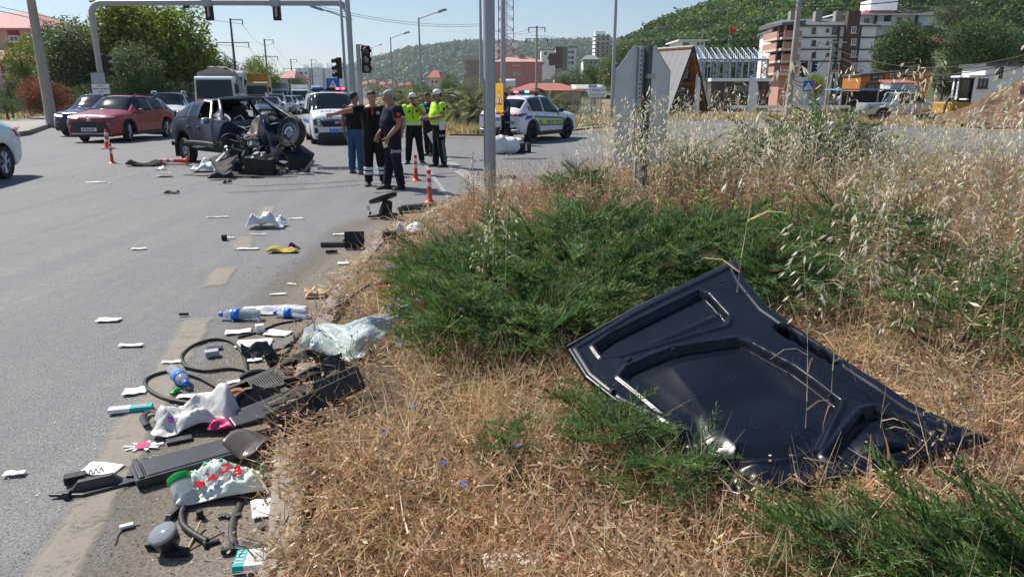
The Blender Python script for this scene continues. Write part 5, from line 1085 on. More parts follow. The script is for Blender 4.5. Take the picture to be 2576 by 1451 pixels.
mb.build('border',m_black,sg)
for i,(s_,c)in enumerate((('YAYALAR',m_red),('KARŞIYA GEÇERKEN',m_black),('DİKKAT',m_red),('ÇİFT YÖNLÜ TRAFİK',m_black))):text(s_,.092,c,sg,(0,-.016,.21-i*.14),(pi/2,0,0),bold=.001,sx=.86)
for px,Y,top,r,lb in((888,33.5,-30,.14,'tall grey lamp pole right of the gantry leg'),(872,34.5,-30,.075,'thin bluish pole squeezed between the gantry leg and the lamp pole')):pole('lamp_pole',lb,px,250,Y,top,r,r*.8,m_galv)
Ys=30;b_=at(908,250,Ys);zt=at(902,112,Ys).z;t_=thing('traffic_light','black three-lamp traffic light on a square galvanised post','traffic light',(b_.x,Ys,0));mb=MB();mb.box((0,0,zt/2),(.15,.15,zt));mb.build('post',m_galv,t_)
signal_head(t_,(.30,-.02,at(920,150,Ys).z),R(25),s=1.12);mb=MB();mb.box((.1,0,zt-.22),(.3,.05,.05));mb.box((.1,0,zt-.98),(.3,.05,.05));mb.build('bracket',m_galv,t_)
t_=thing('traffic_light','dark traffic light facing left on the gantry leg','traffic light',(at(855,200,34.4).x,34.4,at(855,172,34.4).z));signal_head(t_,(0,0,0),R(-60),s=1.0);mb=MB();mb.box((.16,.3,0),(.12,.5,.05));mb.build('bracket',m_galv,t_)
def ped_sign(name,label,px,py,Y,size,base_px,post_top=None,post=True):
 q=at(px,py,Y);b_=at(base_px,280,Y);t_=thing(name,label,'sign',(b_.x,Y,0))
 if post:mb=MB();mb.tube([(0,0,0),(0,0,post_top or q.z+size*.55)],.035,8);mb.build('post',m_galv,t_)
 mb=MB();mb.box((q.x-b_.x,-.06,q.z),(size,.025,size));pl=mb.build('plate',m_blue,t_);x,z=q.x-b_.x,q.z;h=size*.40
 mb=MB();mb.prism([(x-h,z-h*.85),(x+h,z-h*.85),(x,z+h*.95)],.075,.080,Matrix.Rotation(pi/2,3,'X'));mb.build('white_triangle',m_refl,t_)
 mb=MB();s_=size/.7;y=-.083
 mb.lathe([(.04*s_,0),(.04*s_,.004)],10,(x,y,z+.08*s_),Matrix.Rotation(pi/2,3,'X'))
 for a,c in(((0,.04),(-.02,-.09)),((-.02,-.09),(-.11,-.20)),((-.02,-.09),(.05,-.14)),((.05,-.14),(.09,-.21)),((0,.03),(-.09,-.04)),((0,.03),(.08,-.05))):mb.tube([(x+a[0]*s_,y,z+a[1]*s_),(x+c[0]*s_,y,z+c[1]*s_)],.020*s_,4,flat=.2)
 mb.build('walking_figure',m_black,t_);return t_
ped_sign('crossing_sign','blue pedestrian crossing sign above the police van',839,215,32,.58,860,post=False);
ped_sign('crossing_sign','blue pedestrian crossing sign on a thin post right of the slender concrete pole',2032,217,44,.62,2024,post_top=3.2)
Yq=45;b_=at(2027,250,Yq);t_=thing('traffic_light','distant black traffic light above the right-hand crossing sign','traffic light',(b_.x,Yq,0));zt=at(2027,152,Yq).z;mb=MB();mb.tube([(0,0,0),(0,0,zt)],.06,8);mb.build('post',m_galv,t_)
signal_head(t_,(-.28,0,zt-.55),R(-50),s=.95);signal_head(t_,(.24,0,zt-.38),R(60),s=.7)
q=gp(1234,533);t_=thing('steel_post','thick galvanised steel post rising out of the verge beside the junipers','post',(q.x,q.y,0));mb=MB();mb.tube([(0,0,0),(0,0,5.4)],[.084,.078],20);mb.build('shaft',m_galv,t_,smooth=True,ang=R(50))
mb=MB();mb.box((-.085,-.03,1.15),(.008,.02,1.5));mb.build('seam',m_galv,t_);mb=MB();mb.lathe([(.12,0),(.12,.02),(.09,.025)],16,(0,0,.13));mb.build('base_flange',m_galv,t_)
q=at(1257,250,24.5);t_=thing('warning_sign','narrow yellow roadworks sign on a thin post half behind the steel post','sign',(q.x,24.5,0),R(-62));m_ysg=M('sign_yellow',(.72,.40,.02),.45,0,.06,4)
mb=MB();mb.tube([(0,.05,0),(0,.05,q.z+.4)],.03,8);mb.build('post',m_galv,t_);mb=MB();mb.box((0,0,q.z),(.56,.025,1.05));mb.build('plate',m_ysg,t_)
mb=MB();h=.24;mb.prism([(-h,q.z-h*.7),(h,q.z-h*.7),(0,q.z+h*1.2)],.014,.018,Matrix.Rotation(pi/2,3,'X'));mb.build('red_triangle',m_red,t_)
mb=MB();h=.18;mb.prism([(-h,q.z-h*.75),(h,q.z-h*.75),(0,q.z+h*1.25)],.018,.022,Matrix.Rotation(pi/2,3,'X'));mb.build('white_field',m_refl,t_)
mb=MB();mb.tube([(.0,-.026,q.z+.08),(.03,-.026,q.z-.10)],.025,5,flat=.3);mb.tube([(-.10,-.026,q.z-.11),(.10,-.026,q.z-.11)],.02,5,flat=.3);mb.build('symbol',m_black,t_)
mb=MB();mb.box((0,.05,.03),(.6,.5,.06));mb.build('foot',m_blk,t_)
Yo=8.3;q=at(1617,220,Yo);m_zinc=M('zinc_sheet',(.58,.61,.64),.5,.25,.12,4,bmp=.1,bs=15,dirt=.35,dirtc=(.25,.26,.27))
t_=thing('octagonal_sign','bare metal back of an octagonal road sign with a long plate below it','sign',(q.x,Yo,0),R(36));zc=q.z;Ro=.47
mb=MB();mb.prism([(Ro*cos(pi/8+i*pi/4),zc+Ro*sin(pi/8+i*pi/4))for i in range(8)],0,.004,Matrix.Rotation(pi/2,3,'X'));mb.build('octagon_plate',m_zinc,t_)
mb=MB();mb.tube([(Ro*cos(pi/8+i*pi/4),-.006,zc+Ro*sin(pi/8+i*pi/4))for i in range(8)],.008,4,closed=True);mb.build('rolled_rim',m_zinc,t_)
zl0,zl1=at(1617,401,Yo).z,zc-Ro*.42;mb=MB();mb.box((0,-.012,(zl0+zl1)/2+.01),(.86,.004,zl1-zl0+.12));mb.build('lower_plate',m_zinc,t_)
for x,w2 in((.02,.07),):mb=MB();mb.box((x,-.05,1.10),(w2,.05,2.22));mb.build('post',M('dark_galvanised',(.10,.105,.115),.55,.5,.12,6,dirt=.2),t_)
mb=MB();mb.box((-.09,-.03,1.43),(.035,.02,1.52));mb.build('perforated_strip',m_zinc,t_)
hol=MB()
for z in np.arange(.75,2.16,.05):hol.box((-.09,-.0415,z),(.014,.004,.026))
o=hol.build('slot_holes',m_int,t_);o['kind']='stuff'
for z in(zc+.12,zc-.25):mb=MB();mb.box((.03,-.085,z),(.12,.03,.05));mb.build('clamp',m_galv,t_)
q=gp(1440,285);t_=thing('bus_shelter','small glass bus shelter with a curved light roof in front of the thuja row','shelter',(q.x,52,0));t_.scale=(.52,.8,.82)
for x in(-1.9,-.7,.6,1.9):mb=MB();mb.tube([(x,0,0),(x,0,2.3)],.04,6);mb.build('post',m_galv,t_)
for x in(-1.3,0,1.25):mb=MB();mb.box((x,.05,1.15),(1.1,.02,1.9));mb.build('glass_panel',M('clear_green_glass',(.6,.7,.65),.05,trans=.9)if x<-1 else bpy.data.materials['clear_green_glass'],t_)
mb=MB();mb.grid(lambda u,v:(-2.2+4.6*u,-1.1+1.8*v,2.35+.45*sin(v*1.9+.1)),6,8);solid(mb.build('roof',M('beige_sheet',(.48,.45,.40),.6,0,.1,2),t_,smooth=True),.06)
mb=MB();mb.box((0,.2,.45),(3.2,.35,.06));mb.build('bench',m_galv,t_)
Yn=42;b1,b2,q=at(1487,280,Yn),at(1513,280,Yn),at(1503,232,Yn);t_=thing('street_sign','white street name sign with an arrow on two leaning posts beside the bus shelter','sign',(q.x,Yn,0))
for x in(b1.x-q.x,b2.x-q.x):mb=MB();mb.tube([(x,.05,0),(x*.9,.05,q.z+.2)],.035,6);mb.build('post',m_galv,t_)
mb=MB();mb.box((0,0,q.z),(.98,.03,.56));pl=mb.build('plate',m_wht,t_);text('← Rüştiye Suarî',.15,m_black,t_,(0,-.02,q.z+.11),(pi/2,0,0));text('Acarsoy Lisesi',.15,m_black,t_,(0,-.02,q.z-.13),(pi/2,0,0))
q2=at(1491,226,Yn+.3);t_=thing('bus_stop_sign','blue bus stop sign with a white D behind the street name sign','sign',(q2.x,Yn+.3,0));mb=MB();mb.tube([(0,.03,0),(0,.03,q2.z+.3)],.03,6);mb.build('post',m_galv,t_);mb=MB();mb.box((0,0,q2.z),(.52,.03,.56));mb.build('plate',m_wht,t_);mb=MB();mb.box((0,-.018,q2.z+.03),(.42,.01,.38));mb.build('blue_field',m_blue,t_);text('D',.34,m_wht,t_,(0,-.026,q2.z+.03),(pi/2,0,0),bold=.01)
q0,q1=at(1840,262,54),at(2140,262,54);t_=thing('guard_rail','low white metal rail along the lawn right of the chalet','rail',(q0.x,54,0));mb=MB();Lr=q1.x-q0.x;mb.box((Lr/2,0,.72),(Lr,.08,.22));mb.build('rail',m_wht,t_)
for k in range(7):mb=MB();mb.box((k*Lr/6,.06,.35),(.1,.1,.7));mb.build('post',m_galv,t_)
m_org=M('orange_red_plastic',(.72,.035,.012),.4,0,.08,8,dirt=.12)
def delineator(loc,label,h=.53,rot=None,group='flexible red and white delineator posts'):
 t_=thing('delineator_post',label,'traffic post',loc,random.uniform(0,6),group);s_=h/.75
 if rot is not None:t_.rotation_euler=rot
 mb=MB();mb.lathe([(.155,0),(.155,.012),(.12,.03),(.075,.06),(.062,.10),(.055,.16),(.052,.28)]+[(.05,.28),(.05,.71),(.044,.74),(.03,.75)],20);o=mb.build('post',m_org,t_,smooth=True,ang=R(40));t_.scale=(s_,)*3
 for z in(.37,.555):mb=MB();mb.lathe([(.0515,z),(.0525,z+.004),(.0525,z+.096),(.0515,z+.10)],20);mb.build('reflective_band',m_refl,t_,smooth=True,ang=R(40))
 for i in range(6):a=i*pi/3;mb=MB();mb.lathe([(.012,0),(.012,.012)],6,(.12*cos(a),.12*sin(a),.022));mb.build('bolt',m_blk,t_)
 return t_
delineator(gp(1081,510),'red and white delineator post nearest the steel post');delineator(gp(1047,455),'red and white delineator post behind the nearest one, beside the fire crew',.52);delineator(gp(283,411),'red and white delineator post in front of the red car',.50)
delineator(gp(1003,357),'delineator post showing only its foot behind the grey-haired man',.55);delineator(gp(678,287),'far delineator post before the silver queue car',.6);delineator(gp(737,284),'far delineator post beside the box van',.6)
p_=gp(473,412,.05);delineator((p_.x,p_.y,.12),'knocked-over delineator post lying under the rear of the wreck',.62,(R(88),R(0),R(-68)))
t_=thing('traffic_cone','tall orange and white traffic cone with a square foot before the red car','traffic cone',gp(272,374),.3,None,.78);m_cone=M('cone_orange',(.70,.10,.02),.45,0,.08,6,dirt=.1)
mb=MB();mb.box((0,0,.02),(.44,.44,.04));o=mb.build('foot',m_cone,t_);bevel(o,.03,2);CN=lambda z:.135-.105*z/.8
mb=MB();mb.lathe([(.15,.035),(CN(0),.05),(CN(.76),.78),(.02,.80)],20);mb.build('cone',m_cone,t_,smooth=True,ang=R(40))
for z0,z1 in((.22,.36),(.50,.64)):mb=MB();mb.lathe([(CN(z0)+.004,z0+.01),(CN(z1)+.004,z1+.01)],20);mb.build('reflective_band',m_refl,t_,smooth=True)
m_sack=M('white_sack',(.70,.71,.74),.85,0,.05,6,bmp=.4,bs=14)
def sack(loc,d,rz,label):
 mb=MB();nu,nv=20,12
 mb.grid(lambda u,v:((d[0]*cos(2*pi*u)*sin(pi*v)**.6)*(1+.1*mnoise.noise((u*7,v*5,d[0]*9))),d[1]*sin(2*pi*u)*sin(pi*v)**.6,max(0.0,d[2]*(.5-.5*cos(pi*v)))*(1+.12*mnoise.noise((cos(6.28*u)*2,v*4,1)))),nu,nv)
 o=mb.build('sandbag',m_sack,None,loc,(0,0,rz),smooth=True);return tag(o,label,'sandbag')
q=gp(1256,388);sack(q,(.24,.2,.52),0,'white sandbag leaning against the steel post side of the sign foot');q=gp(1280,387);sack(q,(.34,.24,.46),.3,'fuller white sandbag in front of the yellow sign post');q=gp(1298,383);sack(q,(.28,.2,.40),-.3,'white sandbag with a crumpled mouth beside the black case')
t_=thing('case','black case lying on the asphalt beside the white sandbags','case',gp(1312,384),.2);mb=MB();mb.box((0,0,.14),(.52,.34,.28));o=mb.build('body',m_blk,t_);bevel(o,.03,2);mb=MB();mb.box((.1,-.18,.16),(.05,.01,.2));mb.build('latch',m_alloy,t_);mb=MB();mb.tube([(-.1,0,.28),(-.08,0,.34),(.08,0,.34),(.1,0,.28)],.012,6);mb.build('handle',m_rub,t_)
# ================================================================ THE WRECKED CAR
m_wrk=M('scuffed_dark_blue_paint',(.008,.014,.034),.5,0,.3,5,coat=.03,dirt=.25,dirtc=(.016,.016,.018),spec=.22);m_wdk=M('bare_dark_metal',(.045,.043,.04),.55,.5,.35,8,bmp=.3,bs=25,dirt=.5,dirtc=(.12,.085,.055));m_alu=M('dull_aluminium',(.42,.42,.41),.45,.7,.15,9,dirt=.3)
HA=R(-41);WS=1.06;hd=Vector((cos(HA),sin(HA),0));lf=Vector((-sin(HA),cos(HA),0));rear=gp(468,408);org=rear+lf*(.72*WS)-hd*(.72*WS)+Vector((.10,0,0))
wk=thing('wrecked_car','dark blue hatchback torn open at the front, engine bay crushed and doors bent','wrecked car',org,HA,None,WS)
WM=Matrix.LocRotScale(org,Euler((0,0,HA)),Vector((WS,)*3)).inverted()
def wl(px,py,Y):return WM@at(px,py,Y)
def deform(v):
 x,y,z=v;n1=Vector(mnoise.noise_vector((x*2.2,y*2.2,z*2.2)));k=sstep(1.2,2.9,x)
 v=v+n1*(.015+.07*k)
 if y<-.3 and z<1.0:v.y-=.16*sstep(1.6,2.75,x)*(1-.4*sstep(.6,1.0,z));v.x-=.10*sstep(2.2,2.9,x)
 v.z+=.10+.05*sstep(0,2.5,x);return v
p=dict(P_HATCH,L=2.98,W=1.66,xr=.72,xf=9,wr=.29,sill=.27,rchin=.40,nose=.1,nosew=.02,paint=m_wrk,deform=deform,nofront=True,openfront=True,rim=m_galv,spokes=0,rr=.62,wroof=.70,wbelt=.95,top=[(0,.90),(.06,.95),(.78,1.30),(1.1,1.345),(1.9,1.36),(2.14,1.33),(2.74,.92),(2.98,.90)],belt=[(0,.84),(.6,.93),(2.6,.89),(2.98,.86)],cowl=2.74,rooff=2.12,roofr=.76,tail=.12,glass=((.62,.90),(.98,1.40),(1.52,2.30)),doorspans=((.98,1.46),(1.48,2.66)),pill=(.62,.90,.98,1.40,1.52,2.30),doors=(.98,1.47,2.66),missing={('windscreen',0),('window2',-1),('window2',1),('cowl',0),('window1',1)})
bvh,parts=car(wk,p)
for(z_,s0),o in parts.items():
 if z_=='door1' and s0<0:o['label']='bent front door with a scratched blue skin'
sd_=lambda nm,mt,pts,off:patch(wk,bvh,nm,mt,[(a,-2,b_)for a,b_ in pts],(0,1,0),(12,3),off,.006)
sd_('side_moulding',m_silv,[(1.02,.50),(2.6,.52),(2.6,.56),(1.02,.54)],.018);sd_('lower_cladding',m_trim,[(1.02,.40),(2.6,.42),(2.6,.50),(1.02,.49)],.014)
sd_('rear_bumper_corner',m_alu,[(.0,.46),(.34,.46),(.34,.52),(.0,.52)],.03)
for x in(1.08,1.62):q=onbody(bvh,(x,-2,.84),(0,1,0),.02);mb=MB();mb.box((0,0,0),(.17,.03,.045));o=mb.build('door_handle',m_blk,wk,q);bevel(o,.01,2)
mb=MB();mb.box((.02,-.62,.70),(.10,.30,.16));o=mb.build('tail_light',m_tail,wk);bevel(o,.02,2)
q=wl(433,342,18.2);mb=MB();mb.box((.02,-.76,.52),(.03,.06,.30));mb.box((.40,-.74,.30),(.02,.30,.34));mb.build('mud_flap',m_rub,wk)
q=onbody(bvh,(2.34,-2,1.02),(0,1,0),.10);mb=MB();mb.box((0,-.05,0),(.10,.20,.13),rot=(.1,.2,.2),taper=.8);o=mb.build('mirror',m_silv,wk,q);bevel(o,.03,3)
for y in(-.56,.56):
 a,b_=deform(Vector((2.12,y*.98,1.30))),deform(Vector((2.70,y*1.28,.90)));mb=MB();mb.tube([a,a.lerp(b_,.5)+Vector((.02,0,.03)),b_],.032,6);mb.build('windscreen_pillar',m_silv if y<0 else m_wrk,wk,smooth=True)
a,b_=deform(Vector((2.13,-.56,1.33))),deform(Vector((2.13,.56,1.33)));mb=MB();mb.tube([a,(a+b_)/2+Vector((.03,0,.03)),b_],.028,6);mb.build('roof_front_rail',m_alu,wk)
mb=MB();mb.tube([deform(Vector((1.55,-.80,.93))),deform(Vector((1.62,-.72,1.18))),deform(Vector((1.74,-.66,1.30))),deform(Vector((2.02,-.66,1.26))),deform(Vector((2.42,-.86,.90)))],.024,6);mb.build('door_window_frame',m_silv,wk)
m_seat=M('charcoal_seat_cloth',(.03,.031,.034),.95,0,.25,15,bmp=.3,bs=60)
for x,y in((1.55,-.36),(1.55,.36),(.85,0)):
 mb=MB();w2=.5 if x>1 else 1.2;mb.box((x,y,.62),(.5,w2,.18));mb.box((x-.26,y,.90),(.14,w2,.56),rot=(0,-.2,0))
 if x>1:mb.box((x-.32,y,1.24),(.09,.26,.16))
 o=mb.build('seat',m_seat,wk);bevel(o,.04,2)
mb=MB();mb.box((1.28,-.60,1.10),(.05,.02,.12));mb.build('white_tag',m_paper,wk)
def crumple(name,mt,fn,nu=14,nv=10,amp=.05,fr=4,th=.012,seed=0,par=None):
 mb=MB()
 def g(u,v):q=Vector(fn(u,v));return q+Vector(mnoise.noise_vector((q.x*fr+seed,q.y*fr,q.z*fr)))*amp
 mb.grid(g,nu,nv);o=mb.build(name,mt,par or wk,smooth=True,ang=R(35));solid(o,th,0);return o
def quadf(a,b_,c_,d):a,b_,c_,d=map(Vector,(a,b_,c_,d));return lambda u,v:a.lerp(b_,u).lerp(d.lerp(c_,u),v)
crumple('firewall',m_wdk,quadf(wl(585,300,17.3),wl(668,300,17.7),wl(680,395,17.4),wl(580,400,16.9)),amp=.14,fr=3)
crumple('dashboard',m_blk,lambda u,v:(2.55+.25*v,lerp(-.62,.62,u),.88-.32*v+.06*sin(u*9)),18,8,.09,4,.03,3)
crumple('cowl_panel',m_wrk,quadf(wl(592,318,17.0),wl(660,305,17.2),wl(668,330,16.6),wl(600,352,16.5)),amp=.10,seed=2)
crumple('bent_door_edge',m_wrk,quadf(wl(566,290,16.9),wl(584,300,16.7),wl(560,385,16.4),wl(542,372,16.6)),amp=.06,seed=5)
crumple('inner_wing',m_wrk,quadf(wl(655,285,16.6),wl(672,280,16.4),wl(706,392,16.0),wl(640,375,16.2)),amp=.07,seed=7)
crumple('inner_wing',m_wdk,quadf(wl(634,305,16.7),wl(658,290,16.7),wl(648,360,16.2),wl(622,372,16.3)),amp=.08,seed=8)
crumple('front_wing',m_wrk,quadf(wl(662,300,16.3),wl(690,335,16.2),wl(768,398,15.9),wl(690,420,15.6)),amp=.06,seed=9)
crumple('front_wing',m_wrk,quadf(wl(716,364,16.0),wl(760,366,16.1),wl(792,386,16.0),wl(722,398,15.7)),14,8,.03,4,.015,11)
crumple('front_wing_tip',m_blk,quadf(wl(722,398,15.7),wl(792,386,16.0),wl(778,434,15.9),wl(728,430,15.6)),10,8,.05,5,.015,12)
crumple('headlamp_frame',m_silv,quadf(wl(784,396,15.95),wl(791,388,16.0),wl(778,430,15.95),wl(770,436,15.9)),4,8,.01,5,.012,13)
crumple('bumper',m_int,quadf(wl(528,402,15.9),wl(592,358,16.0),wl(600,412,15.4),wl(560,444,15.1)),12,10,.07,3,.02,14)
crumple('bumper_lip',m_alu,quadf(wl(537,410,15.7),wl(586,362,15.85),wl(589,366,15.8),wl(541,415,15.65)),10,2,.03,4,.01,15)
crumple('undertray',m_blk,quadf(wl(600,415,15.6),wl(700,418,15.7),wl(715,444,15.2),wl(560,446,14.9)),16,8,.06,4,.012,16)
crumple('windscreen_surround',m_wrk,quadf(deform(Vector((2.1,.62,1.33))),deform(Vector((2.2,.66,1.28))),wl(760,302,17.2),wl(745,300,17.3)),10,3,.05,3,.02,17)
mb=MB();mb.tube([deform(Vector((2.08,.60,1.32))),wl(700,275,17.6),wl(748,306,17.0),wl(752,318,16.9)],.04,6);mb.tube([wl(748,306,17.0),wl(700,312,16.9),wl(662,318,16.9)],.03,6);mb.build('left_door_frame',m_wrk,wk,smooth=True)
crumple('left_door',m_int,quadf(deform(Vector((1.9,.78,.95))),wl(742,305,17.1),wl(735,330,16.9),deform(Vector((2.0,.80,.5)))),8,6,.05,3,.03,18)
crumple('left_mirror',m_blk,lambda u,v:wl(752,312,16.9)+Vector((.09*cos(u*6.28)*sin(v*pi),.07*sin(u*6.28)*sin(v*pi),.12*cos(v*pi))),10,6,.01,3,.01)
w_=wheel(wk,wl(733,334,16.0),.325,.20,-1,m_galv,0,.62,yaw=R(16),tilt=R(-14))
rs=random.Random(5)
mb=MB();mb.box((0,0,0),(.55,.6,.34),rot=(.2,.3,.4));mb.tube([(-.2,-.3,.1),(.1,-.4,.2),(.3,-.3,.1)],.06,8)
for i in range(5):mb.lathe([(.05,0),(.07,.03),(.07,.09),(.04,.11)],10,(-.2+.1*i,-.32,.02),Matrix.Rotation(pi/2,3,'X'))
o=mb.build('engine_block',m_wdk,wk,wl(655,372,16.5));bevel(o,.02,1)
mb=MB();mb.box((0,0,0),(.34,.30,.16),rot=(.3,-.2,.7),taper=.8);mb.box((.02,-.06,.09),(.14,.12,.06),rot=(.3,-.2,.7));o=mb.build('headlamp_housing',M('grey_plastic',(.16,.165,.17),.5,0,.15,8,dirt=.2),wk,wl(652,398,15.3));bevel(o,.02,2)
mb=MB();mb.box((0,0,0),(.62,.26,.42),rot=(.1,.1,.75),taper=.9);o=mb.build('radiator_housing',m_blk,wk,wl(655,422,15.3));bevel(o,.03,2)
for i in range(46):
 px,py=rs.uniform(560,760),rs.uniform(352,438);py=max(py,330+(abs(px-655)*.25));Y=rs.uniform(15.3,16.5);q=wl(px,py,Y)
 if q.z<.03:q.z=.05
 mb=MB();s_=rs.uniform(.05,.17)
 if i%3==0:mb.box((0,0,0),(s_*1.6,s_*.8,s_*.5),rot=(rs.uniform(-1,1),rs.uniform(-1,1),rs.uniform(0,3)),taper=rs.uniform(.5,1))
 elif i%3==1:mb.tube([(0,0,0),(rs.uniform(-.2,.2),rs.uniform(-.2,.2),rs.uniform(-.1,.15)),(rs.uniform(-.35,.35),rs.uniform(-.3,.3),rs.uniform(-.15,.2))],s_*.25,6)
 else:mb.grid(lambda u,v:(s_*2*(u-.5),s_*(v-.5)+s_*.5*sin(u*5),s_*.7*sin(v*3+u*4)),5,4)
 o=mb.build('bracket',[m_wdk,m_blk,m_wdk,m_blk,m_alu,m_wrk,m_rub][i%7],wk,q)
 if i%3==2:solid(o,.006,0)
for i in range(26):
 px,py=rs.uniform(590,720),rs.uniform(330,420);Y=rs.uniform(15.4,16.4);q=wl(px,py,Y);pts=[q]
 for k in range(5):pts.append(pts[-1]+Vector((rs.gauss(0,.09),rs.gauss(0,.09),rs.gauss(-.02,.09))))
 mb=MB();mb.tube(pts,rs.choice([.006,.009,.014]),5);mb.build('wiring',rs.choice([m_wire,m_wire,M('pale_wire',(.35,.32,.26),.6)if 'pale_wire' not in bpy.data.materials else bpy.data.materials['pale_wire'],m_wdk]),wk)
for a in([wl(585,312,16.8),wl(612,322,16.7),wl(645,315,16.6)],[wl(588,300,17),wl(606,290,17),wl(618,308,16.9)],[wl(600,350,16.3),wl(640,338,16.2),wl(652,350,16.2)]):mb=MB();mb.tube(a,.011,6);mb.build('metal_trim_strip',m_alu,wk)
mb=MB();c0=wl(578,360,15.9);Rs=Euler((R(78),R(-12),R(58))).to_matrix();mb.tube([c0+Rs@Vector((.185*cos(a),.185*sin(a),0))for a in[2*pi*k/28 for k in range(28)]],.017,8,closed=True)
mb.build('steering_wheel',m_blk,wk,smooth=True);mb=MB();mb.lathe([(.07,-.03),(.075,.02),(.04,.045)],12,c0,Rs)
for a in(0,2.1,4.2):mb.tube([c0,c0+Rs@Vector((.18*cos(a),.18*sin(a),0))],.018,5)
mb.build('steering_boss',m_blk,wk)
def debris(name,label,cat_,mt,px,py,build,rz=None,group=None,z=0.006,smooth=False,sol=0):
 q=gp(px,py);mb=MB();build(mb);o=mb.build(name,mt,None,(q.x,q.y,z+(vz(q.x,q.y))),(0,0,random.uniform(0,6.28)if rz is None else rz),smooth=smooth)
 if sol:solid(o,sol,0)
 return tag(o,label,cat_,group)
def rag(w2,d,h,fr=3.0,sd=0,n=(22,16)):
 def b_(mb):
  def fn(u,v):
   x,y=(u-.5)*w2,(v-.5)*d;e=min(u,1-u,v,1-v);k=mnoise.noise((u*fr*.8+sd,v*fr*.7,sd*1.7));q=mnoise.noise_vector((u*fr+sd,v*fr,7.7))
   return(x+q.x*w2*.09,y+q.y*d*.14,.004+h*max(0,(.45+k))*min(1,.25+e*5)+h*(.10*mnoise.noise((u*9,v*9,sd))+.24*(.3-abs(mnoise.noise((u*6.3+sd,v*6.3,sd*2)))-.5*abs(mnoise.noise((u*13,v*12,sd)))))*min(1,e*7)+h*.05)
  mb.grid(fn,*n)
 return b_
m_cloth=M('dark_brown_cloth',(.025,.021,.020),.95,0,.3,14,bmp=.4,bs=50)
m_plast=M('crumpled_white_plastic',(.72,.73,.74),.35,0,.06,8,bmp=.4,bs=30)
debris('cloth','dark brown cloth heap on the road left of the knocked-over post','cloth',m_cloth,368,418,rag(.9,.34,.16,3,1),0,smooth=True,sol=.01)
debris('mat','flat black rubber mat between the cloth and the wreck','mat',m_rub,425,414,rag(1.0,.3,.03,2,2),.1,smooth=True,sol=.01)
debris('plastic_bag','crumpled clear white plastic under the torn bumper of the wreck','plastic bag',m_plast,520,432,rag(.62,.40,.26,4,3),.2,smooth=True,sol=.002)
debris('plastic_scrap','small white plastic scrap left of the knocked-over post','plastic scrap',m_plast,405,428,rag(.24,.14,.08,3,4),0,smooth=True,sol=.002)
for i,(px,py,w2,d,h,rz,lb)in enumerate([(520,443,1.1,.12,.03,-.25,'long torn black strip in front of the wreck'),(560,452,.5,.16,.12,.4,'curled black bumper fragment in front of the wreck'),(600,448,1.0,.14,.05,.05,'black strip along the front edge of the wreck'),(572,462,.17,.09,.09,.4,'small black lump on the asphalt nearest the wreck'),(432,488,.24,.09,.06,.3,'torn black rubber scrap alone on the asphalt'),(418,447,.30,.04,.03,0,'thin dark twig-like strip left of the wreck'),(690,447,.9,.05,.02,.1,'thin black trim strip right of the wreck front'),(750,441,.7,.04,.02,-.1,'thin dark strip beside the puddle'),(478,405,.3,.16,.12,.6,'black bracket under the rear door of the wreck'),(700,437,.4,.2,.1,0,'dark twisted piece under the right wing of the wreck'),(1275,450,.4,.1,.07,.2,'black broken trim piece right of the steel post'),(1210,405,.1,.05,.03,0,'small dark chip on the white road marking')]):
 debris('car_fragment',lb,'car part',m_blk,px,py,rag(w2,d,h,3,20+i,(14,8)),rz,smooth=True,sol=.008)
for i,(px,py,w2,d,lb)in enumerate([(241,460,.40,.06,'thin white strip on the asphalt below the red and white post'),(420,436,.22,.08,'white scrap near the dark cloth'),(404,446,.16,.07,'small white scrap below the dark cloth'),(640,438,.35,.10,'white strip under the wreck front'),(655,430,.2,.1,'white shard under the wreck'),(770,437,.5,.05,'pale strip beside the puddle'),(895,410,.3,.1,'white paper on the road behind the fire crew'),(1020,412,.35,.07,'white strip at the feet of the phoning officer'),(700,433,.3,.12,'white shard under the right wing of the wreck'),(1190,408,.12,.07,'tiny pale chip right of the white-capped officer'),(278,463,.06,.05,'small brown stone-like chip by the white strip')]):
 debris('plastic_scrap',lb,'scrap',m_plast,px,py,rag(w2,d,.02,3,40+i,(10,6)),random.uniform(-.3,.3),smooth=True,sol=.003)
# ================================================================ PEOPLE
m_skin=M('skin',(.42,.235,.155),.5,0,.08,12,spec=.4);m_skin2=M('tanned_skin',(.33,.175,.11),.5,0,.08,12,spec=.4)
m_hair=M('dark_hair',(.02,.015,.012),.6,0,.4,60,bmp=.6,bs=90);m_ghair=M('grey_hair',(.33,.32,.31),.7,0,.35,60,bmp=.6,bs=90)
def cloth_m(nm,c,r=.85):return M(nm,c,r,0,.16,7,bmp=.35,bs=35,spec=.25)
m_navyT=cloth_m('navy_uniform_shirt',(.012,.016,.032));m_blackT=cloth_m('black_tshirt',(.010,.009,.010));m_jeans=cloth_m('blue_denim',(.045,.085,.16));m_blackP=cloth_m('black_trousers',(.010,.010,.012))
m_hiviz=M('fluorescent_yellow_shirt',(.50,.85,.02),.7,0,.07,6,bmp=.3,bs=30,emit=None);m_bluS=cloth_m('blue_police_shirt',(.018,.035,.13));m_navyP=cloth_m('navy_trousers',(.010,.013,.024));m_shoe=M('black_leather',(.012,.012,.012),.35,0,.2,12,dirt=.15);m_gshoe=M('grey_shoe',(.16,.155,.15),.7,0,.15,10);m_belt=M('white_belt',(.66,.66,.66),.5,0,.06,10)
tx_fold=bpy.data.textures.new('folds','CLOUDS');tx_fold.noise_scale=.11;tx_fold.noise_depth=2
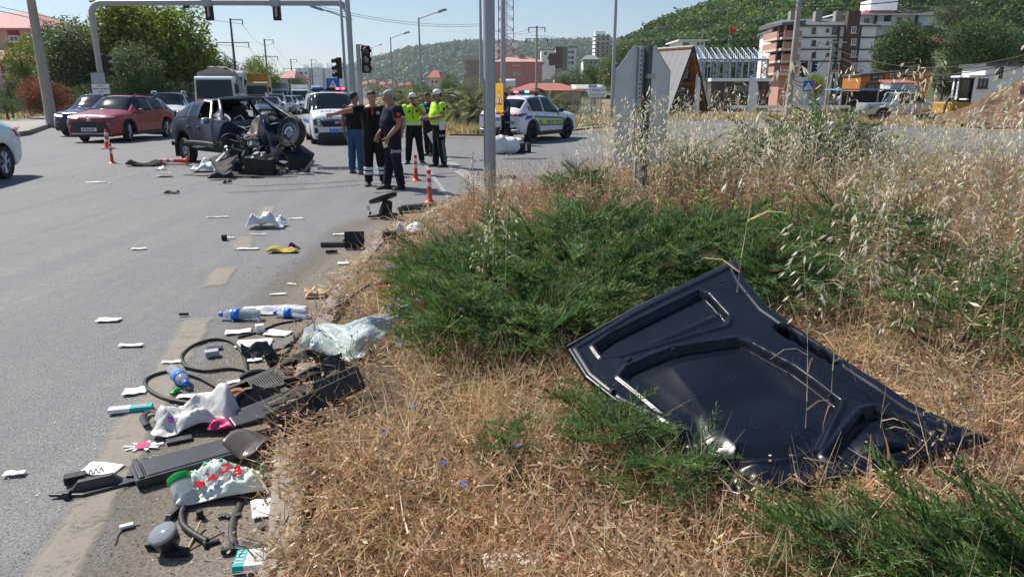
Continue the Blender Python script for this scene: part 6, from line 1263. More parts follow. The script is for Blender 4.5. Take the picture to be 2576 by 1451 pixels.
def organic(o,vox,sm=3,disp=0,deci=1):
 m=o.modifiers.new('r','REMESH');m.mode='VOXEL';m.voxel_size=vox;m.use_smooth_shade=True
 m=o.modifiers.new('s','SMOOTH');m.factor=.5;m.iterations=sm
 if disp:m=o.modifiers.new('d','DISPLACE');m.texture=tx_fold;m.strength=disp;m.mid_level=.5;m.texture_coords='GLOBAL'
 if deci<1:m=o.modifiers.new('c','DECIMATE');m.ratio=deci
 return o
def ell(mb,z,rx,ry,x=0,y=0,n=20):return[(x+rx*cos(2*pi*i/n),y+ry*sin(2*pi*i/n),z)for i in range(n)]
def ball(mb,c,r,n=14,rot=None):
 c=Vector(c);m=rot or Matrix.Identity(3);rings=[]
 for k in range(1,9):a=pi*k/9-pi/2;rings.append([c+m@Vector((r[0]*cos(a)*cos(2*pi*i/n),r[1]*cos(a)*sin(2*pi*i/n),r[2]*sin(a)))for i in range(n)])
 mb.loft(rings)
def person(loc,yaw,label,shirt,trousers,shoes,hair,skin=None,arms=None,legs=None,head=(0,0),belly=0.0,lean=0.0,scale=1.0,sleeve=.62,cap=None,belt=None,collar=None,overall=False,glasses=False,extra=None,group=None,hairlen=1.0):
 skin=skin or m_skin;t_=thing('person',label,'person',loc,yaw,group,scale)
 hang=lambda s:((s*.285,.03,1.14),(s*.29,-.07,.91),(0,-.18,-1),.35)
 A={-1:hang(-1),1:hang(1)};A.update(arms or{})
 LG={-1:((-.10,0,.50),(-.11,.02,.085),-.12),1:((.10,0,.50),(.11,.02,.085),.12)};LG.update(legs or{})
 ly=lambda z:-lean*max(0,z-.95)
 T=[(.80,.14,.10),(.87,.186,.130),(.95,.188,.134),(1.03,.178+belly*.3,.126+belly*.5),(1.12,.180+belly*.5,.128+belly),(1.22,.190+belly*.3,.134+belly*.7),(1.32,.202,.136+belly*.2),(1.39,.200,.124),(1.435,.155,.10),(1.468,.085,.08)]
 S={s:Vector((s*.200,ly(1.40),1.400))for s in(-1,1)};Hp={s:Vector((s*.088,0,.90))for s in(-1,1)}
 def torso(mb,g,z0=0,z1=9):mb.loft([ell(mb,z,rx+g,ry+g,0,ly(z)-belly*(.6 if 1.0<z<1.3 else .1))for z,rx,ry in T if z0<=z<=z1])
 hy,hp=head;RH=Euler((hp,0,hy)).to_matrix();hc0=Vector((0,ly(1.5)-.012,1.482));H_=lambda v:hc0+RH@Vector(v)
 mb=MB();torso(mb,-.004);mb.tube([(0,ly(1.43),1.43),H_((0,0,.03)),H_((0,-.005,.09))],[.070,.063,.062],12)
 rings=[]
 for k,(z,w2,f,b_)in enumerate([(.02,.022,-.050,-.005),(.035,.046,-.078,.02),(.06,.058,-.088,.055),(.085,.064,-.090,.078),(.11,.068,-.088,.088),(.135,.071,-.090,.094),(.16,.073,-.090,.096),(.19,.071,-.082,.092),(.215,.060,-.064,.078),(.235,.038,-.036,.050),(.243,.012,-.01,.018)]):
  cy_,ry_=(f+b_)/2,(b_-f)/2;rings.append([H_((w2*cos(2*pi*i/18),cy_+ry_*sin(2*pi*i/18),z))for i in range(18)])
 mb.loft(rings)
 mb.tube([H_((0,-.086,.140)),H_((0,-.102,.112)),H_((0,-.108,.092)),H_((0,-.090,.086))],[.009,.012,.016,.010],8)
 mb.tube([H_((-.04,-.082,.148)),H_((0,-.092,.146)),H_((.04,-.082,.148))],.010,6);mb.tube([H_((-.022,-.087,.060)),H_((0,-.094,.060)),H_((.022,-.087,.060))],.009,6)
 for s in(-1,1):ball(mb,H_((s*.076,.008,.115)),(.012,.022,.034),10)
 hands={}
 for s in(-1,1):
  E_,Wr,hd_,curl=A[s];E_,Wr,hd_=Vector(E_),Vector(Wr),Vector(hd_).normalized()
  mb.tube([S[s]+Vector((-s*.03,0,0)),S[s].lerp(E_,.15),S[s].lerp(E_,.55),E_,E_.lerp(Wr,.3),Wr.lerp(E_,.15),Wr],[.058,.060,.055,.044,.047,.033,.028],12)
  sd2=hd_.cross(Vector((s,0.2,0.1)));sd2.normalize();nrm=sd2.cross(hd_)*(1 if True else 0);inn=nrm if nrm.x*s<0 else-nrm
  rings=[]
  for q,w2,th_ in((-.01,.026,.020),(.03,.038,.018),(.07,.043,.015),(.092,.040,.012)):c_=Wr+hd_*q;rings.append([c_+sd2*(w2*cos(2*pi*i/12))+inn*(th_*sin(2*pi*i/12))for i in range(12)])
  mb.loft(rings)
  for k,(o_,L2)in enumerate(((-.033,.060),(-.011,.075),(.011,.080),(.033,.070))):
   b0=Wr+hd_*.078+sd2*o_;c_=curl if not isinstance(curl,(list,tuple))else curl[k]
   d1=(hd_+inn*c_*.6+sd2*o_*3).normalized();d2=(hd_*(1-c_*.6)+inn*c_*1.3).normalized();d3=(hd_*(1-c_*1.3)+inn*c_*1.8).normalized()
   p1=b0+d1*(L2*.5);p2=p1+d2*(L2*.32);mb.tube([b0,p1,p2,p2+d3*L2*.25],[.010,.0095,.009,.0075],7)
  tb=Wr+hd_*.025+sd2*.034;mb.tube([tb,tb+(sd2*.7+hd_*.5+inn*.4)*.035,tb+(sd2*.8+hd_+inn*.6)*.052],[.014,.0115,.009],7)
  hands[s]=(Wr,hd_,sd2,inn)
 for s in(-1,1):
  K,An,_=LG[s];K,An=Vector(K),Vector(An);mb.tube([Hp[s],Hp[s].lerp(K,.4),K,K.lerp(An,.3),An.lerp(K,.15),An-Vector((0,0,.03))],[.088,.080,.055,.056,.040,.040],12)
 organic(mb.build('body',skin,t_),.0085,2,0,.22)
 for s in(-1,1):
  e=MB();ball(e,H_((s*.030,-.0845,.128)),(.012,.006,.006),8,RH);e.build('eye',m_black,t_);e=MB();e.tube([H_((s*.014,-.094,.146)),H_((s*.032,-.092,.150)),H_((s*.05,-.080,.144))],.0045,5);e.build('eyebrow',hair,t_)
 e=MB();e.tube([H_((-.022,-.096,.056)),H_((0,-.101,.057)),H_((.022,-.096,.056))],.004,5);e.build('mouth',M('lips',(.24,.08,.065),.5)if 'lips' not in bpy.data.materials else bpy.data.materials['lips'],t_)
 if cap is None or True:
  e=MB();g=.010*hairlen
  for(z,w2,f,b_)in[(0,0,0,0)]:pass
  rings=[]
  for z,w2,f,b_ in[(.085,.055,.030,.085),(.11,.071,.018,.094),(.135,.075,.012,.100),(.16,.077,-.060,.103),(.19,.075,-.086,.099),(.215,.065,-.072,.086),(.235,.045,-.046,.060),(.247,.016,-.014,.024)]:
   w2,f,b_=w2+g*.3,f-g*.3,b_+g*.5;cy_,ry_=(f+b_)/2,(b_-f)/2;rings.append([H_((w2*cos(2*pi*i/18),cy_+ry_*sin(2*pi*i/18),z+g*.4))for i in range(18)])
  e.loft(rings);organic(e.build('hair',hair,t_),.008,1,.012)
 e=MB();torso(e,.012,.79,1.04)
 for s in(-1,1):
  K,An,tf=LG[s];K,An=Vector(K),Vector(An);e.tube([Hp[s]+Vector((0,0,.02)),Hp[s].lerp(K,.4),K,K.lerp(An,.35),An.lerp(K,.12),An+Vector((0,0,.0))],[.112,.110,.088,.086,.076,.080],14)
 organic(e.build('trousers',trousers,t_),.012,3,.022,.6)
 for s in(-1,1):
  K,An,tf=LG[s];An=Vector(An);f=Matrix.Rotation(tf,3,'Z');e=MB();rings=[]
  for y,w2,h_ in((.075,.028,.075),(.05,.038,.10),(0,.042,.11),(-.05,.044,.085),(-.10,.048,.062),(-.15,.046,.050),(-.185,.030,.038)):rings.append([An+f@Vector((w2*cos(2*pi*i/12)*(1.1 if sin(2*pi*i/12)<0 else .9),y,-An.z+max(0.0,h_*.5+h_*.52*sin(2*pi*i/12))))for i in range(12)])
  e.loft(rings);e.tube([An+Vector((0,.005,-.03)),An+Vector((0,.005,.09))],[.05,.052],12);sh=e.build('shoe',shoes,t_);organic(sh,.010,2)
  e=MB();e.loft([[An+f@Vector((w2*c_,y,z-An.z))for c_,z in((-1,.0),(1,.0),(1,.022),(-1,.022))]for y,w2 in((.08,.03),(.04,.044),(-.08,.051),(-.15,.048),(-.195,.03))]);e.build('sole',m_rub,sh)
 e=MB();torso(e,.018,.94 if not overall else .86,1.45)
 for s in(-1,1):
  E_=Vector(A[s][0]);end=S[s].lerp(E_,sleeve);e.tube([S[s]+Vector((-s*.05,0,.005)),S[s]+Vector((0,0,.005)),S[s].lerp(E_,sleeve*.55),end],[.072,.080,.077,.076],14)
 organic(e.build('shirt' if not overall else 'overall_top',shirt,t_),.012,3,.020,.6)
 bv=MB();torso(bv,.03);sbvh=BVHTree.FromPolygons([Vector(v)for v in bv.v],bv.f)
 if collar:
  e=MB();e.tube([H_((.062*cos(a),.062*sin(a)+.006,-.028-.03*(1 if sin(a)<-.5 else 0)))for a in[2*pi*k/16 for k in range(16)]],.015,6,closed=True,flat=1.6);e.build('collar',collar,t_,smooth=True)
 if belt:
  e=MB();rx,ry=.196+belly*.2,.142+belly*.3;yb=-belly*.3;e.loft([[(q*(rx+.004)*cos(2*pi*i/24),yb+q*(ry+.004)*sin(2*pi*i/24),z)for i in range(24)]for q,z in((1.06,.975),(1.07,.985),(1.07,1.02),(1.06,1.03),(.9,1.03),(.9,.975),(1.06,.975))],cap=False);e.build('belt',belt,t_,smooth=True,ang=R(40))
 if cap:
  e=MB();rings=[]
  for z,w2,f,b_ in[(.155,.083,-.098,.106),(.175,.084,-.100,.107),(.20,.082,-.096,.104),(.225,.074,-.084,.094),(.248,.054,-.060,.070),(.262,.02,-.02,.03)]:cy_,ry_=(f+b_)/2,(b_-f)/2;rings.append([H_((w2*cos(2*pi*i/20),cy_+ry_*sin(2*pi*i/20),z))for i in range(20)])
  e.loft(rings);cp_=e.build('cap',cap,t_,smooth=True,ang=R(60));e=MB()
  e.grid(lambda u,v:H_((.078*(2*u-1)*(1-.25*v),-.075-(.03+.075*v)*math.sqrt(max(0,1-(2*u-1)**2*.75)),.162-.022*v-.012*abs(2*u-1))),12,5);solid(e.build('peak',m_blk,cp_,smooth=True),.006,0)
  e=MB();e.lathe([(.018,0),(.018,.004)],10,H_((0,-.101,.198)),RH@Matrix.Rotation(pi/2,3,'X'));e.build('cap_badge',m_bstr,cp_)
 if glasses:
  e=MB()
  for s in(-1,1):ball(e,H_((s*.032,-.092,.128)),(.026,.008,.017),10,RH);e.tube([H_((s*.055,-.085,.132)),H_((s*.076,.0,.128))],.004,5)
  e.tube([H_((-.01,-.097,.132)),H_((.01,-.097,.132))],.004,5);e.build('sunglasses',m_gls,t_)
 return t_,dict(H=H_,hands=hands,bvh=sbvh,LG=LG,A=A,S=S)
def on_torso(I,q,d,off=.004):d=Vector(d).normalized();h=I['bvh'].ray_cast(Vector(q)-d,d,2);return(h[0]if h[0]is not None else Vector(q))-d*off
def badge(t_,I,q,d,r,mt,name='badge'):
 d=Vector(d).normalized();p=on_torso(I,q,d,.006);mb=MB();mb.lathe([(r,0),(r,.006),(r*.8,.009)],14,p,d.to_track_quat('-Z','Y').to_matrix());return mb.build(name,mt,t_)
def item(name,label,cat_,mt,loc,rot,build,bv=.004):
 mb=MB();build(mb);o=mb.build(name,mt,None,loc,rot);bevel(o,bv,2);return tag(o,label,cat_)
def wpt(t_,v):return Matrix.LocRotScale(t_.location,t_.rotation_euler,t_.scale)@Vector(v)
a_,I=person(gp(900,437),R(160),'man in black T-shirt and blue jeans seen from behind, beside the police van',m_blackT,m_jeans,m_gshoe,m_hair,m_skin2,head=(R(-35),R(4)),legs={1:((.12,-.02,.50),(.15,-.02,.085),.2),-1:((-.12,.04,.50),(-.16,.10,.085),-.2)},arms={1:((.275,.05,1.15),(.285,-.02,.90),(0,-.1,-1),.5)})
b_,I=person(gp(946,467),R(12),'fireman in black overalls pointing left with his outstretched arm',m_blackT,m_blackP,m_shoe,m_hair,m_skin,head=(R(28),R(6)),overall=True,collar=m_red,scale=1.015,arms={-1:((-.46,-.12,1.37),(-.70,-.22,1.31),(-1,-.30,-.18),[.05,.75,.85,.9]),1:((.27,.02,1.15),(.25,-.10,.93),(0,-.2,-1),.5)},legs={-1:((-.11,-.01,.50),(-.13,.0,.085),-.22),1:((.11,-.02,.50),(.15,.03,.085),.25)},hairlen=.6)
for s in(-1,1):
 K,An,_=I['LG'][s]
 for q in(.42,.62):
  c_=Vector(K).lerp(Vector(An),q);mb=MB();
  for dz,mt in((0,m_blackP),(.034,None)):pass
  mb.lathe([(.090,-.028),(.093,-.024),(.093,.024),(.090,.028)],18,c_);mb.build('reflective_stripe',m_refl,b_,smooth=True)
 mb=MB();c_=Vector(An)+Vector((0,.005,.09));mb.lathe([(.066,-.1),(.074,-.02),(.078,.05),(.080,.10)],14,c_);mb.build('boot_shaft',m_shoe,b_,smooth=True)
badge(b_,I,(.10,0,1.33),(0,1,0),.034,m_silv);mb=MB();mb.box((0,0,0),(.034,.012,.13));mb.build('red_placket',m_red,b_,on_torso(I,(0.0,0,1.37),(0,1,0),.002),(R(-14),0,0))
for s in(-1,1):mb=MB();mb.tube([on_torso(I,(s*.09,0,z),(0,1,0),.006)for z in(1.02,1.1,1.2,1.3,1.36)],.016,4,flat=.4);mb.build('brace_strap',m_blk,b_)
c_,I=person(gp(994,476),R(-62),'grey-haired fireman in navy T-shirt looking down to the left with a card in his hand',m_navyT,m_navyP,m_shoe,m_ghair,m_skin2,head=(R(-8),R(14)),belly=.05,scale=1.02,sleeve=.66,arms={1:((.275,.03,1.15),(.27,-.18,.93),(-.1,-.35,-1),.55),-1:((-.26,.0,1.15),(-.22,-.2,.96),(0,-.3,-1),.4)},legs={-1:((-.10,-.04,.50),(-.10,-.12,.085),-.1),1:((.10,.02,.50),(.12,.08,.085),.3)},hairlen=1.0)
for i,s_ in enumerate(('SAMSUN','İTFAİYE')):text(s_,.085,m_refl,c_,on_torso(I,(.0,.2,1.24-i*.085),(0,-1,0),.012),(pi/2,0,pi),bold=.001)
mb=MB();q=I['S'][1].lerp(Vector(I['A'][1][0]),.34)+Vector((.084,0,0));mb.lathe([(.034,0),(.034,.005),(.02,.008)],14,q,AX_X);mb.build('shoulder_patch',m_red,c_)
mb=MB();q=I['S'][1].lerp(Vector(I['A'][1][0]),.655);mb.lathe([(.078,-.006),(.078,.006)],18,q,(Vector(I['A'][1][0])-I['S'][1]).to_track_quat('Z','Y').to_matrix());mb.build('red_sleeve_hem',m_red,c_,smooth=True)
text('İTFAİYE',.062,m_refl,c_,(.212,.0,.68),(pi/2,0,pi/2),bold=.001)
Wr,hd_,sd2,inn=I['hands'][1];item('card','pale card held in the grey-haired fireman\'s hand','card',M('cream_card',(.72,.66,.5),.6),wpt(c_,Wr+hd_*.13+inn*.02),(R(20),R(30),R(-60)),lambda mb:mb.box((0,0,0),(.014,.075,.12)))
d_,I=person(gp(1044,412),R(8),'traffic officer in fluorescent shirt and white cap talking into a radio',m_hiviz,m_blackP,m_shoe,m_hair,m_skin2,head=(R(-30),R(2)),cap=m_wht,belt=m_belt,glasses=True,collar=m_blk,scale=.985,arms={1:((.30,-.12,1.17),(.10,-.25,1.42),(-.55,-.1,.75),.8),-1:((-.28,.02,1.15),(-.31,-.02,.91),(-.05,-.1,-1),.5)},legs={-1:((-.13,-.01,.50),(-.17,0,.085),-.35),1:((.13,-.01,.50),(.18,.02,.085),.45)})
for x,r_ in((.09,.03),(-.09,.028)):badge(d_,I,(x,0,1.30),(0,1,0),r_,m_blk)
text('POLİS',.05,m_bstr,d_,on_torso(I,(-.08,0,1.26),(0,1,0),.012),(pi/2,0,0));Wr,hd_,sd2,inn=I['hands'][1]
item('radio','black handheld radio in the traffic officer\'s raised hand','radio',m_blk,wpt(d_,Wr+hd_*.07+inn*.03),(R(10),R(-35),R(8)),lambda mb:(mb.box((0,0,0),(.055,.035,.13)),mb.tube([(.015,0,.06),(.015,0,.20)],.007,6)))
mb=MB();mb.tube([on_torso(I,(.0,0,z),(0,1,0),.012)+Vector((.02*sin(z*9),0,0))for z in(1.40,1.32,1.24,1.16)],.006,5);mb.box(on_torso(I,(.0,0,1.14),(0,1,0),.012),(.02,.02,.05));mb.build('whistle_cord',m_blk,d_)
for s in(-1,1):mb=MB();mb.box((s*.195,0,.93),(.05,.10,.15));o=mb.build('belt_pouch',m_belt if s<0 else m_blk,d_);bevel(o,.01,2)
for s in(-1,1):mb=MB();q=I['S'][s]+Vector((-s*.05,0,.074));mb.box(q,(.12,.07,.012),rot=(0,s*.35,0));mb.build('epaulette',m_blk,d_)
e_,I=person(gp(1082,392),R(-28),'police officer in blue polo shirt standing between the two white-capped officers',m_bluS,m_blackP,m_shoe,m_hair,m_skin2,head=(R(-10),R(16)),collar=m_bluS,scale=1.0,arms={-1:((-.25,-.10,1.15),(-.10,-.34,1.12),(.5,-.8,.1),.7),1:((.25,-.08,1.15),(.10,-.33,1.10),(-.4,-.8,.1),.7)},legs={-1:((-.09,0,.50),(-.09,.02,.085),-.2),1:((.09,-.02,.50),(.11,-.06,.085),.2)})
for i,s_ in enumerate(('POLİS',)):text(s_,.05,m_refl,e_,on_torso(I,(.08,0,1.30),(0,1,0),.012),(pi/2,0,0))
item('phone','dark phone held by the officer in the blue polo','phone',m_blk,wpt(e_,(0,-.44,1.13)),(R(-50),0,R(-28)),lambda mb:mb.box((0,0,0),(.075,.012,.15)))
item('clipboard','white clipboard with a red edge beside the chevron trousers','clipboard',m_paper,at(1090,345,18.6),(R(10),R(-28),R(10)),lambda mb:mb.box((0,0,0),(.21,.012,.30)))
f_,I=person(gp(1107,420),R(-58),'stout traffic officer in fluorescent shirt with chevrons down his trouser leg',m_hiviz,m_blackP,m_shoe,m_hair,m_skin2,head=(R(-4),R(6)),cap=m_wht,belt=m_belt,collar=m_blk,belly=.05,scale=1.03,arms={1:((.27,-.02,1.15),(.16,-.32,1.10),(-.3,-.9,.05),.7),-1:((-.26,-.06,1.15),(-.10,-.34,1.10),(.3,-.9,0),.7)},legs={-1:((-.10,-.03,.50),(-.10,-.06,.085),-.15),1:((.10,0,.50),(.12,.05,.085),.2)})
K,An,_=I['LG'][1]
for i in range(9):
 z=.60-i*.055;q=Vector(K).lerp(Vector(An),max(0,(.5-z)/.415));mb=MB();x=q.x+.098-(.006 if z<.4 else 0)
 for s in(-1,1):mb.tube([(x,q.y,z-.02),(x-.008,q.y+s*.035,z+.012)],.010,4,flat=.5)
 mb.build('chevron',M('pale_green_reflective',(.5,.68,.45),.5)if 'pale_green_reflective' not in bpy.data.materials else bpy.data.materials['pale_green_reflective'],f_)
mb=MB();q=I['S'][1].lerp(Vector(I['A'][1][0]),.36)+Vector((.084,-.005,0));mb.lathe([(.036,0),(.036,.005),(.022,.008)],14,q,AX_X);mb.build('shoulder_patch',m_blk,f_)
mb=MB();mb.box((.215,-.03,.95),(.05,.13,.20),rot=(.12,0,0));o=mb.build('holster',m_belt,f_);bevel(o,.012,2);text('TRAFİK',.06,m_refl,f_,(.218,-.01,.72),(pi/2,0,pi/2))
for s in(-1,1):mb=MB();q=I['S'][s]+Vector((-s*.05,0,.074));mb.box(q,(.12,.07,.012),rot=(0,s*.35,0));mb.build('epaulette',m_blk,f_)
item('phone','dark phone held low by the stout traffic officer','phone',m_blk,wpt(f_,(.02,-.46,1.12)),(R(-50),0,R(-58)),lambda mb:mb.box((0,0,0),(.075,.012,.15)))
g_,I=person(gp(1273,364),R(-75),'police officer in navy shirt walking behind the yellow warning sign',m_bluS,m_blackP,m_shoe,m_hair,m_skin2,head=(R(0),R(10)),collar=m_bluS,glasses=True,arms={1:((.26,-.02,1.15),(.22,-.26,1.04),(-.1,-1,.1),.6)},legs={-1:((-.09,-.12,.51),(-.09,-.22,.085),0),1:((.09,.04,.50),(.09,.26,.10),0)},belt=m_blk)
text('POLİS',.05,m_refl,g_,(.21,0,.75),(pi/2,0,pi/2))
h_,I=person(at(990,400,15.6).to_tuple()[:2]+(0,),R(-20),'man standing hidden behind the grey-haired fireman, only his head showing',m_navyT,m_navyP,m_shoe,m_hair,m_skin2,head=(R(-20),0),scale=.985,hairlen=.4)
# ================================================================ VEGETATION OF THE VERGE
JC=[(.062,.124,.036),(.084,.158,.046),(.108,.182,.056),(.046,.092,.030),(.135,.215,.072),(.15,.165,.065)];JT=[(.19,.27,.10),(.25,.31,.12),(.17,.25,.14)]
def spray_t(n=26,L=1.0,JC=JC,JT=JT):
 T=Tmpl();cb=random.uniform(-.35,.1);ax=lambda u:Vector((L*u,.06*sin(u*5)*L,L*(.10*u+cb*u*u)));br=(.10,.075,.04)
 for k in range(5):T.blade(ax(k/5),ax((k+1)/5)-ax(k/5),L*.21,.012*L,br if k<3 else pick(JC))
 for k in range(n):
  u=.12+.86*k/n;p=ax(u);s=1 if k%2 else-1;l2=L*(.30*(1-u)+.09)*random.uniform(.7,1.2);d=Vector((1,s*random.uniform(.45,.9),random.uniform(-.15,.45)))
  c=pick(JC if u<.75 else JC+JT);e=T.blade(p,d,l2,.022*L,c,droop=-.1)
  for q in(.3,.55,.8):
   pp=p.lerp(e,q);ss=s if q!=.55 else-s
   T.blade(pp,Vector((1,ss*random.uniform(-.2,1.1),random.uniform(-.1,.7))),l2*random.uniform(.35,.6),.020*L,pick(JC if u<.8 else JC+JT))
 return T.arr()
SP=[spray_t()for _ in range(4)]+[spray_t(26,1.0,JC[2:5]+JT,JT)]+[spray_t(20,1.0,[(.17,.12,.06),(.22,.15,.08),(.12,.10,.05)],[(.2,.15,.08)])]
def juniper(label,els,seed=0,dens=300,sl=(.20,.36),lean=(0,0)):
 rs=np.random.default_rng(seed);cl=Cloud();cx_,cy_=els[0][0],els[0][1];t_=thing('juniper',label,'shrub',(cx_,cy_,vz(cx_,cy_)),0,'spreading junipers of the verge');z00=vz(cx_,cy_);st=MB()
 for(ex,ey,rx,ry,h)in els:
  n=int(rx*ry*3.14*dens*.72);r_=np.sqrt(rs.random(n));a=rs.uniform(0,6.283,n);px_,py_=ex+rx*r_*np.cos(a),ey+ry*r_*np.sin(a)
  top=h*np.sqrt(np.clip(1-r_**2.4,0,1));lev=rs.uniform(.25,1,n)**.6
  z=np.array([vz(x,y)for x,y in zip(px_,py_)])+top*lev*(1+.18*np.sin(px_*7+seed)*np.sin(py_*6))+.03
  yaw=np.arctan2(py_-ey+lean[1]*rs.uniform(.5,1.5,n)*ry,px_-ex+lean[0]*rs.uniform(.5,1.5,n)*rx)+rs.normal(0,.55,n);pit=-(rs.uniform(.05,.95,n)*(1-.55*r_));sc=rs.uniform(*sl,n);pl_=rs.random(n)<.09;sc=np.where(pl_,sc*1.5,sc);pit=np.where(pl_,pit-.35,pit);k=np.where(rs.random(n)<.045,5,np.where(rs.random(n)<.28,4,rs.integers(0,4,n)))
  for i,T in enumerate(SP):
   m_=k==i;p=np.stack([px_[m_]-cx_,py_[m_]-cy_,z[m_]-z00],1);d=np.stack([np.cos(yaw[m_]),np.sin(yaw[m_]),np.zeros(m_.sum())],1)*(sc[m_]*.4)[:,None]
   cl.put(T,p-d,rot_mats(yaw[m_],pit[m_],rs.uniform(-.9,.9,m_.sum())),sc[m_],tints(m_.sum(),.16,.06))
  for q in range(int(8+10*rx)):
   b_=rs.uniform(0,6.28);x1,y1=ex+rx*.8*cos(b_),ey+ry*.8*sin(b_);st.tube([(ex-cx_,ey-cy_,vz(ex,ey)-z00),((ex+x1)/2-cx_,(ey+y1)/2-cy_,vz(x1,y1)-z00+h*.35),(x1-cx_,y1-cy_,vz(x1,y1)-z00+h*.45)],[.016,.011,.005],5)
 cl.build('foliage',t_);st.build('stem',m_bark,t_);return t_
juniper('great spreading juniper filling the middle of the verge behind the bonnet',[(.55,5.6,.90,.80,.44),(-.25,5.4,.70,.75,.38),(1.4,5.4,.85,.75,.40),(.45,4.75,.85,.60,.36),(-.2,4.6,.55,.50,.32),(1.1,4.8,.6,.5,.36),(1.75,4.6,.5,.5,.34),(-.22,4.1,.42,.40,.27),(.22,3.98,.42,.36,.27),(.55,4.2,.4,.3,.30)],1,340)
juniper('small juniper tuft in the dry straw left of the bonnet',[(.42,2.66,.20,.26,.19),(.60,2.38,.20,.18,.17),(.32,2.98,.11,.15,.14)],2,640,(.13,.24))
juniper('little juniper seedling in the straw at bottom centre',[(-.02,2.72,.17,.15,.15)],3,700,(.09,.15))
juniper('juniper with long feathery shoots in the bottom right corner',[(1.40,1.80,.46,.20,.17),(1.02,1.98,.22,.14,.12),(1.75,1.66,.4,.2,.16)],4,620,(.18,.32),(-.8,.3))
juniper('juniper among dry weeds to the right behind the bonnet',[(2.75,5.5,.75,.6,.42),(2.1,5.1,.45,.4,.34)],5,190)
juniper('juniper at the right edge between the bonnet and the weeds',[(3.0,4.2,.6,.4,.30),(2.45,3.75,.35,.3,.26),(3.1,3.2,.4,.35,.26)],6,190)
juniper('far juniper rising over the weeds in front of the side road',[(5.2,12.2,1.4,.9,.95),(4.2,11.8,.9,.6,.6)],7,130,(.3,.55));juniper('low juniper on the far rim of the verge left of the octagonal sign',[(.95,9.4,.55,.5,.45)],8,220);juniper('half hidden juniper behind the octagonal sign foot',[(2.5,10.2,.7,.5,.6)],9,180,(.25,.45))
STR=[(.45,.30,.18),(.55,.40,.25),(.63,.50,.33),(.31,.185,.105),(.48,.32,.19)];PALE=[(.62,.52,.34),(.56,.45,.27),(.68,.60,.43),(.50,.38,.22)];WEED=[(.30,.21,.13),(.36,.27,.17),(.26,.23,.12),(.22,.145,.09),(.40,.31,.21)];GRN=[(.10,.17,.04),(.14,.21,.06),(.18,.22,.08)];SPK=[(.70,.64,.50),(.62,.55,.40),(.76,.71,.58)]
def straw_t():
 T=Tmpl()
 for k in range(5):
  p=Vector((random.gauss(0,.05),random.gauss(0,.05),random.uniform(0,.02)));d=Vector((random.gauss(0,1),random.gauss(0,1),random.gauss(.05,.35)));T.blade(p,d,random.uniform(.05,.16),random.uniform(.003,.006),pick(STR if random.random()<.75 else PALE),droop=random.uniform(-.6,.6),seg=2)
 for k in range(3):p=Vector((random.gauss(0,.05),random.gauss(0,.05),random.uniform(0,.03)));T.leaf(p,(random.gauss(0,1),random.gauss(0,1),random.gauss(.2,.4)),random.uniform(.015,.03),random.uniform(.008,.014),pick(STR))
 return T.arr()
def tuft_t(h,cols,n=16,w=.005,sp=.45):
 T=Tmpl()
 for k in range(n):a=random.uniform(0,6.28);q=random.uniform(.1,1)*sp;T.blade((random.gauss(0,.02),random.gauss(0,.02),0),(cos(a)*q,sin(a)*q,1),h*random.uniform(.5,1.1),w,pick(cols),droop=random.uniform(.05,.45),seg=3)
 return T.arr()
def weed_t(h,cols,heads,nb=9,hs=.012):
 T=Tmpl();lean=Vector((random.gauss(0,.15),random.gauss(0,.15),1));top=T.blade((0,0,0),lean,h,.006,pick(cols))
 for k in range(nb):
  u=random.uniform(.2,1);p=top*u;d=Vector((random.gauss(0,.8),random.gauss(0,.8),random.uniform(.4,1.2)));l2=h*random.uniform(.18,.42);e=T.blade(p,d,l2,.0035,pick(cols))
  for q in range(5):
   pp=p.lerp(e,random.uniform(.35,1.02));T.leaf(pp,(random.gauss(0,1),random.gauss(0,1),random.gauss(.2,.7)),hs*random.uniform(.7,1.8),hs*random.uniform(.5,.9),pick(heads))
  for q in range(2):T.leaf(p.lerp(e,random.uniform(0,.5)),(random.gauss(0,1),random.gauss(0,1),random.gauss(0,.6)),hs*random.uniform(1.5,3.2),hs*.7,pick(cols+heads))
 return T.arr()
def oat_t(h,ns=26,cs=SPK,sl=.030,st=PALE):
 T=Tmpl();b0=random.uniform(-.12,.25);ax=lambda u:Vector((b0*h*u**2.2,.03*h*sin(u*3),h*u*(1-.05*u)))
 for k in range(8):
  for s in((1,0,0),(0,1,0)):T.blade(ax(k/8),ax((k+1)/8)-ax(k/8),(ax((k+1)/8)-ax(k/8)).length*1.02,.0042*(1.2-k/12),pick(st),side=s)
 for k in range(3):a=random.uniform(0,6.28);T.blade(ax(random.uniform(.1,.5)),(cos(a),sin(a),.9),h*.22,.007,pick(PALE+STR),droop=.7,seg=3)
 for k in range(ns):
  u=.60+.40*k/ns;p=ax(u);a=random.uniform(0,6.28);l2=h*.11*(1.25-u)*random.uniform(.5,1.6)+.012;e=T.blade(p,(cos(a)+.5*b0,sin(a),.55),l2,.0018,pick(st),droop=.45)
  d=Vector((cos(a)*.5+.3,sin(a)*.5,-random.uniform(.3,1.2)));c=pick(cs)
  for q in range(2):T.leaf(e,d+Vector((random.gauss(0,.15),random.gauss(0,.15),random.gauss(0,.15))),sl*random.uniform(.8,1.25),sl*.24,c)
 return T.arr()
A2,D2,C2,B2=(.30,3.38),(1.25,3.75),(1.83,2.5),(.84,2.32)
def inq(x,y):return all((b_[0]-a[0])*(y-a[1])-(b_[1]-a[1])*(x-a[0])<0 for a,b_ in((A2,D2),(D2,C2),(C2,B2),(B2,A2)))
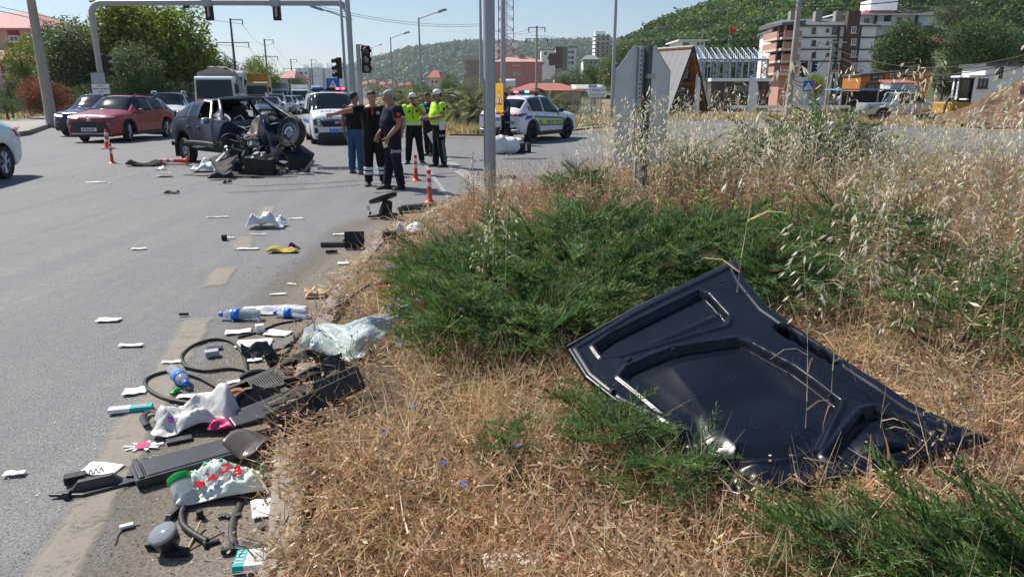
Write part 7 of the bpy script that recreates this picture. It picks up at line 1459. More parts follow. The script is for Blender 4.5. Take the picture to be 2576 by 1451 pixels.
def scatter(name,temps,n,box,dens,sc,zoff=0.0,kind='stuff',tv=.16,pitch=.0,label=None,cat_=None,flat=False):
 cl=Cloud();xs,ys=rng.uniform(box[0],box[1],n),rng.uniform(box[2],box[3],n);k=np.array([not inq(x,y)and(inside(x,y)or(flat and y>2.5 and edge_dist(x,y)<.05+.13*min(1,(y-2.5)*.6)))and rng.random()<dens(x,y)for x,y in zip(xs,ys)]);xs,ys=xs[k],ys[k];m0=len(xs);z=np.array([vz(x,y)for x,y in zip(xs,ys)])+(rng.random(m0)**1.8*zoff if flat else zoff);ti=rng.integers(0,len(temps),m0)
 for i,T in enumerate(temps):
  m_=ti==i;q=m_.sum();cl.put(T,np.stack([xs[m_],ys[m_],z[m_]],1),rot_mats(rng.uniform(0,6.28,q),rng.normal(0,pitch,q)),rng.uniform(*sc,q),tints(q,tv,.05))
 o=cl.build(name,kind=kind);return tag(o,label,cat_)
dj=lambda x,y:min(1,max(0,(x+.2)/1.2))
patchn=lambda x,y,s=1.1,o=0:.5+.9*mnoise.noise((x*s+o,y*s,o))
near=lambda x,y:math.exp(-max(0,y-2.2)*.30)*(.25 if x<-.5 and 3.0<y<4.9 else 1)
scatter('dry_straw',[straw_t()for _ in range(10)],20000,(-1.5,3.2,1.3,6.5),lambda x,y:near(x,y)*(1 if x<1.4 else .6)*(.5+.7*patchn(x,y,2.2,3)),(.7,1.35),.12,label='matted orange-brown straw covering the front of the verge',cat_='straw',flat=True,pitch=.25)
scatter('dry_straw',[straw_t()for _ in range(6)],9000,(-1.6,8,5.5,15),lambda x,y:.75*math.exp(-max(0,edge_dist(x,y)-.3)*.45),(1.0,2.0),.10,label='pale straw along the far rim of the verge',cat_='straw',flat=True,pitch=.3)
def leaves_t():
 T=Tmpl()
 for k in range(9):
  p=Vector((random.gauss(0,.04),random.gauss(0,.04),random.uniform(0,.025)));d=Vector((random.gauss(0,1),random.gauss(0,1),random.gauss(.15,.4)));c=pick([(.46,.30,.19),(.52,.37,.24),(.36,.21,.13),(.60,.46,.32)]);L2=random.uniform(.03,.065);p2=T.blade(p,d,L2,random.uniform(.006,.010),c,droop=random.uniform(-.9,.5),seg=3)
 return T.arr()
scatter('dry_leaves',[leaves_t()for _ in range(8)],4500,(-1.2,2.4,1.3,5),lambda x,y:near(x,y)*(.25+.9*patchn(x,y,1.7,12))*(1.2 if y<3 else .6),(.8,1.5),.12,label='curled reddish-brown dead leaves heaped in the straw by the kerb',cat_='leaves',flat=True,pitch=.4)
scatter('dry_grass',[tuft_t(.36,PALE+STR[:3],14,.0042,1.2)for _ in range(5)],2000,(-1.0,2.2,1.4,5),lambda x,y:.55*patchn(x,y,1.4,8)*sstep(.05,.4,edge_dist(x,y)),(.6,1.3),pitch=.5,label='long tangled pale grass leaning over the straw',cat_='grass')
scatter('dry_grass',[tuft_t(.22,PALE+STR,12)for _ in range(4)]+[tuft_t(.16,GRN+PALE,10)for _ in range(2)],1500,(-1.5,3.5,1.4,12),lambda x,y:.50*min(1,edge_dist(x,y)*3+.15)*(1 if x<.9 or y>6 else .45),(.6,1.3),pitch=.25,label='short tufts of dry grass standing in the straw',cat_='grass')
far_w=lambda x,y:.55 if(1.5<x<2.6 and 1.9<y<2.6 and x>1.2+(2.6-y))else(sstep(1.5,2.9,x+max(0,(y-6.0))*.75)if y>4.2 else sstep(1.35,1.9,x-(4.2-y)*.52))*sstep(.15,.8,edge_dist(x,y))
WD=[weed_t(.62,WEED,WEED+SPK[:1],10,.015)for _ in range(5)]+[weed_t(.52,GRN+WEED[:1],GRN[:2]+WEED+PALE[:1],10,.017)for _ in range(5)]+[weed_t(.45,[(.33,.13,.07),(.38,.18,.10)],[(.36,.16,.09),(.44,.25,.15)],9,.012)for _ in range(2)]
scatter('dry_weeds',WD,4800,(1.2,9,2.0,15.5),lambda x,y:far_w(x,y)*(.42+.5*patchn(x,y,.8,5))*(1.0 if y<9 else .5),(.55,1.15),pitch=.16,label='thicket of branching brown and grey-green dried weeds on the right of the verge',cat_='weeds')
scatter('dry_weeds',WD[-2:]+WD[:3]+WD[-2:],2000,(-.6,3.6,6.1,13),lambda x,y:.85*sstep(.15,.7,edge_dist(x,y))*(1 if y>6.6 else .5),(.45,.9),pitch=.16,label='low reddish-brown dry weeds behind the great juniper',cat_='weeds')
scatter('dry_grass',[tuft_t(.48,PALE+WEED,16,.005,.5)for _ in range(4)]+[tuft_t(.38,GRN+PALE[:1],14,.005,.5)for _ in range(2)],2600,(1.2,10,3.0,15.5),lambda x,y:far_w(x,y)*.6,(.6,1.25),pitch=.2,label='pale standing grass between the dried weeds',cat_='grass')
OT=[oat_t(1.0,26)for _ in range(6)]
scatter('wild_oats',OT,900,(.3,2.8,6.2,9.6),lambda x,y:.15*sstep(.5,1.1,x)*(1.4 if 1.0<x<2.2 and 6.8<y<8.2 else .7),(1.0,1.55),pitch=.10,label='pale seeding wild oats crowding round the octagonal sign',cat_='wild oats')
scatter('wild_oats',OT,1000,(1.9,8.5,2.9,11.5),lambda x,y:.42*far_w(x,y)*(.4+.8*patchn(x,y,.7,2)),(.75,1.30),pitch=.14,label='pale seeding wild oats standing over the weeds on the right',cat_='wild oats')
scatter('wild_oats',OT,75,(1.6,6.0,3.9,7.5),lambda x,y:.8*far_w(x,y),(1.35,1.85),pitch=.10,label='tallest wild oats rising above the weeds before the buildings',cat_='wild oats')
scatter('wild_oats',[oat_t(.8,20)for _ in range(3)],200,(-.9,1.4,7.5,12.5),lambda x,y:.30*sstep(.2,.6,edge_dist(x,y)),(.6,1.0),pitch=.12,label='thin wild oats along the far kerb of the verge',cat_='wild oats')
LF=Tmpl()
for k in range(18):a=random.uniform(0,6.28);LF.leaf((random.gauss(0,.08),random.gauss(0,.08),random.uniform(.12,.42)),(cos(a),sin(a),random.uniform(-.3,.5)),random.uniform(.05,.09),random.uniform(.03,.045),pick([(.14,.26,.04),(.18,.31,.05),(.10,.20,.03)]))
for i,(px,py,Y,z)in enumerate([(1770,560,6.6,.45),(1835,600,6.2,.4),(1990,555,6.4,.5),(2080,470,7.4,.5),(1930,640,5.7,.45),(2200,440,7.6,.5)]):
 p=at(px,py,Y);t_=thing('leafy_sapling','bright green leafy sapling '+['nearest behind the great juniper','beside the first sapling behind the great juniper','in the weeds above the tip of the bonnet','among the weeds below the far juniper','low in the weeds left of the far right oats','farthest right among the pale weeds'][i],'plant',(p.x,Y,vz(p.x,Y)+z-.25),i*1.3)
 V,Q,Cc=LF.arr();np_mesh('leaves',V,Q,Cc,parent=t_);mb=MB();mb.tube([(0,0,-.3),(0,0,.4)],.005,5);mb.build('stem',m_bark,t_)
def plant_at(name,label,cat_,px,py,Y,T,sc,yaw=0,pit=0,group=None,mt=None):
 p=at(px,py,Y);z=vz(p.x,Y);V,Q,Cc=T;o=np_mesh(name,V*sc,Q,Cc);o.location=(p.x,Y,z);o.rotation_euler=(pit,0,yaw);return tag(o,label,cat_,group)
for i,(px,Y,h,yaw,pit,lb)in enumerate([(1245,4.35,.95,.3,-.04,'left of three wild oat stalks before the great juniper'),(1275,4.3,1.12,.8,.06,'tallest of three wild oat stalks before the great juniper'),(1225,4.1,.85,3.0,.10,'lowest, leaning wild oat stalk before the great juniper'),(2112,2.75,1.25,1.0,.02,'thin wild oat stalk crossing the middle of the bonnet'),(2052,2.62,1.02,2.2,.03,'wild oat stalk with hanging seeds over the left of the bonnet pocket'),(2250,2.55,.9,.2,-.05,'wild oat stalk at the right end of the bonnet'),(1840,3.55,1.72,.1,.02,'very tall wild oat stalk reaching up against the sky'),(1700,5.6,1.62,.4,.02,'tall drooping wild oat stalk over the right edge of the octagonal sign'),(1640,5.9,1.6,.5,.0,'tall drooping wild oat stalk across the middle of the octagonal sign'),(1600,6.2,1.5,.7,.0,'tall wild oat stalk across the left of the octagonal sign'),(2160,2.9,1.18,.5,-.02,'wild oat stalk with large pale seeds above the bonnet rim'),(2330,3.4,1.2,.9,.08,'wild oat stalk bowing over the right of the verge')]):
 plant_at('wild_oat',lb,'wild oat',px,900,Y,oat_t(1.0,30,SPK,.034),h,yaw,pit,'single wild oat stalks')
dk=Tmpl();dkc=[(.10,.028,.018),(.14,.045,.025),(.08,.03,.02)]
for k in range(8):dk.blade((0,0,k*.11),(0,0,1),.115,.008,(.16,.06,.03),side=(1,.3,0))
for bx,z0,z1 in((0,.35,.88),(-.07,.38,.62),(.06,.42,.66)):
 for k in range(70):z=random.uniform(z0,z1);w2=.022*(1.1-(z-z0)/(z1-z0)*.6);dk.leaf((bx*sstep(.2,.5,z)+random.gauss(0,w2),random.gauss(0,w2),z),(random.gauss(0,1),random.gauss(0,1),random.gauss(.2,.6)),.017,.013,pick(dkc))
plant_at('dock_plant','dark red dock seed stalk standing left of the steel post','plant',1192,560,8.2,dk.arr(),1.0)
for i,(px,Y,sc,lb)in enumerate([(1290-205,8.4,.55,'rusty orange dock stalk at the kerb'),(1130,7.2,.6,'thin yellowish weed stalk before the kerb juniper')]):plant_at('dock_plant',lb,'plant',px,600,Y,weed_t(.9,[(.40,.22,.06)],[(.46,.24,.06),(.5,.36,.1)],8,.02),sc)
def chicory_t():
 T=Tmpl();c=[(.17,.19,.08),(.22,.20,.10)]
 for k in range(6):
  a=random.uniform(0,6.28);p=Vector((0,0,0));d=Vector((cos(a)*.6,sin(a)*.6,1))
  for q in range(5):p2=T.blade(p,d,.10,.005,pick(c));T.leaf(p2,(random.gauss(0,1),random.gauss(0,1),.5),.018,.012,pick(GRN+WEED));p=p2;d=d+Vector((random.gauss(0,.35),random.gauss(0,.35),random.gauss(0,.2)))
  if k<4:
   for q in range(7):b_=q*.9;T.leaf(p,(cos(b_),sin(b_),.35),.016,.008,(.20,.22,.62))
 return T.arr()
for i,(px,py,Y,lb)in enumerate([(775,960,4.2,'straggling chicory with blue flowers over the broken grille'),(850,1060,3.45,'chicory stalks with small blue flowers beside the black trim panels'),(930,1010,3.7,'chicory with blue flowers in the straw right of the trim panels'),(1045,1015,3.7,'chicory with a single blue flower in the straw'),(1090,1440,2.15,'chicory by the kerb at the bottom edge'),(1000,850,4.6,'chicory growing beside the shattered windscreen')]):plant_at('chicory',lb,'plant',px,py,Y,chicory_t(),1.0,i)
def roadside(name,label,n,fx,tp,sc,tv=.2):
 cl=Cloud();P=[fx()for _ in range(n)];P=np.array([p for p in P if p is not None],np.float32);ti=rng.integers(0,len(tp),len(P))
 for i,T in enumerate(tp):m_=ti==i;q=m_.sum();cl.put(T,P[m_],rot_mats(rng.uniform(0,6.28,q),rng.normal(0,.15,q)),rng.uniform(*sc,q),tints(q,tv,.06))
 return tag(cl.build(name,kind='stuff'),label,'grass')
TG=[tuft_t(.5,GRN+PALE[:2],16,.022,.6)for _ in range(4)]+[tuft_t(.5,PALE+STR,16,.02,.6)for _ in range(3)]
def f1():
 u=random.random();a=MED[0].lerp(MED[1],u*3)if u<.33 else MED[1].lerp(MED[3],(u-.33)/.67);d=random.random()**1.6*26;p=a+Vector((-d*.22,d+.25,0));return(p.x,p.y,.05)
roadside('median_grass','mixed green and dry grass on the median under the palms',1600,f1,TG,(.5,1.25))
def f2():
 x=random.uniform(5,34);yb=34 if x>18 else lerp(44,41,(x-5)/13);y=yb+3.5+random.random()**1.5*22;return(x,y,-.05)if x<.78*y else None
roadside('roadside_grass','dry tawny grass on the far side of the side road',2000,f2,[tuft_t(.5,STR+PALE,14,.03,.6)for _ in range(4)]+[tuft_t(.5,GRN+PALE,14,.03,.6)for _ in range(2)],(.5,1.3))
def f3():
 u=random.random();p=lk.lerp(gp(-100,360),u*1.0)-N_*random.uniform(3.6,9)+U*random.uniform(0,25)*(1-u);return(p.x,p.y,0)
roadside('pavement_grass','green and dry grass behind the left pavement',700,f3,TG,(.6,1.6))
# ================================================================ BONNET AND FOREGROUND DEBRIS
A_,D_,C_,B_=(.27,3.44,.42),(1.25,3.81,.80),(1.86,2.47,.40),(.81,2.25,.28)
A_,D_,C_,B_=map(Vector,(A_,D_,C_,B_));bo=(A_+B_+C_+D_)/4;ex_=((D_-A_)+(C_-B_)).normalized();ey_=((B_-A_)+(C_-D_));ey_=(ey_-ex_*ey_.dot(ex_)).normalized();ez_=ex_.cross(ey_)
if ez_.z<0:ez_=-ez_
def pl2(px,py):
 d=ray(px,py);o=Vector((0,0,H));t_=(bo-o).dot(ez_)/d.dot(ez_);q=o+d*t_-bo;return Vector((q.dot(ex_),q.dot(ey_)))
def curve(pts):
 P=[pl2(*p)for p in pts];S_=[0]
 for a,b_ in zip(P,P[1:]):S_.append(S_[-1]+(b_-a).length)
 return lambda u:(lambda s:next((P[i].lerp(P[i+1],(s-S_[i])/max(1e-6,S_[i+1]-S_[i]))for i in range(len(P)-1)if s<=S_[i+1]+1e-9),P[-1]))(u*S_[-1])
cAD=curve([(1425,874),(1600,775),(1780,690),(1850,655)]);cBC=curve([(1850,1250),(1990,1238),(2130,1205),(2290,1172),(2490,1105)])
cAB=curve([(1425,874),(1470,945),(1545,1005),(1640,1050),(1700,1100),(1760,1175),(1850,1250)]);cDC=curve([(1850,655),(1872,702),(1930,775),(2010,830),(2120,905),(2300,1020),(2420,1080),(2490,1105)])
def coons(u,v):
 a,b_,c_,d=cAD(0),cAD(1),cBC(0),cBC(1);return cAD(u)*(1-v)+cBC(u)*v+cAB(v)*(1-u)+cDC(v)*u-(a*(1-u)*(1-v)+b_*u*(1-v)+c_*(1-u)*v+d*u*v)
PK=[[pl2(*q)for q in P]for P in([(1497,868),(1535,842),(1760,738),(1782,745),(1832,800),(1826,822),(1560,892),(1515,893)],[(1562,945),(1580,922),(1690,880),(1855,858),(1890,870),(2000,930),(2112,1012),(2108,1030),(2058,1128),(1960,1160),(1840,1160),(1760,1110),(1620,990)],[(2078,1150),(2170,1040),(2200,1030),(2290,1068),(2340,1100),(2300,1135),(2180,1160),(2100,1165)])]
SL=[pl2(*q)for q in[(1942,826),(1955,820),(1985,828),(2112,905),(2118,925),(2090,922),(1960,845)]]
def sdp(P,q):
 d=1e9;ins=False;n=len(P)
 for i in range(n):
  a,b_=P[i],P[(i+1)%n];ab=b_-a;t_=max(0,min(1,(q-a).dot(ab)/ab.length_squared));d=min(d,(q-a-ab*t_).length)
  if(a.y>q.y)!=(b_.y>q.y)and q.x<(b_.x-a.x)*(q.y-a.y)/(b_.y-a.y)+a.x:ins=not ins
 return d if ins else-d
crease=[pl2(1745,985),pl2(1860,1130),pl2(1985,930),pl2(2000,1090)]
def bon(u,v):
 q=coons(u,v);e=min(u*.98,(1-u)*.98,v*1.25,(1-v)*1.25);z=.012*sin(q.x*3+1)-.014*sstep(.008,0,e)+.007*sstep(.052,.046,e)-.004*sstep(.030,.024,e)
 for k,P in enumerate(PK):
  s=sdp(P,q)
  if s>-.02:z-=.036*sstep(.0,.013,s)
  else:z+=.0
  if-.045<s<0:z+=.007*sstep(-.030,-.016,s)*sstep(0,-.005,s)
  if k==1 and s>.03:z+=.016*max(0,1-abs((q-crease[0]).dot((crease[1]-crease[0]).normalized().orthogonal()))/.16)*sstep(.03,.12,s)+.020*mnoise.noise((q.x*3.2,q.y*3.2,2.0))*sstep(.02,.1,s)
  if k==2 and s>.01:z+=.05*max(0,1-(q-pl2(2235,1120)).length/.13)*sstep(.01,.04,s)
  if k==0 and s>.01:z+=.006*sstep(.03,.0,abs((q-pl2(1700,830)).dot((pl2(1800,770)-pl2(1600,850)).normalized().orthogonal())))
 s=sdp(SL,q);z-=.09*sstep(-.001,.009,s)
 z+=.012*mnoise.noise((q.x*5,q.y*5,9))*sstep(.25,.9,v)+.05*sstep(.35,.02,u)*sstep(.5,.85,v)*mnoise.noise((q.x*9,q.y*9,3))
 return bo+ex_*q.x+ey_*q.y+ez_*z
m_bon,t,b,n=newmat('wet_navy_car_paint');co=coords(t)
vo=t.nodes.new('ShaderNodeTexVoronoi');vo.inputs['Scale'].default_value=95;t.links.new(co,vo.inputs['Vector']);f=nz(t,3,5,.6,co)
sp=ramp(t,vo.outputs['Distance'],[(.10,1.0),(.20,0.0)]);gate=ramp(t,nz(t,9,3,.6,co),[(.48,0.0),(.66,.5)])
mm=t.nodes.new('ShaderNodeMath');mm.operation='MULTIPLY';t.links.new(sp,mm.inputs[0]);t.links.new(gate,mm.inputs[1])
base=mix(t,ramp(t,f,[(.4,0.0),(.75,.35)]),(.004,.006,.0125),(.011,.012,.016));t.links.new(mix(t,mm.outputs[0],base,(.20,.22,.26)),b.inputs['Base Color'])
b.inputs['Roughness'].default_value=.29;b.inputs['Specular IOR Level'].default_value=.28;b.inputs['Coat Weight'].default_value=.08;b.inputs['Coat Roughness'].default_value=.1;bump(t,mm.outputs[0],.25,.004,b)
bn=thing('bonnet','dark blue car bonnet lying underside up on the junipers','bonnet',bo);mb=MB();mb.grid(bon,150,180);mb.v=[tuple(Vector(v)-bo)for v in mb.v];o=mb.build('pressed_panel',m_bon,bn,smooth=True);solid(o,.004,0)
def onb(px,py,up=.004):q=pl2(px,py);return ex_*q.x+ey_*q.y+ez_*up
mb=MB();mb.tube([onb(*q,-.004)for q in[(1425,872),(1600,773),(1780,688),(1850,653)]],.009,6);mb.build('edge_seal',m_rub,bn);mb=MB();mb.tube([onb(*q,-.004)for q in[(1850,653),(1872,702),(1930,775),(2010,830),(2120,905),(2300,1020),(2490,1105)]],.006,6);mb.build('edge_seal',m_rub,bn)
RB=Matrix((ex_,ey_,ez_)).transposed().to_euler()
for i,(px,py,r_)in enumerate([(1540,985,.014),(1812,713,.012),(1890,820,.008),(2085,1000,.008)]):mb=MB();mb.lathe([(r_,0),(r_,.003)],14);mb.build('drain_hole',m_int,bn,onb(px,py,.010),RB)
for i in range(7):mb=MB();mb.box((0,0,0),(.035,.007,.004));mb.build('slot',m_int,bn,onb(1540+i*42,832-i*20,.010),(RB.x,RB.y,RB.z));
for i in range(5):mb=MB();mb.box((0,0,0),(.04,.008,.004));mb.build('slot',m_int,bn,onb(1580+i*58,905-i*13,.009),(RB.x,RB.y,RB.z+.3))
mb=MB();mb.tube([onb(1838,668,.02),onb(1848,690,.03),onb(1862,690,.02)],.012,6);mb.build('hinge',m_blk,bn)
def put(name,label,cat_,mt,px,py,fn,rz=0,z=.008,sm=False,so=0,bv=0,rot=None):
 q=gp(px,py);q.z=max(vz(q.x,q.y),0)+z;
 if inside(q.x,q.y):q=gp(px,py,vz(q.x,q.y));q.z+=z+.03
 mb=MB();fn(mb);o=mb.build(name,mt,None,q,rot or(0,0,rz),smooth=sm)
 if so:solid(o,so,0)
 if bv:bevel(o,bv,2)
 return tag(o,label,cat_)
def path(name,label,cat_,mt,pts,r,z=.02,flat=1.0,n=10,closed=False,sub=6):
 P=[]
 for q in pts:a=gp(q[0],q[1],0);zz=vz(a.x,a.y);a=gp(q[0],q[1],zz+(.03 if zz>.05 else 0));a.z+=z+(q[2]if len(q)>2 else 0);P.append(a)
 N=len(P);Q=[]
 for i in range(N if closed else N-1):
  p0,p1,p2,p3=(P[(i+k)%N]if closed else P[max(0,min(N-1,i+k))]for k in(-1,0,1,2))
  for k in range(sub):u=k/sub;Q.append(.5*((2*p1)+(p2-p0)*u+(2*p0-5*p1+4*p2-p3)*u*u+(-p0+3*p1-3*p2+p3)*u**3))
 if not closed:Q.append(P[-1])
 o0=Q[0].copy();mb=MB();mb.tube([q-o0 for q in Q],r,n,flat=flat,closed=closed);return tag(mb.build(name,mt,None,o0,smooth=True,ang=R(60)),label,cat_)
path('rubber_seal','thick black rubber door seal coiled in an upper loop on the road','rubber seal',m_rub,[(470,930),(458,900),(490,872),(545,857),(590,868),(615,905),(622,945)],.0115,.014)
path('rubber_seal','black rubber door seal coiled in a lower wider loop round the water bottle','rubber seal',m_rub,[(468,928),(520,938),(585,932),(630,945),(640,985),(600,1012),(520,1022),(430,1012),(380,990),(366,965),(392,948),(440,940),(500,955),(560,985),(620,990)],.0115,.016)
path('rubber_strip','long black rubber strip arching from the shattered windscreen up into the straw','rubber strip',m_rub,[(930,750,.10),(860,782,.05),(800,806),(760,835),(735,870),(700,920),(672,952)],.012,.01,flat=.6)
path('rubber_strip','thin black strip beside the water bottles','rubber strip',m_rub,[(600,852),(650,838),(700,818),(760,808)],.009,.01)
path('hose','black rubber hose bent like a hook beside the green jar lid','hose',m_rub,[(630,1257),(560,1258),(490,1263),(462,1290),(460,1325),(485,1350),(522,1372)],.0125,.02);path('rubber_strip','flat grey rubber strip standing beside the hose','rubber strip',m_rub,[(606,1268),(588,1310),(584,1350),(598,1396)],.014,.012,flat=.4)
path('cable_clip','small black U-shaped cable tie on the asphalt','cable tie',m_blk,[(392,1156),(368,1158),(357,1166),(368,1172),(385,1171)],.006,.006);path('wire_piece','thin black wire with a white plug at the lower left','wire',m_wire,[(352,1322),(322,1330),(300,1345),(291,1372)],.004,.004)
path('twig','pale dry twig propped beside the hose end','twig',M('dry_twig',(.45,.33,.2),.9),[(508,1328,.03),(490,1355,.01),(470,1390)],.005,.004);path('twig','long thin grey twig below the hose','twig',m_bark,[(565,1340),(520,1362),(468,1392)],.004,.004)
def bottle_m(mb):mb.lathe([(.001,0),(.028,.004),(.031,.02)]+[(.031-.0025*(k%2),.03+.012*k)for k in range(6)]+[(.0325,.115),(.0325,.155),(.031,.165),(.028,.185),(.018,.205),(.0125,.215),(.0125,.228)],18,mat=AX_X)
m_pet=M('clear_plastic_bottle',(.86,.92,.96),.08,0,.02,5,trans=.75);m_cap=M('blue_bottle_cap',(.02,.16,.62),.4,0,.05,5)
for px,py,rz,s_,lb in((655,806,R(-3),1.35,'clear water bottle with blue cap lying beside the black box'),(775,800,R(176),1.15,'clear water bottle with blue label touching the first one'),(436,945,R(-50),1.25,'empty clear water bottle lying inside the lower rubber loop')):
 q=gp(px,py);t_=thing('water_bottle',lb,'bottle',(q.x,q.y,.042*s_/1.2),rz+(pi if px==655 else 0),None,s_);mb=MB();bottle_m(mb);mb.build('bottle_body',m_pet,t_,smooth=True,ang=R(50));mb=MB();mb.lathe([(.0335,.112),(.0335,.158)],18,mat=AX_X);mb.build('label',m_cap,t_,smooth=True);mb=MB();mb.lathe([(.015,.214),(.0155,.22),(.0155,.234),(.013,.237)],14,mat=AX_X);mb.build('cap',m_cap,t_,smooth=True)
m_clr=M('clear_plastic_film',(.78,.80,.83),.2,0,.05,6,bmp=.5,bs=25,alpha=.75);m_chm=M('tan_chamois',(.60,.38,.20),.8,0,.1,10,bmp=.3,bs=50);m_teal=M('teal_print',(.0,.42,.42),.45,0,.05,5);m_grn=M('green_plastic',(.01,.38,.07),.35,0,.06,6);m_dgp=M('dark_grey_plastic',(.032,.034,.040),.42,0,.2,12,dirt=.2,dirtc=(.12,.11,.1));m_pur=M('purple_print',(.18,.03,.28),.5);m_pink=M('pink_print',(.62,.03,.16),.5)
put('plastic_bag','flattened clear plastic bag behind the water bottles','plastic bag',m_clr,690,785,rag(.50,.20,.05,3,61,(26,16)),.05,sm=True,so=.001)
put('box','small black box lying behind the first water bottle','box',m_blk,626,795,lambda mb:mb.box((0,0,.022),(.11,.07,.045)),.2,bv=.006)
def fold(mb):
 for k,(x,y,w2,d,a)in enumerate([(0,0,.17,.13,.1),(.07,.03,.12,.11,.9),(-.05,.01,.09,.09,.5)]):mb.grid(lambda u,v,a=a,x=x,y=y,w2=w2,d=d,k=k:(x+(u-.5)*w2,y+(v-.5)*d,.012+.02*k+.07*a*max(0,u-.45)+.015*sin(u*6+k)*v),10,8)
put('chamois','folded tan chamois cloth at the edge of the straw','cloth',m_chm,795,748,fold,.1,sm=True,so=.006)
def sheetm(w2,d,sd=0,bend=.012):return lambda mb:mb.grid(lambda u,v:((u-.5)*w2,(v-.5)*d,.004+bend*(.3+1.2*abs(mnoise.noise((u*2+sd,v*2,sd))))*(abs(u-.5)+abs(v-.5))+.003*sin(u*(3+sd%4)+sd)*v),10,8)
for i,(px,py,w2,d,rz,lb)in enumerate([(640,868,.24,.15,.15,'largest crumpled white paper above the upper rubber loop'),(700,842,.18,.12,-.2,'white paper leaning by the long rubber strip'),(600,838,.18,.10,.3,'white paper with a folded corner behind the largest one'),(342,988,.13,.10,.25,'white leaflet left of the lower rubber loop'),(490,1000,.19,.06,.15,'printed ticket inside the lower rubber loop'),(612,962,.18,.05,.45,'white envelope under the mesh grille'),(256,1186,.17,.11,-.15,'white printed leaflet beside the triangular panel'),(668,1284,.11,.14,.4,'torn white paper beside the kerb'),(275,808,.17,.09,.1,'crumpled white paper alone on the asphalt'),(330,872,.16,.05,.05,'small white paper strip below the lone crumpled paper'),(435,915,.13,.04,.1,'thin white scrap left of the upper rubber loop'),(640,910,.10,.05,.3,'white crumpled scrap right of the upper rubber loop'),(700,743,.14,.03,.15,'white stick-like label left of the chamois cloth'),(735,718,.10,.02,-.3,'red and white pen-like sticker above the chamois cloth'),(625,628,.24,.06,.05,'white folded slip beside the worn road dash'),(350,628,.16,.06,.1,'small white slip on the open asphalt'),(580,600,.1,.04,0,'tiny white scrap above the worn dash'),(548,548,.3,.05,.1,'white strip left of the yellow-printed bag'),(745,552,.22,.04,.1,'white strip right of the yellow-printed bag'),(38,1196,.09,.04,.2,'tiny white scrap near the left edge'),(865,665,.12,.08,.2,'white scrap in the straw near the kerb'),(1290,1435,.2,.08,.1,'pale paper lying in the straw at the bottom edge'),(650,592,.2,.03,0,'thin white slip near the yellow-printed bag'),(855,592,.16,.06,.1,'white chip left of the black bracket')]):
 put('paper',lb,'paper',m_paper,px,py,sheetm(w2,d,i),rz,sm=True,so=.0015)
put('paper_cutout','red and white paper cut-out on the asphalt above the dark tray','paper',m_paper,358,1128,lambda mb:[mb.tube([(0,0,.004),(cos(a)*.075*r_,sin(a)*.055*r_,.006)],.009,5,flat=.3)for a,r_ in((.1,1.3),(.5,.9),(1.2,1),(2.2,1),(2.8,1.2),(3.5,1),(4.2,.9),(5.2,1),(5.8,1.2))],.3);put('paper_heart','red centre of the paper cut-out','paper',m_pink,360,1127,lambda mb:mb.lathe([(.035,0),(.035,.004)],14),0,z=.014)
q=gp(330,1036);t_=thing('carton','flattened teal and white medicine carton left of the curved black lip','carton',q+Vector((0,0,.01)),R(14));
for x,w2,mt,nm in((-.055,.11,m_wht,'white_end'),(.055,.11,m_teal,'teal_end')):mb=MB();mb.box((x,0,.012),(w2,.05,.022));mb.build(nm,mt,t_)
mb=MB();mb.box((.05,0,.0235),(.07,.03,.002));mb.build('printed_panel',m_silv,t_)
q=gp(632,1436);t_=thing('carton','teal and white medicine carton at the bottom edge beside the kerb','carton',q+Vector((0,.03,.005)),R(8));mb=MB();mb.box((.025,0,.018),(.10,.10,.034));mb.build('white_end',m_wht,t_);mb=MB();mb.box((-.045,0,.018),(.04,.10,.034));mb.build('teal_end',m_teal,t_)
mb=MB();mb.box((.03,0,.036),(.05,.05,.002));mb.build('printed_panel',m_gbox,t_)
for k in range(4):mb=MB();mb.box((-.045,-.03+.02*k,.036),(.028,.006,.002));mb.build('printed_line',m_refl,t_)
put('lighter','small green plastic lighter case inside the lower rubber loop','lighter',m_grn,442,990,lambda mb:(mb.box((0,0,.009),(.024,.075,.016)),mb.box((0,0,.019),(.014,.05,.006))),R(-8),bv=.003)
put('box','small pale grey box inside the upper rubber loop','box',m_gbox,535,898,lambda mb:mb.box((0,0,.022),(.085,.065,.042)),.4,bv=.008);put('box','tiny grey box among the papers','box',m_wht,655,838,lambda mb:mb.box((0,0,.03),(.06,.05,.06)),.5,bv=.005)
def tray(mb):mb.box((0,0,.02),(.62,.25,.03));mb.box((.02,.0,.045),(.54,.20,.025));mb.box((-.28,0,.045),(.03,.25,.05));mb.box((0,-.125,.035),(.62,.02,.05))
def rtr(w2,l2):return lambda mb:mb.box((0,0,.02),(l2,w2,.03))
put('plastic_tray','large dark grey plastic tray panel lying on the asphalt','car part',m_dgp,480,1170,tray,R(36),bv=.006).scale=(.78,.82,.8);put('corner_panel','triangular dark grey corner trim with a rib at the left','car part',m_dgp,258,1230,lambda mb:(mb.prism([(-.20,-.05),(-.05,-.07),(.16,.03),(.18,.08),(-.02,.05)],0,.014),mb.box((-.02,0,.03),(.22,.045,.05),rz=.35,taper=.6),mb.box((-.12,-.055,.012),(.03,.03,.03)),mb.box((.1,.06,.012),(.03,.03,.03))),R(8),bv=.004)
put('clip','small black clip with a spring at the far left','car part',m_blk,190,1215,lambda mb:(mb.box((0,0,.02),(.08,.05,.035)),mb.tube([(.04+.004*k,.012*cos(k*1.2),.03+.012*sin(k*1.2))for k in range(20)],.003,4)),.5,bv=.004)
put('black_slat','small flat black rectangle above the dark tray','car part',m_dgp,452,1112,lambda mb:mb.box((0,0,.008),(.12,.05,.012)),.5,bv=.003)
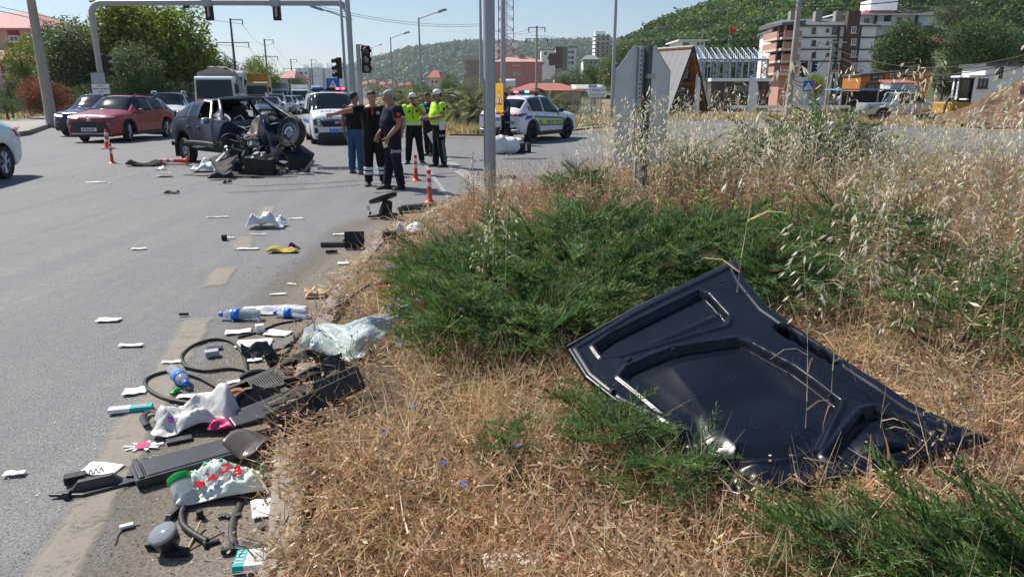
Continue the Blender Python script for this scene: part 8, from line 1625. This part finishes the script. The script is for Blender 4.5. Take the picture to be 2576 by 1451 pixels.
path('bumper_lip','curved black bumper lip strip standing on edge under the dirty bag','car part',m_blk,[(372,1082),(362,1062),(380,1046),(430,1048),(520,1030)],.018,.03,flat=.35)
t_=thing('speaker_panel','black speaker panel with a mesh grille and brown cone','car part',gp(630,1000)+Vector((0,0,.04)),R(35));t_.rotation_euler=(R(14),R(-10),R(38));mb=MB()
for c_,d_ in(((0,.085,0),(.42,.025,.04)),((0,-.085,0),(.42,.025,.04)),((.2,0,0),(.03,.15,.04)),((-.2,0,0),(.03,.15,.04))):mb.box(c_,d_)
mb.build('frame',m_blk,t_);mb=MB()
for k in range(13):mb.box((.02+.013*k,0,.018),(.004,.15,.006))
for k in range(9):mb.box((.10,-.065+.016*k,.0182),(.17,.004,.006))
o=mb.build('mesh_grille',m_dgp,t_);o['kind']='stuff';mb=MB();mb.lathe([(.065,.01),(.06,.02),(.03,-.005),(.001,0)],18,(-.08,0,0));mb.build('speaker_cone',M('brown_cone',(.30,.13,.06),.8),t_,smooth=True)
for i,(px,py,w2,l2,rot,mt,lb)in enumerate([(800,1050,.10,.50,(R(50),R(-14),R(33)),m_blk,'long black trim panel standing on edge in the straw'),(700,1040,.07,.42,(R(25),R(-8),R(36)),m_dgp,'dark grey trim rail beside the black trim panel'),(760,935,.12,.34,(R(35),R(-20),R(34)),m_blk,'black curved panel below the shattered windscreen'),(720,890,.09,.16,(R(20),R(-20),R(10)),m_blk,'black broken housing left of the shattered windscreen'),(690,960,.03,.34,(R(10),R(-5),R(52)),m_blk,'thin black bar pointing from the grille to the straw'),(720,1100,.05,.16,(R(60),0,R(-40)),m_blk,'black bent foot of the trim panel at the kerb'),(850,1000,.09,.26,(R(62),R(-12),R(30)),m_dgp,'dark trim end piece deepest in the straw'),(640,1085,.10,.22,(R(8),0,R(40)),m_dgp,'dark slanted panel right of the dirty bag')]):
 put('trim_panel',lb,'car part',mt,px,py,rtr(w2,l2),z=.06,bv=.008,rot=rot)
put('splash_guard','smoked transparent plastic guard curled at the kerb','car part',M('smoked_plastic',(.20,.17,.15),.2,0,.15,4,trans=.3),645,1140,lambda mb:mb.grid(lambda u,v:((u-.5)*.20,(v-.5)*.24,.02+.13*abs(u-.55)*(1-.4*v)+.03*sin(v*4)),12,10),R(-20),sm=True,so=.003)
o=put('plastic_bag','dirty white plastic bag with purple print lying over the black lip','plastic bag',M('dirty_white_plastic',(.62,.60,.58),.5,0,.12,5,bmp=.4,bs=22,dirt=.55,dirtc=(.26,.22,.18)),500,1070,rag(.42,.24,.17,3.2,77,(34,22)),R(20),sm=True,so=.0015);mb=MB();mb.box((0,0,0),(.03,.05,.003));mb.build('purple_mark',m_pur,o,(-.12,-.05,.075),(R(30),R(20),.4));put('wrapper','pink and white crumpled wrapper right of the dirty bag','wrapper',m_pink,565,1090,rag(.15,.06,.04,3,78,(14,8)),.1,z=.03,sm=True,so=.002)
rs=random.Random(21);spots=[(662,905),(705,930),(735,960),(690,1000),(735,1010),(770,985),(660,1040),(700,1070),(820,930),(640,900),(760,1085),(600,1045),(840,965),(672,975)]
wds=['hooked','split','ribbed','thin bent','short thick','curled','flat torn','pointed','narrow','angular','scuffed','stubby','long cracked','small twisted'];rel=['by the upper rubber loop','left of the black curved panel','under the black curved panel','on the mesh grille edge','between grille and trim panel','above the long trim panel','right of the dirty bag','under the grey trim rail','below the shattered windscreen','next to the white papers','at the foot of the trim panel','beside the lower rubber loop','in the straw past the curved panel','in the middle of the black pile']
for i,(px,py)in enumerate(spots):
 l2,w2,a=rs.uniform(.12,.30),rs.uniform(.03,.08),rs.uniform(.3,1.4)
 def shard(mb):
  mb.grid(lambda u,v:((u-.5)*l2,(v-.5)*w2*(1-.5*u)+.02*sin(u*3+i),.012+.05*a*(v-.3)+.03*sin(u*4+i)+.012*(v>.7)),12,5)
  if i%2:mb.box((0,0,.02),(l2*.8,.010,.035))
 put('trim_shard',wds[i]+' black plastic shard '+rel[i],'car part',m_blk if i%3 else m_dgp,px,py,shard,rs.uniform(.2,1.1),z=.03,sm=False,so=.006)
m_bagc=M('thin_printed_bag',(.70,.76,.66),.3,0,.06,20,bmp=.4,bs=25);o=put('plastic_bag','printed plastic bag with blue stripes and red letters beside the dark tray','plastic bag',m_bagc,560,1240,rag(.34,.20,.15,2.4,81,(34,24)),R(22),sm=True,so=.0015);bw=o.data.vertices;bvb=BVHTree.FromPolygons([v.co.copy()for v in bw],[tuple(f.vertices)for f in o.data.polygons])
def onbag(x,y):h=bvb.ray_cast(Vector((x,y,1)),Vector((0,0,-1)),2);return(h[0]if h[0]is not None else Vector((x,y,.05)))+Vector((0,0,.004))
for k in range(9):
 x=-.13+.033*k;mb=MB();mb.tube([onbag(x+.01*j,.02+.018*j)for j in range(5)],.006,4,flat=.3);mb.build('stripe',m_cap if k%2 else m_grn,o)
m_rpr=M('red_print',(.50,.008,.015),.85,0,.05,5,spec=.1)
for i,ch in enumerate('ECZA'):p=onbag(.07-i*.05,-.02);text(ch,.075,m_rpr,o,p+Vector((0,0,.006)),(R(-14),R(8),pi),name='printed_letter',ext=.001,bold=.002)
q=gp(467,1262);t_=thing('jar','clear jar with a bright green screw lid beside the printed bag','jar',(q.x,q.y,.045),R(20));t_.rotation_euler=(R(-50),0,R(40));mb=MB();mb.lathe([(.045,-.06),(.05,-.05),(.05,.04),(.044,.055)],20);mb.build('glass',m_pet,t_,smooth=True,ang=R(50));mb=MB();mb.lathe([(.050,.05),(.052,.055),(.052,.078),(.046,.082),(.044,.078),(.001,.078)],24);mb.build('lid',m_grn,t_,smooth=True,ang=R(40))
q=gp(425,1385);t_=thing('lamp_housing','broken fog lamp with a clear round lens facing up','car part',(q.x,q.y,.045),.3,None,.72);t_.rotation_euler=(R(18),R(-10),0);mb=MB();mb.lathe([(.035,-.06),(.06,-.02),(.072,.05),(.070,.06)],20);mb.build('housing',M('glittery_dark_grey',(.05,.052,.058),.28,.4,.6,60),t_,smooth=True,ang=R(40));mb=MB();mb.lathe([(.074,.058),(.076,.066),(.06,.075),(.001,.08)],24);mb.build('lens',m_pet,t_,smooth=True);mb=MB();mb.lathe([(.066,.052),(.001,.02)],20);mb.build('reflector',m_chr,t_,smooth=True)
for c_ in(((-.10,.02,-.03),(.06,.05,.06)),((.06,-.06,-.04),(.12,.04,.03))):mb=MB();mb.box(*c_);mb.build('bracket',m_blk,t_)
for i,(px,py,f_,mt,rz,lb)in enumerate([(512,1378,lambda mb:(mb.lathe([(.02,0),(.024,.01),(.014,.016),(.010,.05)],12,mat=AX_X),mb.box((.05,0,.0),(.02,.02,.02))),m_blk,.6,'black flanged hose fitting at the hose end'),(505,1306,lambda mb:mb.lathe([(.02,0),(.013,.01),(.014,.035),(.009,.036)],12),m_blk,0,'small black cap standing by the hose'),(438,1300,lambda mb:mb.box((0,0,.012),(.03,.09,.022),taper=.7),m_dgp,-.15,'grey wedge-shaped clip left of the hose'),(555,1305,lambda mb:[mb.lathe([(.012,0),(.012,.01)],8,(.018*k,.006*sin(k*2),0))for k in range(5)],m_dgp,.1,'row of small connector rings beside the hose'),(630,1384,lambda mb:(mb.box((0,0,.01),(.08,.065,.016)),mb.box((0,.015,.02),(.08,.006,.006)),mb.box((0,-.015,.02),(.08,.006,.006))),m_dgp,-.3,'ribbed black rubber pad beside the kerb'),(650,1340,lambda mb:mb.tube([(0,0,.012),(0,.03,.012),(.01,.06,.012),(.005,.10,.014)],[.010,.014,.008,.010],8),m_chr,-.5,'shiny metal bulb socket beside the kerb'),(653,1200,lambda mb:mb.box((0,0,.006),(.012,.06,.010)),m_org,.1,'small orange plastic stick near the kerb'),(665,1220,lambda mb:mb.lathe([(.022,0),(.024,.01),(.016,.02),(.01,.03)],14),m_blk,0,'round black knob near the kerb'),(575,1395,lambda mb:(mb.box((0,0,.012),(.05,.018,.02)),mb.box((.01,.02,.012),(.016,.05,.016))),m_blk,.3,'black T-shaped clip near the bottom of the road'),(320,1330,lambda mb:mb.box((0,0,.008),(.05,.022,.012)),m_wht,.5,'white connector plug at the lower left'),(690,1190,lambda mb:mb.tube([(0,0,.02),(.02,.05,.02),(0,.10,.025)],.016,8),m_blk,.4,'shiny black nozzle beside the printed bag'),(452,796,lambda mb:mb.tube([(0,0,.012),(.07,0,.012)],.012,6),m_blk,.05,'small black plastic tube on the open asphalt'),(540,880,lambda mb:mb.box((0,0,.008),(.10,.05,.012)),m_dgp,.2,'dark grey flat clip inside the upper rubber loop'),(665,873,lambda mb:mb.box((0,0,.016),(.05,.04,.03)),m_blk,.6,'black cube-like clip on the papers'),(565,605,lambda mb:mb.box((0,0,.03),(.06,.05,.06)),m_blk,.3,'black block standing on the asphalt left of the worn dash'),(820,640,lambda mb:mb.tube([(0,0,.02),(.12,.03,.02)],.02,6),m_blk,.1,'black tube piece near the kerb'),(980,612,lambda mb:(mb.box((0,0,.05),(.14,.10,.09)),mb.box((.02,-.05,.05),(.09,.01,.06))),m_blk,.3,'black vent box at the kerb below the white crumpled bag'),(1290-250,1440-400,lambda mb:mb.lathe([(.001,0),(.02,.005),(.001,.012)],8),m_cap,0,'tiny blue bottle top in the straw'),(968,747,rag(.12,.09,.07,3,90,(10,8)),m_red,0,'small red wrapper in the straw')]):
 put('small_part' if i<17 else 'wrapper',lb,'car part' if i<17 else 'litter',mt,px,py,f_,rz,sm=False,bv=.002 if i<17 else 0)
o=put('plastic_bag','puffed white shopping bag with yellow print on the asphalt','plastic bag',m_clr,672,572,rag(.46,.30,.24,3.4,104,(28,20)),.1,sm=True,so=.0015);
b2=BVHTree.FromPolygons([v.co.copy()for v in o.data.vertices],[tuple(f.vertices)for f in o.data.polygons])
mb=MB();mb.grid(lambda u,v:(lambda x,y:((b2.ray_cast(Vector((x,y,1)),Vector((0,0,-1)),2)[0]or Vector((x,y,.05)))+Vector((0,0,.004))))(-.14+.16*u,-.10+.16*v),8,8);mb.build('yellow_print',M('yellow_bag_print',(.68,.60,.10),.5),o,smooth=True)
put('cloth','yellow dust cloth crumpled on the asphalt','cloth',M('yellow_cloth',(.58,.42,.08),.9,0,.15,12,bmp=.3,bs=60),712,635,rag(.30,.12,.06,3,111,(18,10)),0,sm=True,so=.008);put('cloth','small purple cloth touching the yellow dust cloth','cloth',M('purple_cloth',(.09,.03,.13),.9),740,626,rag(.12,.07,.05,3,112,(10,8)),0,sm=True,so=.006)
q=gp(968,548);t_=thing('air_filter_housing','black round air filter housing tipped on its side with hoses','car part',q+Vector((0,0,.02)),.2)
mb=MB();mb.lathe([(.05,0),(.20,.01),(.21,.05),(.19,.06),(.06,.03)],22,(0,.05,.22),Euler((R(-14),R(-16),0)).to_matrix());mb.build('lid',m_blk,t_,smooth=True,ang=R(35));mb=MB();mb.box((.03,.02,.12),(.16,.12,.2),rot=(.2,.2,.3),taper=.7);mb.build('bracket',m_blk,t_);mb=MB();mb.tube([(-.2,0,.06),(-.22,-.05,.02),(-.1,-.09,.03),(.1,-.08,.04),(.24,-.02,.02),(.2,.06,.1)],.022,8);mb.build('hose',m_rub,t_,smooth=True);mb=MB();mb.lathe([(.03,0),(.03,.04)],10,(-.24,.04,.12),AX_X);mb.build('metal_collar',m_chr,t_)
mb=MB();q1,q2=gp(1005,536),gp(1098,530);N=34;L3=(q2-q1).length;mb.tube([(L3*k/N,0,.07)for k in range(N+1)],[(.065+.02*k/N)*(1.06 if k%3==0 and k>14 else 1)for k in range(N+1)],12,flat=.7);o=mb.build('intake_hose',m_dgp,None,q1,(0,0,atan2(q2.y-q1.y,q2.x-q1.x)),smooth=True);tag(o,'ribbed grey intake hose lying beside the air filter housing','hose')
t_=thing('screen_panel','black L-shaped panel standing upright like an open lid','car part',gp(893,626),R(4));mb=MB();mb.box((0,0,.10),(.22,.015,.20),rot=(R(-6),0,0));mb.build('upright',m_blk,t_);mb=MB();mb.box((.05,-.05,.008),(.26,.12,.015));mb.build('foot',m_blk,t_);mb=MB();mb.box((-.24,.12,.03),(.32,.06,.05),rot=(0,0,-.05));mb.build('arm',m_dgp,t_);mb=MB();mb.tube([(-.15,.12,.07),(-.05,.12,.12),(.1,.10,.10)],.012,6);mb.build('handle',m_rub,t_)
put('plastic_bag','crumpled white bag half in the straw by the kerb','plastic bag',m_clr,1030,590,rag(.32,.22,.14,3,121,(20,14)),.3,sm=True,so=.002)
m_shat,t,b,n=newmat('shattered_laminated_glass');co=coords(t);vo=t.nodes.new('ShaderNodeTexVoronoi');vo.feature='DISTANCE_TO_EDGE';vo.inputs['Scale'].default_value=30;t.links.new(co,vo.inputs['Vector']);v2=t.nodes.new('ShaderNodeTexVoronoi');v2.feature='DISTANCE_TO_EDGE';v2.inputs['Scale'].default_value=70;t.links.new(co,v2.inputs['Vector'])
k1=ramp(t,vo.outputs['Distance'],[(0,1.0),(.05,.25)]);k2=ramp(t,v2.outputs['Distance'],[(0,1.0),(.1,.3)]);kk=mix(t,.5,k1,k2);patchy=ramp(t,nz(t,3,4,.6,co),[(.40,.25),(.58,1.0)]);kk2=mix(t,1.0,kk,patchy,'MULTIPLY')
t.links.new(mix(t,kk,(.36,.48,.46),(.80,.86,.86)),b.inputs['Base Color']);b.inputs['Roughness'].default_value=.22;al=ramp(t,kk2,[(0,.42),(.5,.97)]);t.links.new(al,b.inputs['Alpha']);bump(t,k1,.6,.004,b)
wp=[(752,868),(765,832),(800,812),(860,815),(930,800),(1000,775),(1075,758)];wq=[(795,893),(830,895),(880,905),(915,895),(955,855),(1005,812),(1078,785)]
def zg(px,py,up):q=gp(px,py,.12);return gp(px,py,vz(q.x,q.y)+up)
def wsf(u,v):
 i=min(5,int(u*6));f_=u*6-i;p0=Vector(wp[i]).lerp(Vector(wp[i+1]),f_);p1=Vector(wq[i]).lerp(Vector(wq[i+1]),f_);p=p0.lerp(p1,v);q=zg(p.x,p.y,.05+.10*(1-v)+.03*u);return q+Vector((0,0,.035*sin(u*13)*sin(v*3)+.025*mnoise.noise((u*7,v*4,4))+.008*mnoise.noise((u*25,v*14,4))))
mb=MB();mb.grid(wsf,60,24);o=tag(mb.build('shattered_windscreen',m_shat,None,smooth=True),'shattered pale green windscreen draped over the straw and juniper','windscreen');solid(o,.006,0)
cr=[Tmpl()for _ in range(4)]
for T in cr:T.leaf((0,0,0),(1,random.uniform(-.5,.5),.3),1,.8,(.62,.66,.68));T.leaf((0,0,0),(random.uniform(-.5,.5),1,.5),.9,.7,(.72,.76,.78))
def crumbs(name,label,cols,n,ctr,sx_,sy_,s0,s1,tint=(1,1,1)):
 cl=Cloud();
 for i,T in enumerate(q_.arr()for q_ in cr):
  m_=n//4;c0=rng.integers(0,len(ctr),m_);P=np.array([gp(*ctr[k]).to_tuple()for k in c0],np.float32);P[:,0]+=rng.normal(0,sx_,m_);P[:,1]+=rng.normal(0,sy_,m_);P[:,2]=.004;k=np.array([not inside(p[0],p[1])for p in P]);P=P[k];q=len(P);cl.put(T,P,rot_mats(rng.uniform(0,6.28,q),rng.uniform(-.5,.5,q)),rng.uniform(s0,s1,q),tints(q,.15,.03)*np.array(tint))
 return tag(cl.build(name,kind='stuff'),label,'debris')
crumbs('glass_crumbs','glittering crumbs of broken glass scattered round the rubber loops',None,1500,[(470,980),(560,960),(520,900),(400,1040),(330,1060),(600,900),(300,1180),(600,1330)],.22,.25,.004,.010)
crumbs('road_grit','dark grit and straw bits strewn along the kerb',None,1600,[(640,1330),(560,1400),(680,1200),(760,800),(850,680),(960,600),(700,700)],.30,.35,.004,.014,(.35,.27,.19));crumbs('road_litter','tiny pale and dark crash litter around the wreck',None,500,[(450,440),(560,455),(700,450),(820,440),(350,440),(900,460)],1.0,.6,.01,.035,(.6,.6,.6))
# ================================================================ HAZE
m_haze=bpy.data.materials.new('air');m_haze.use_nodes=True;t=m_haze.node_tree;t.nodes.clear();mo=t.nodes.new('ShaderNodeOutputMaterial');pv=t.nodes.new('ShaderNodeVolumePrincipled')
pv.inputs['Color'].default_value=(.80,.88,1,1);pv.inputs['Density'].default_value=.00016;pv.inputs['Anisotropy'].default_value=.3;t.links.new(pv.outputs[0],mo.inputs['Volume'])
mb=MB();mb.box((0,2400,104),(8400,5600,210));hz=mb.build('haze',m_haze);hz['kind']='stuff'
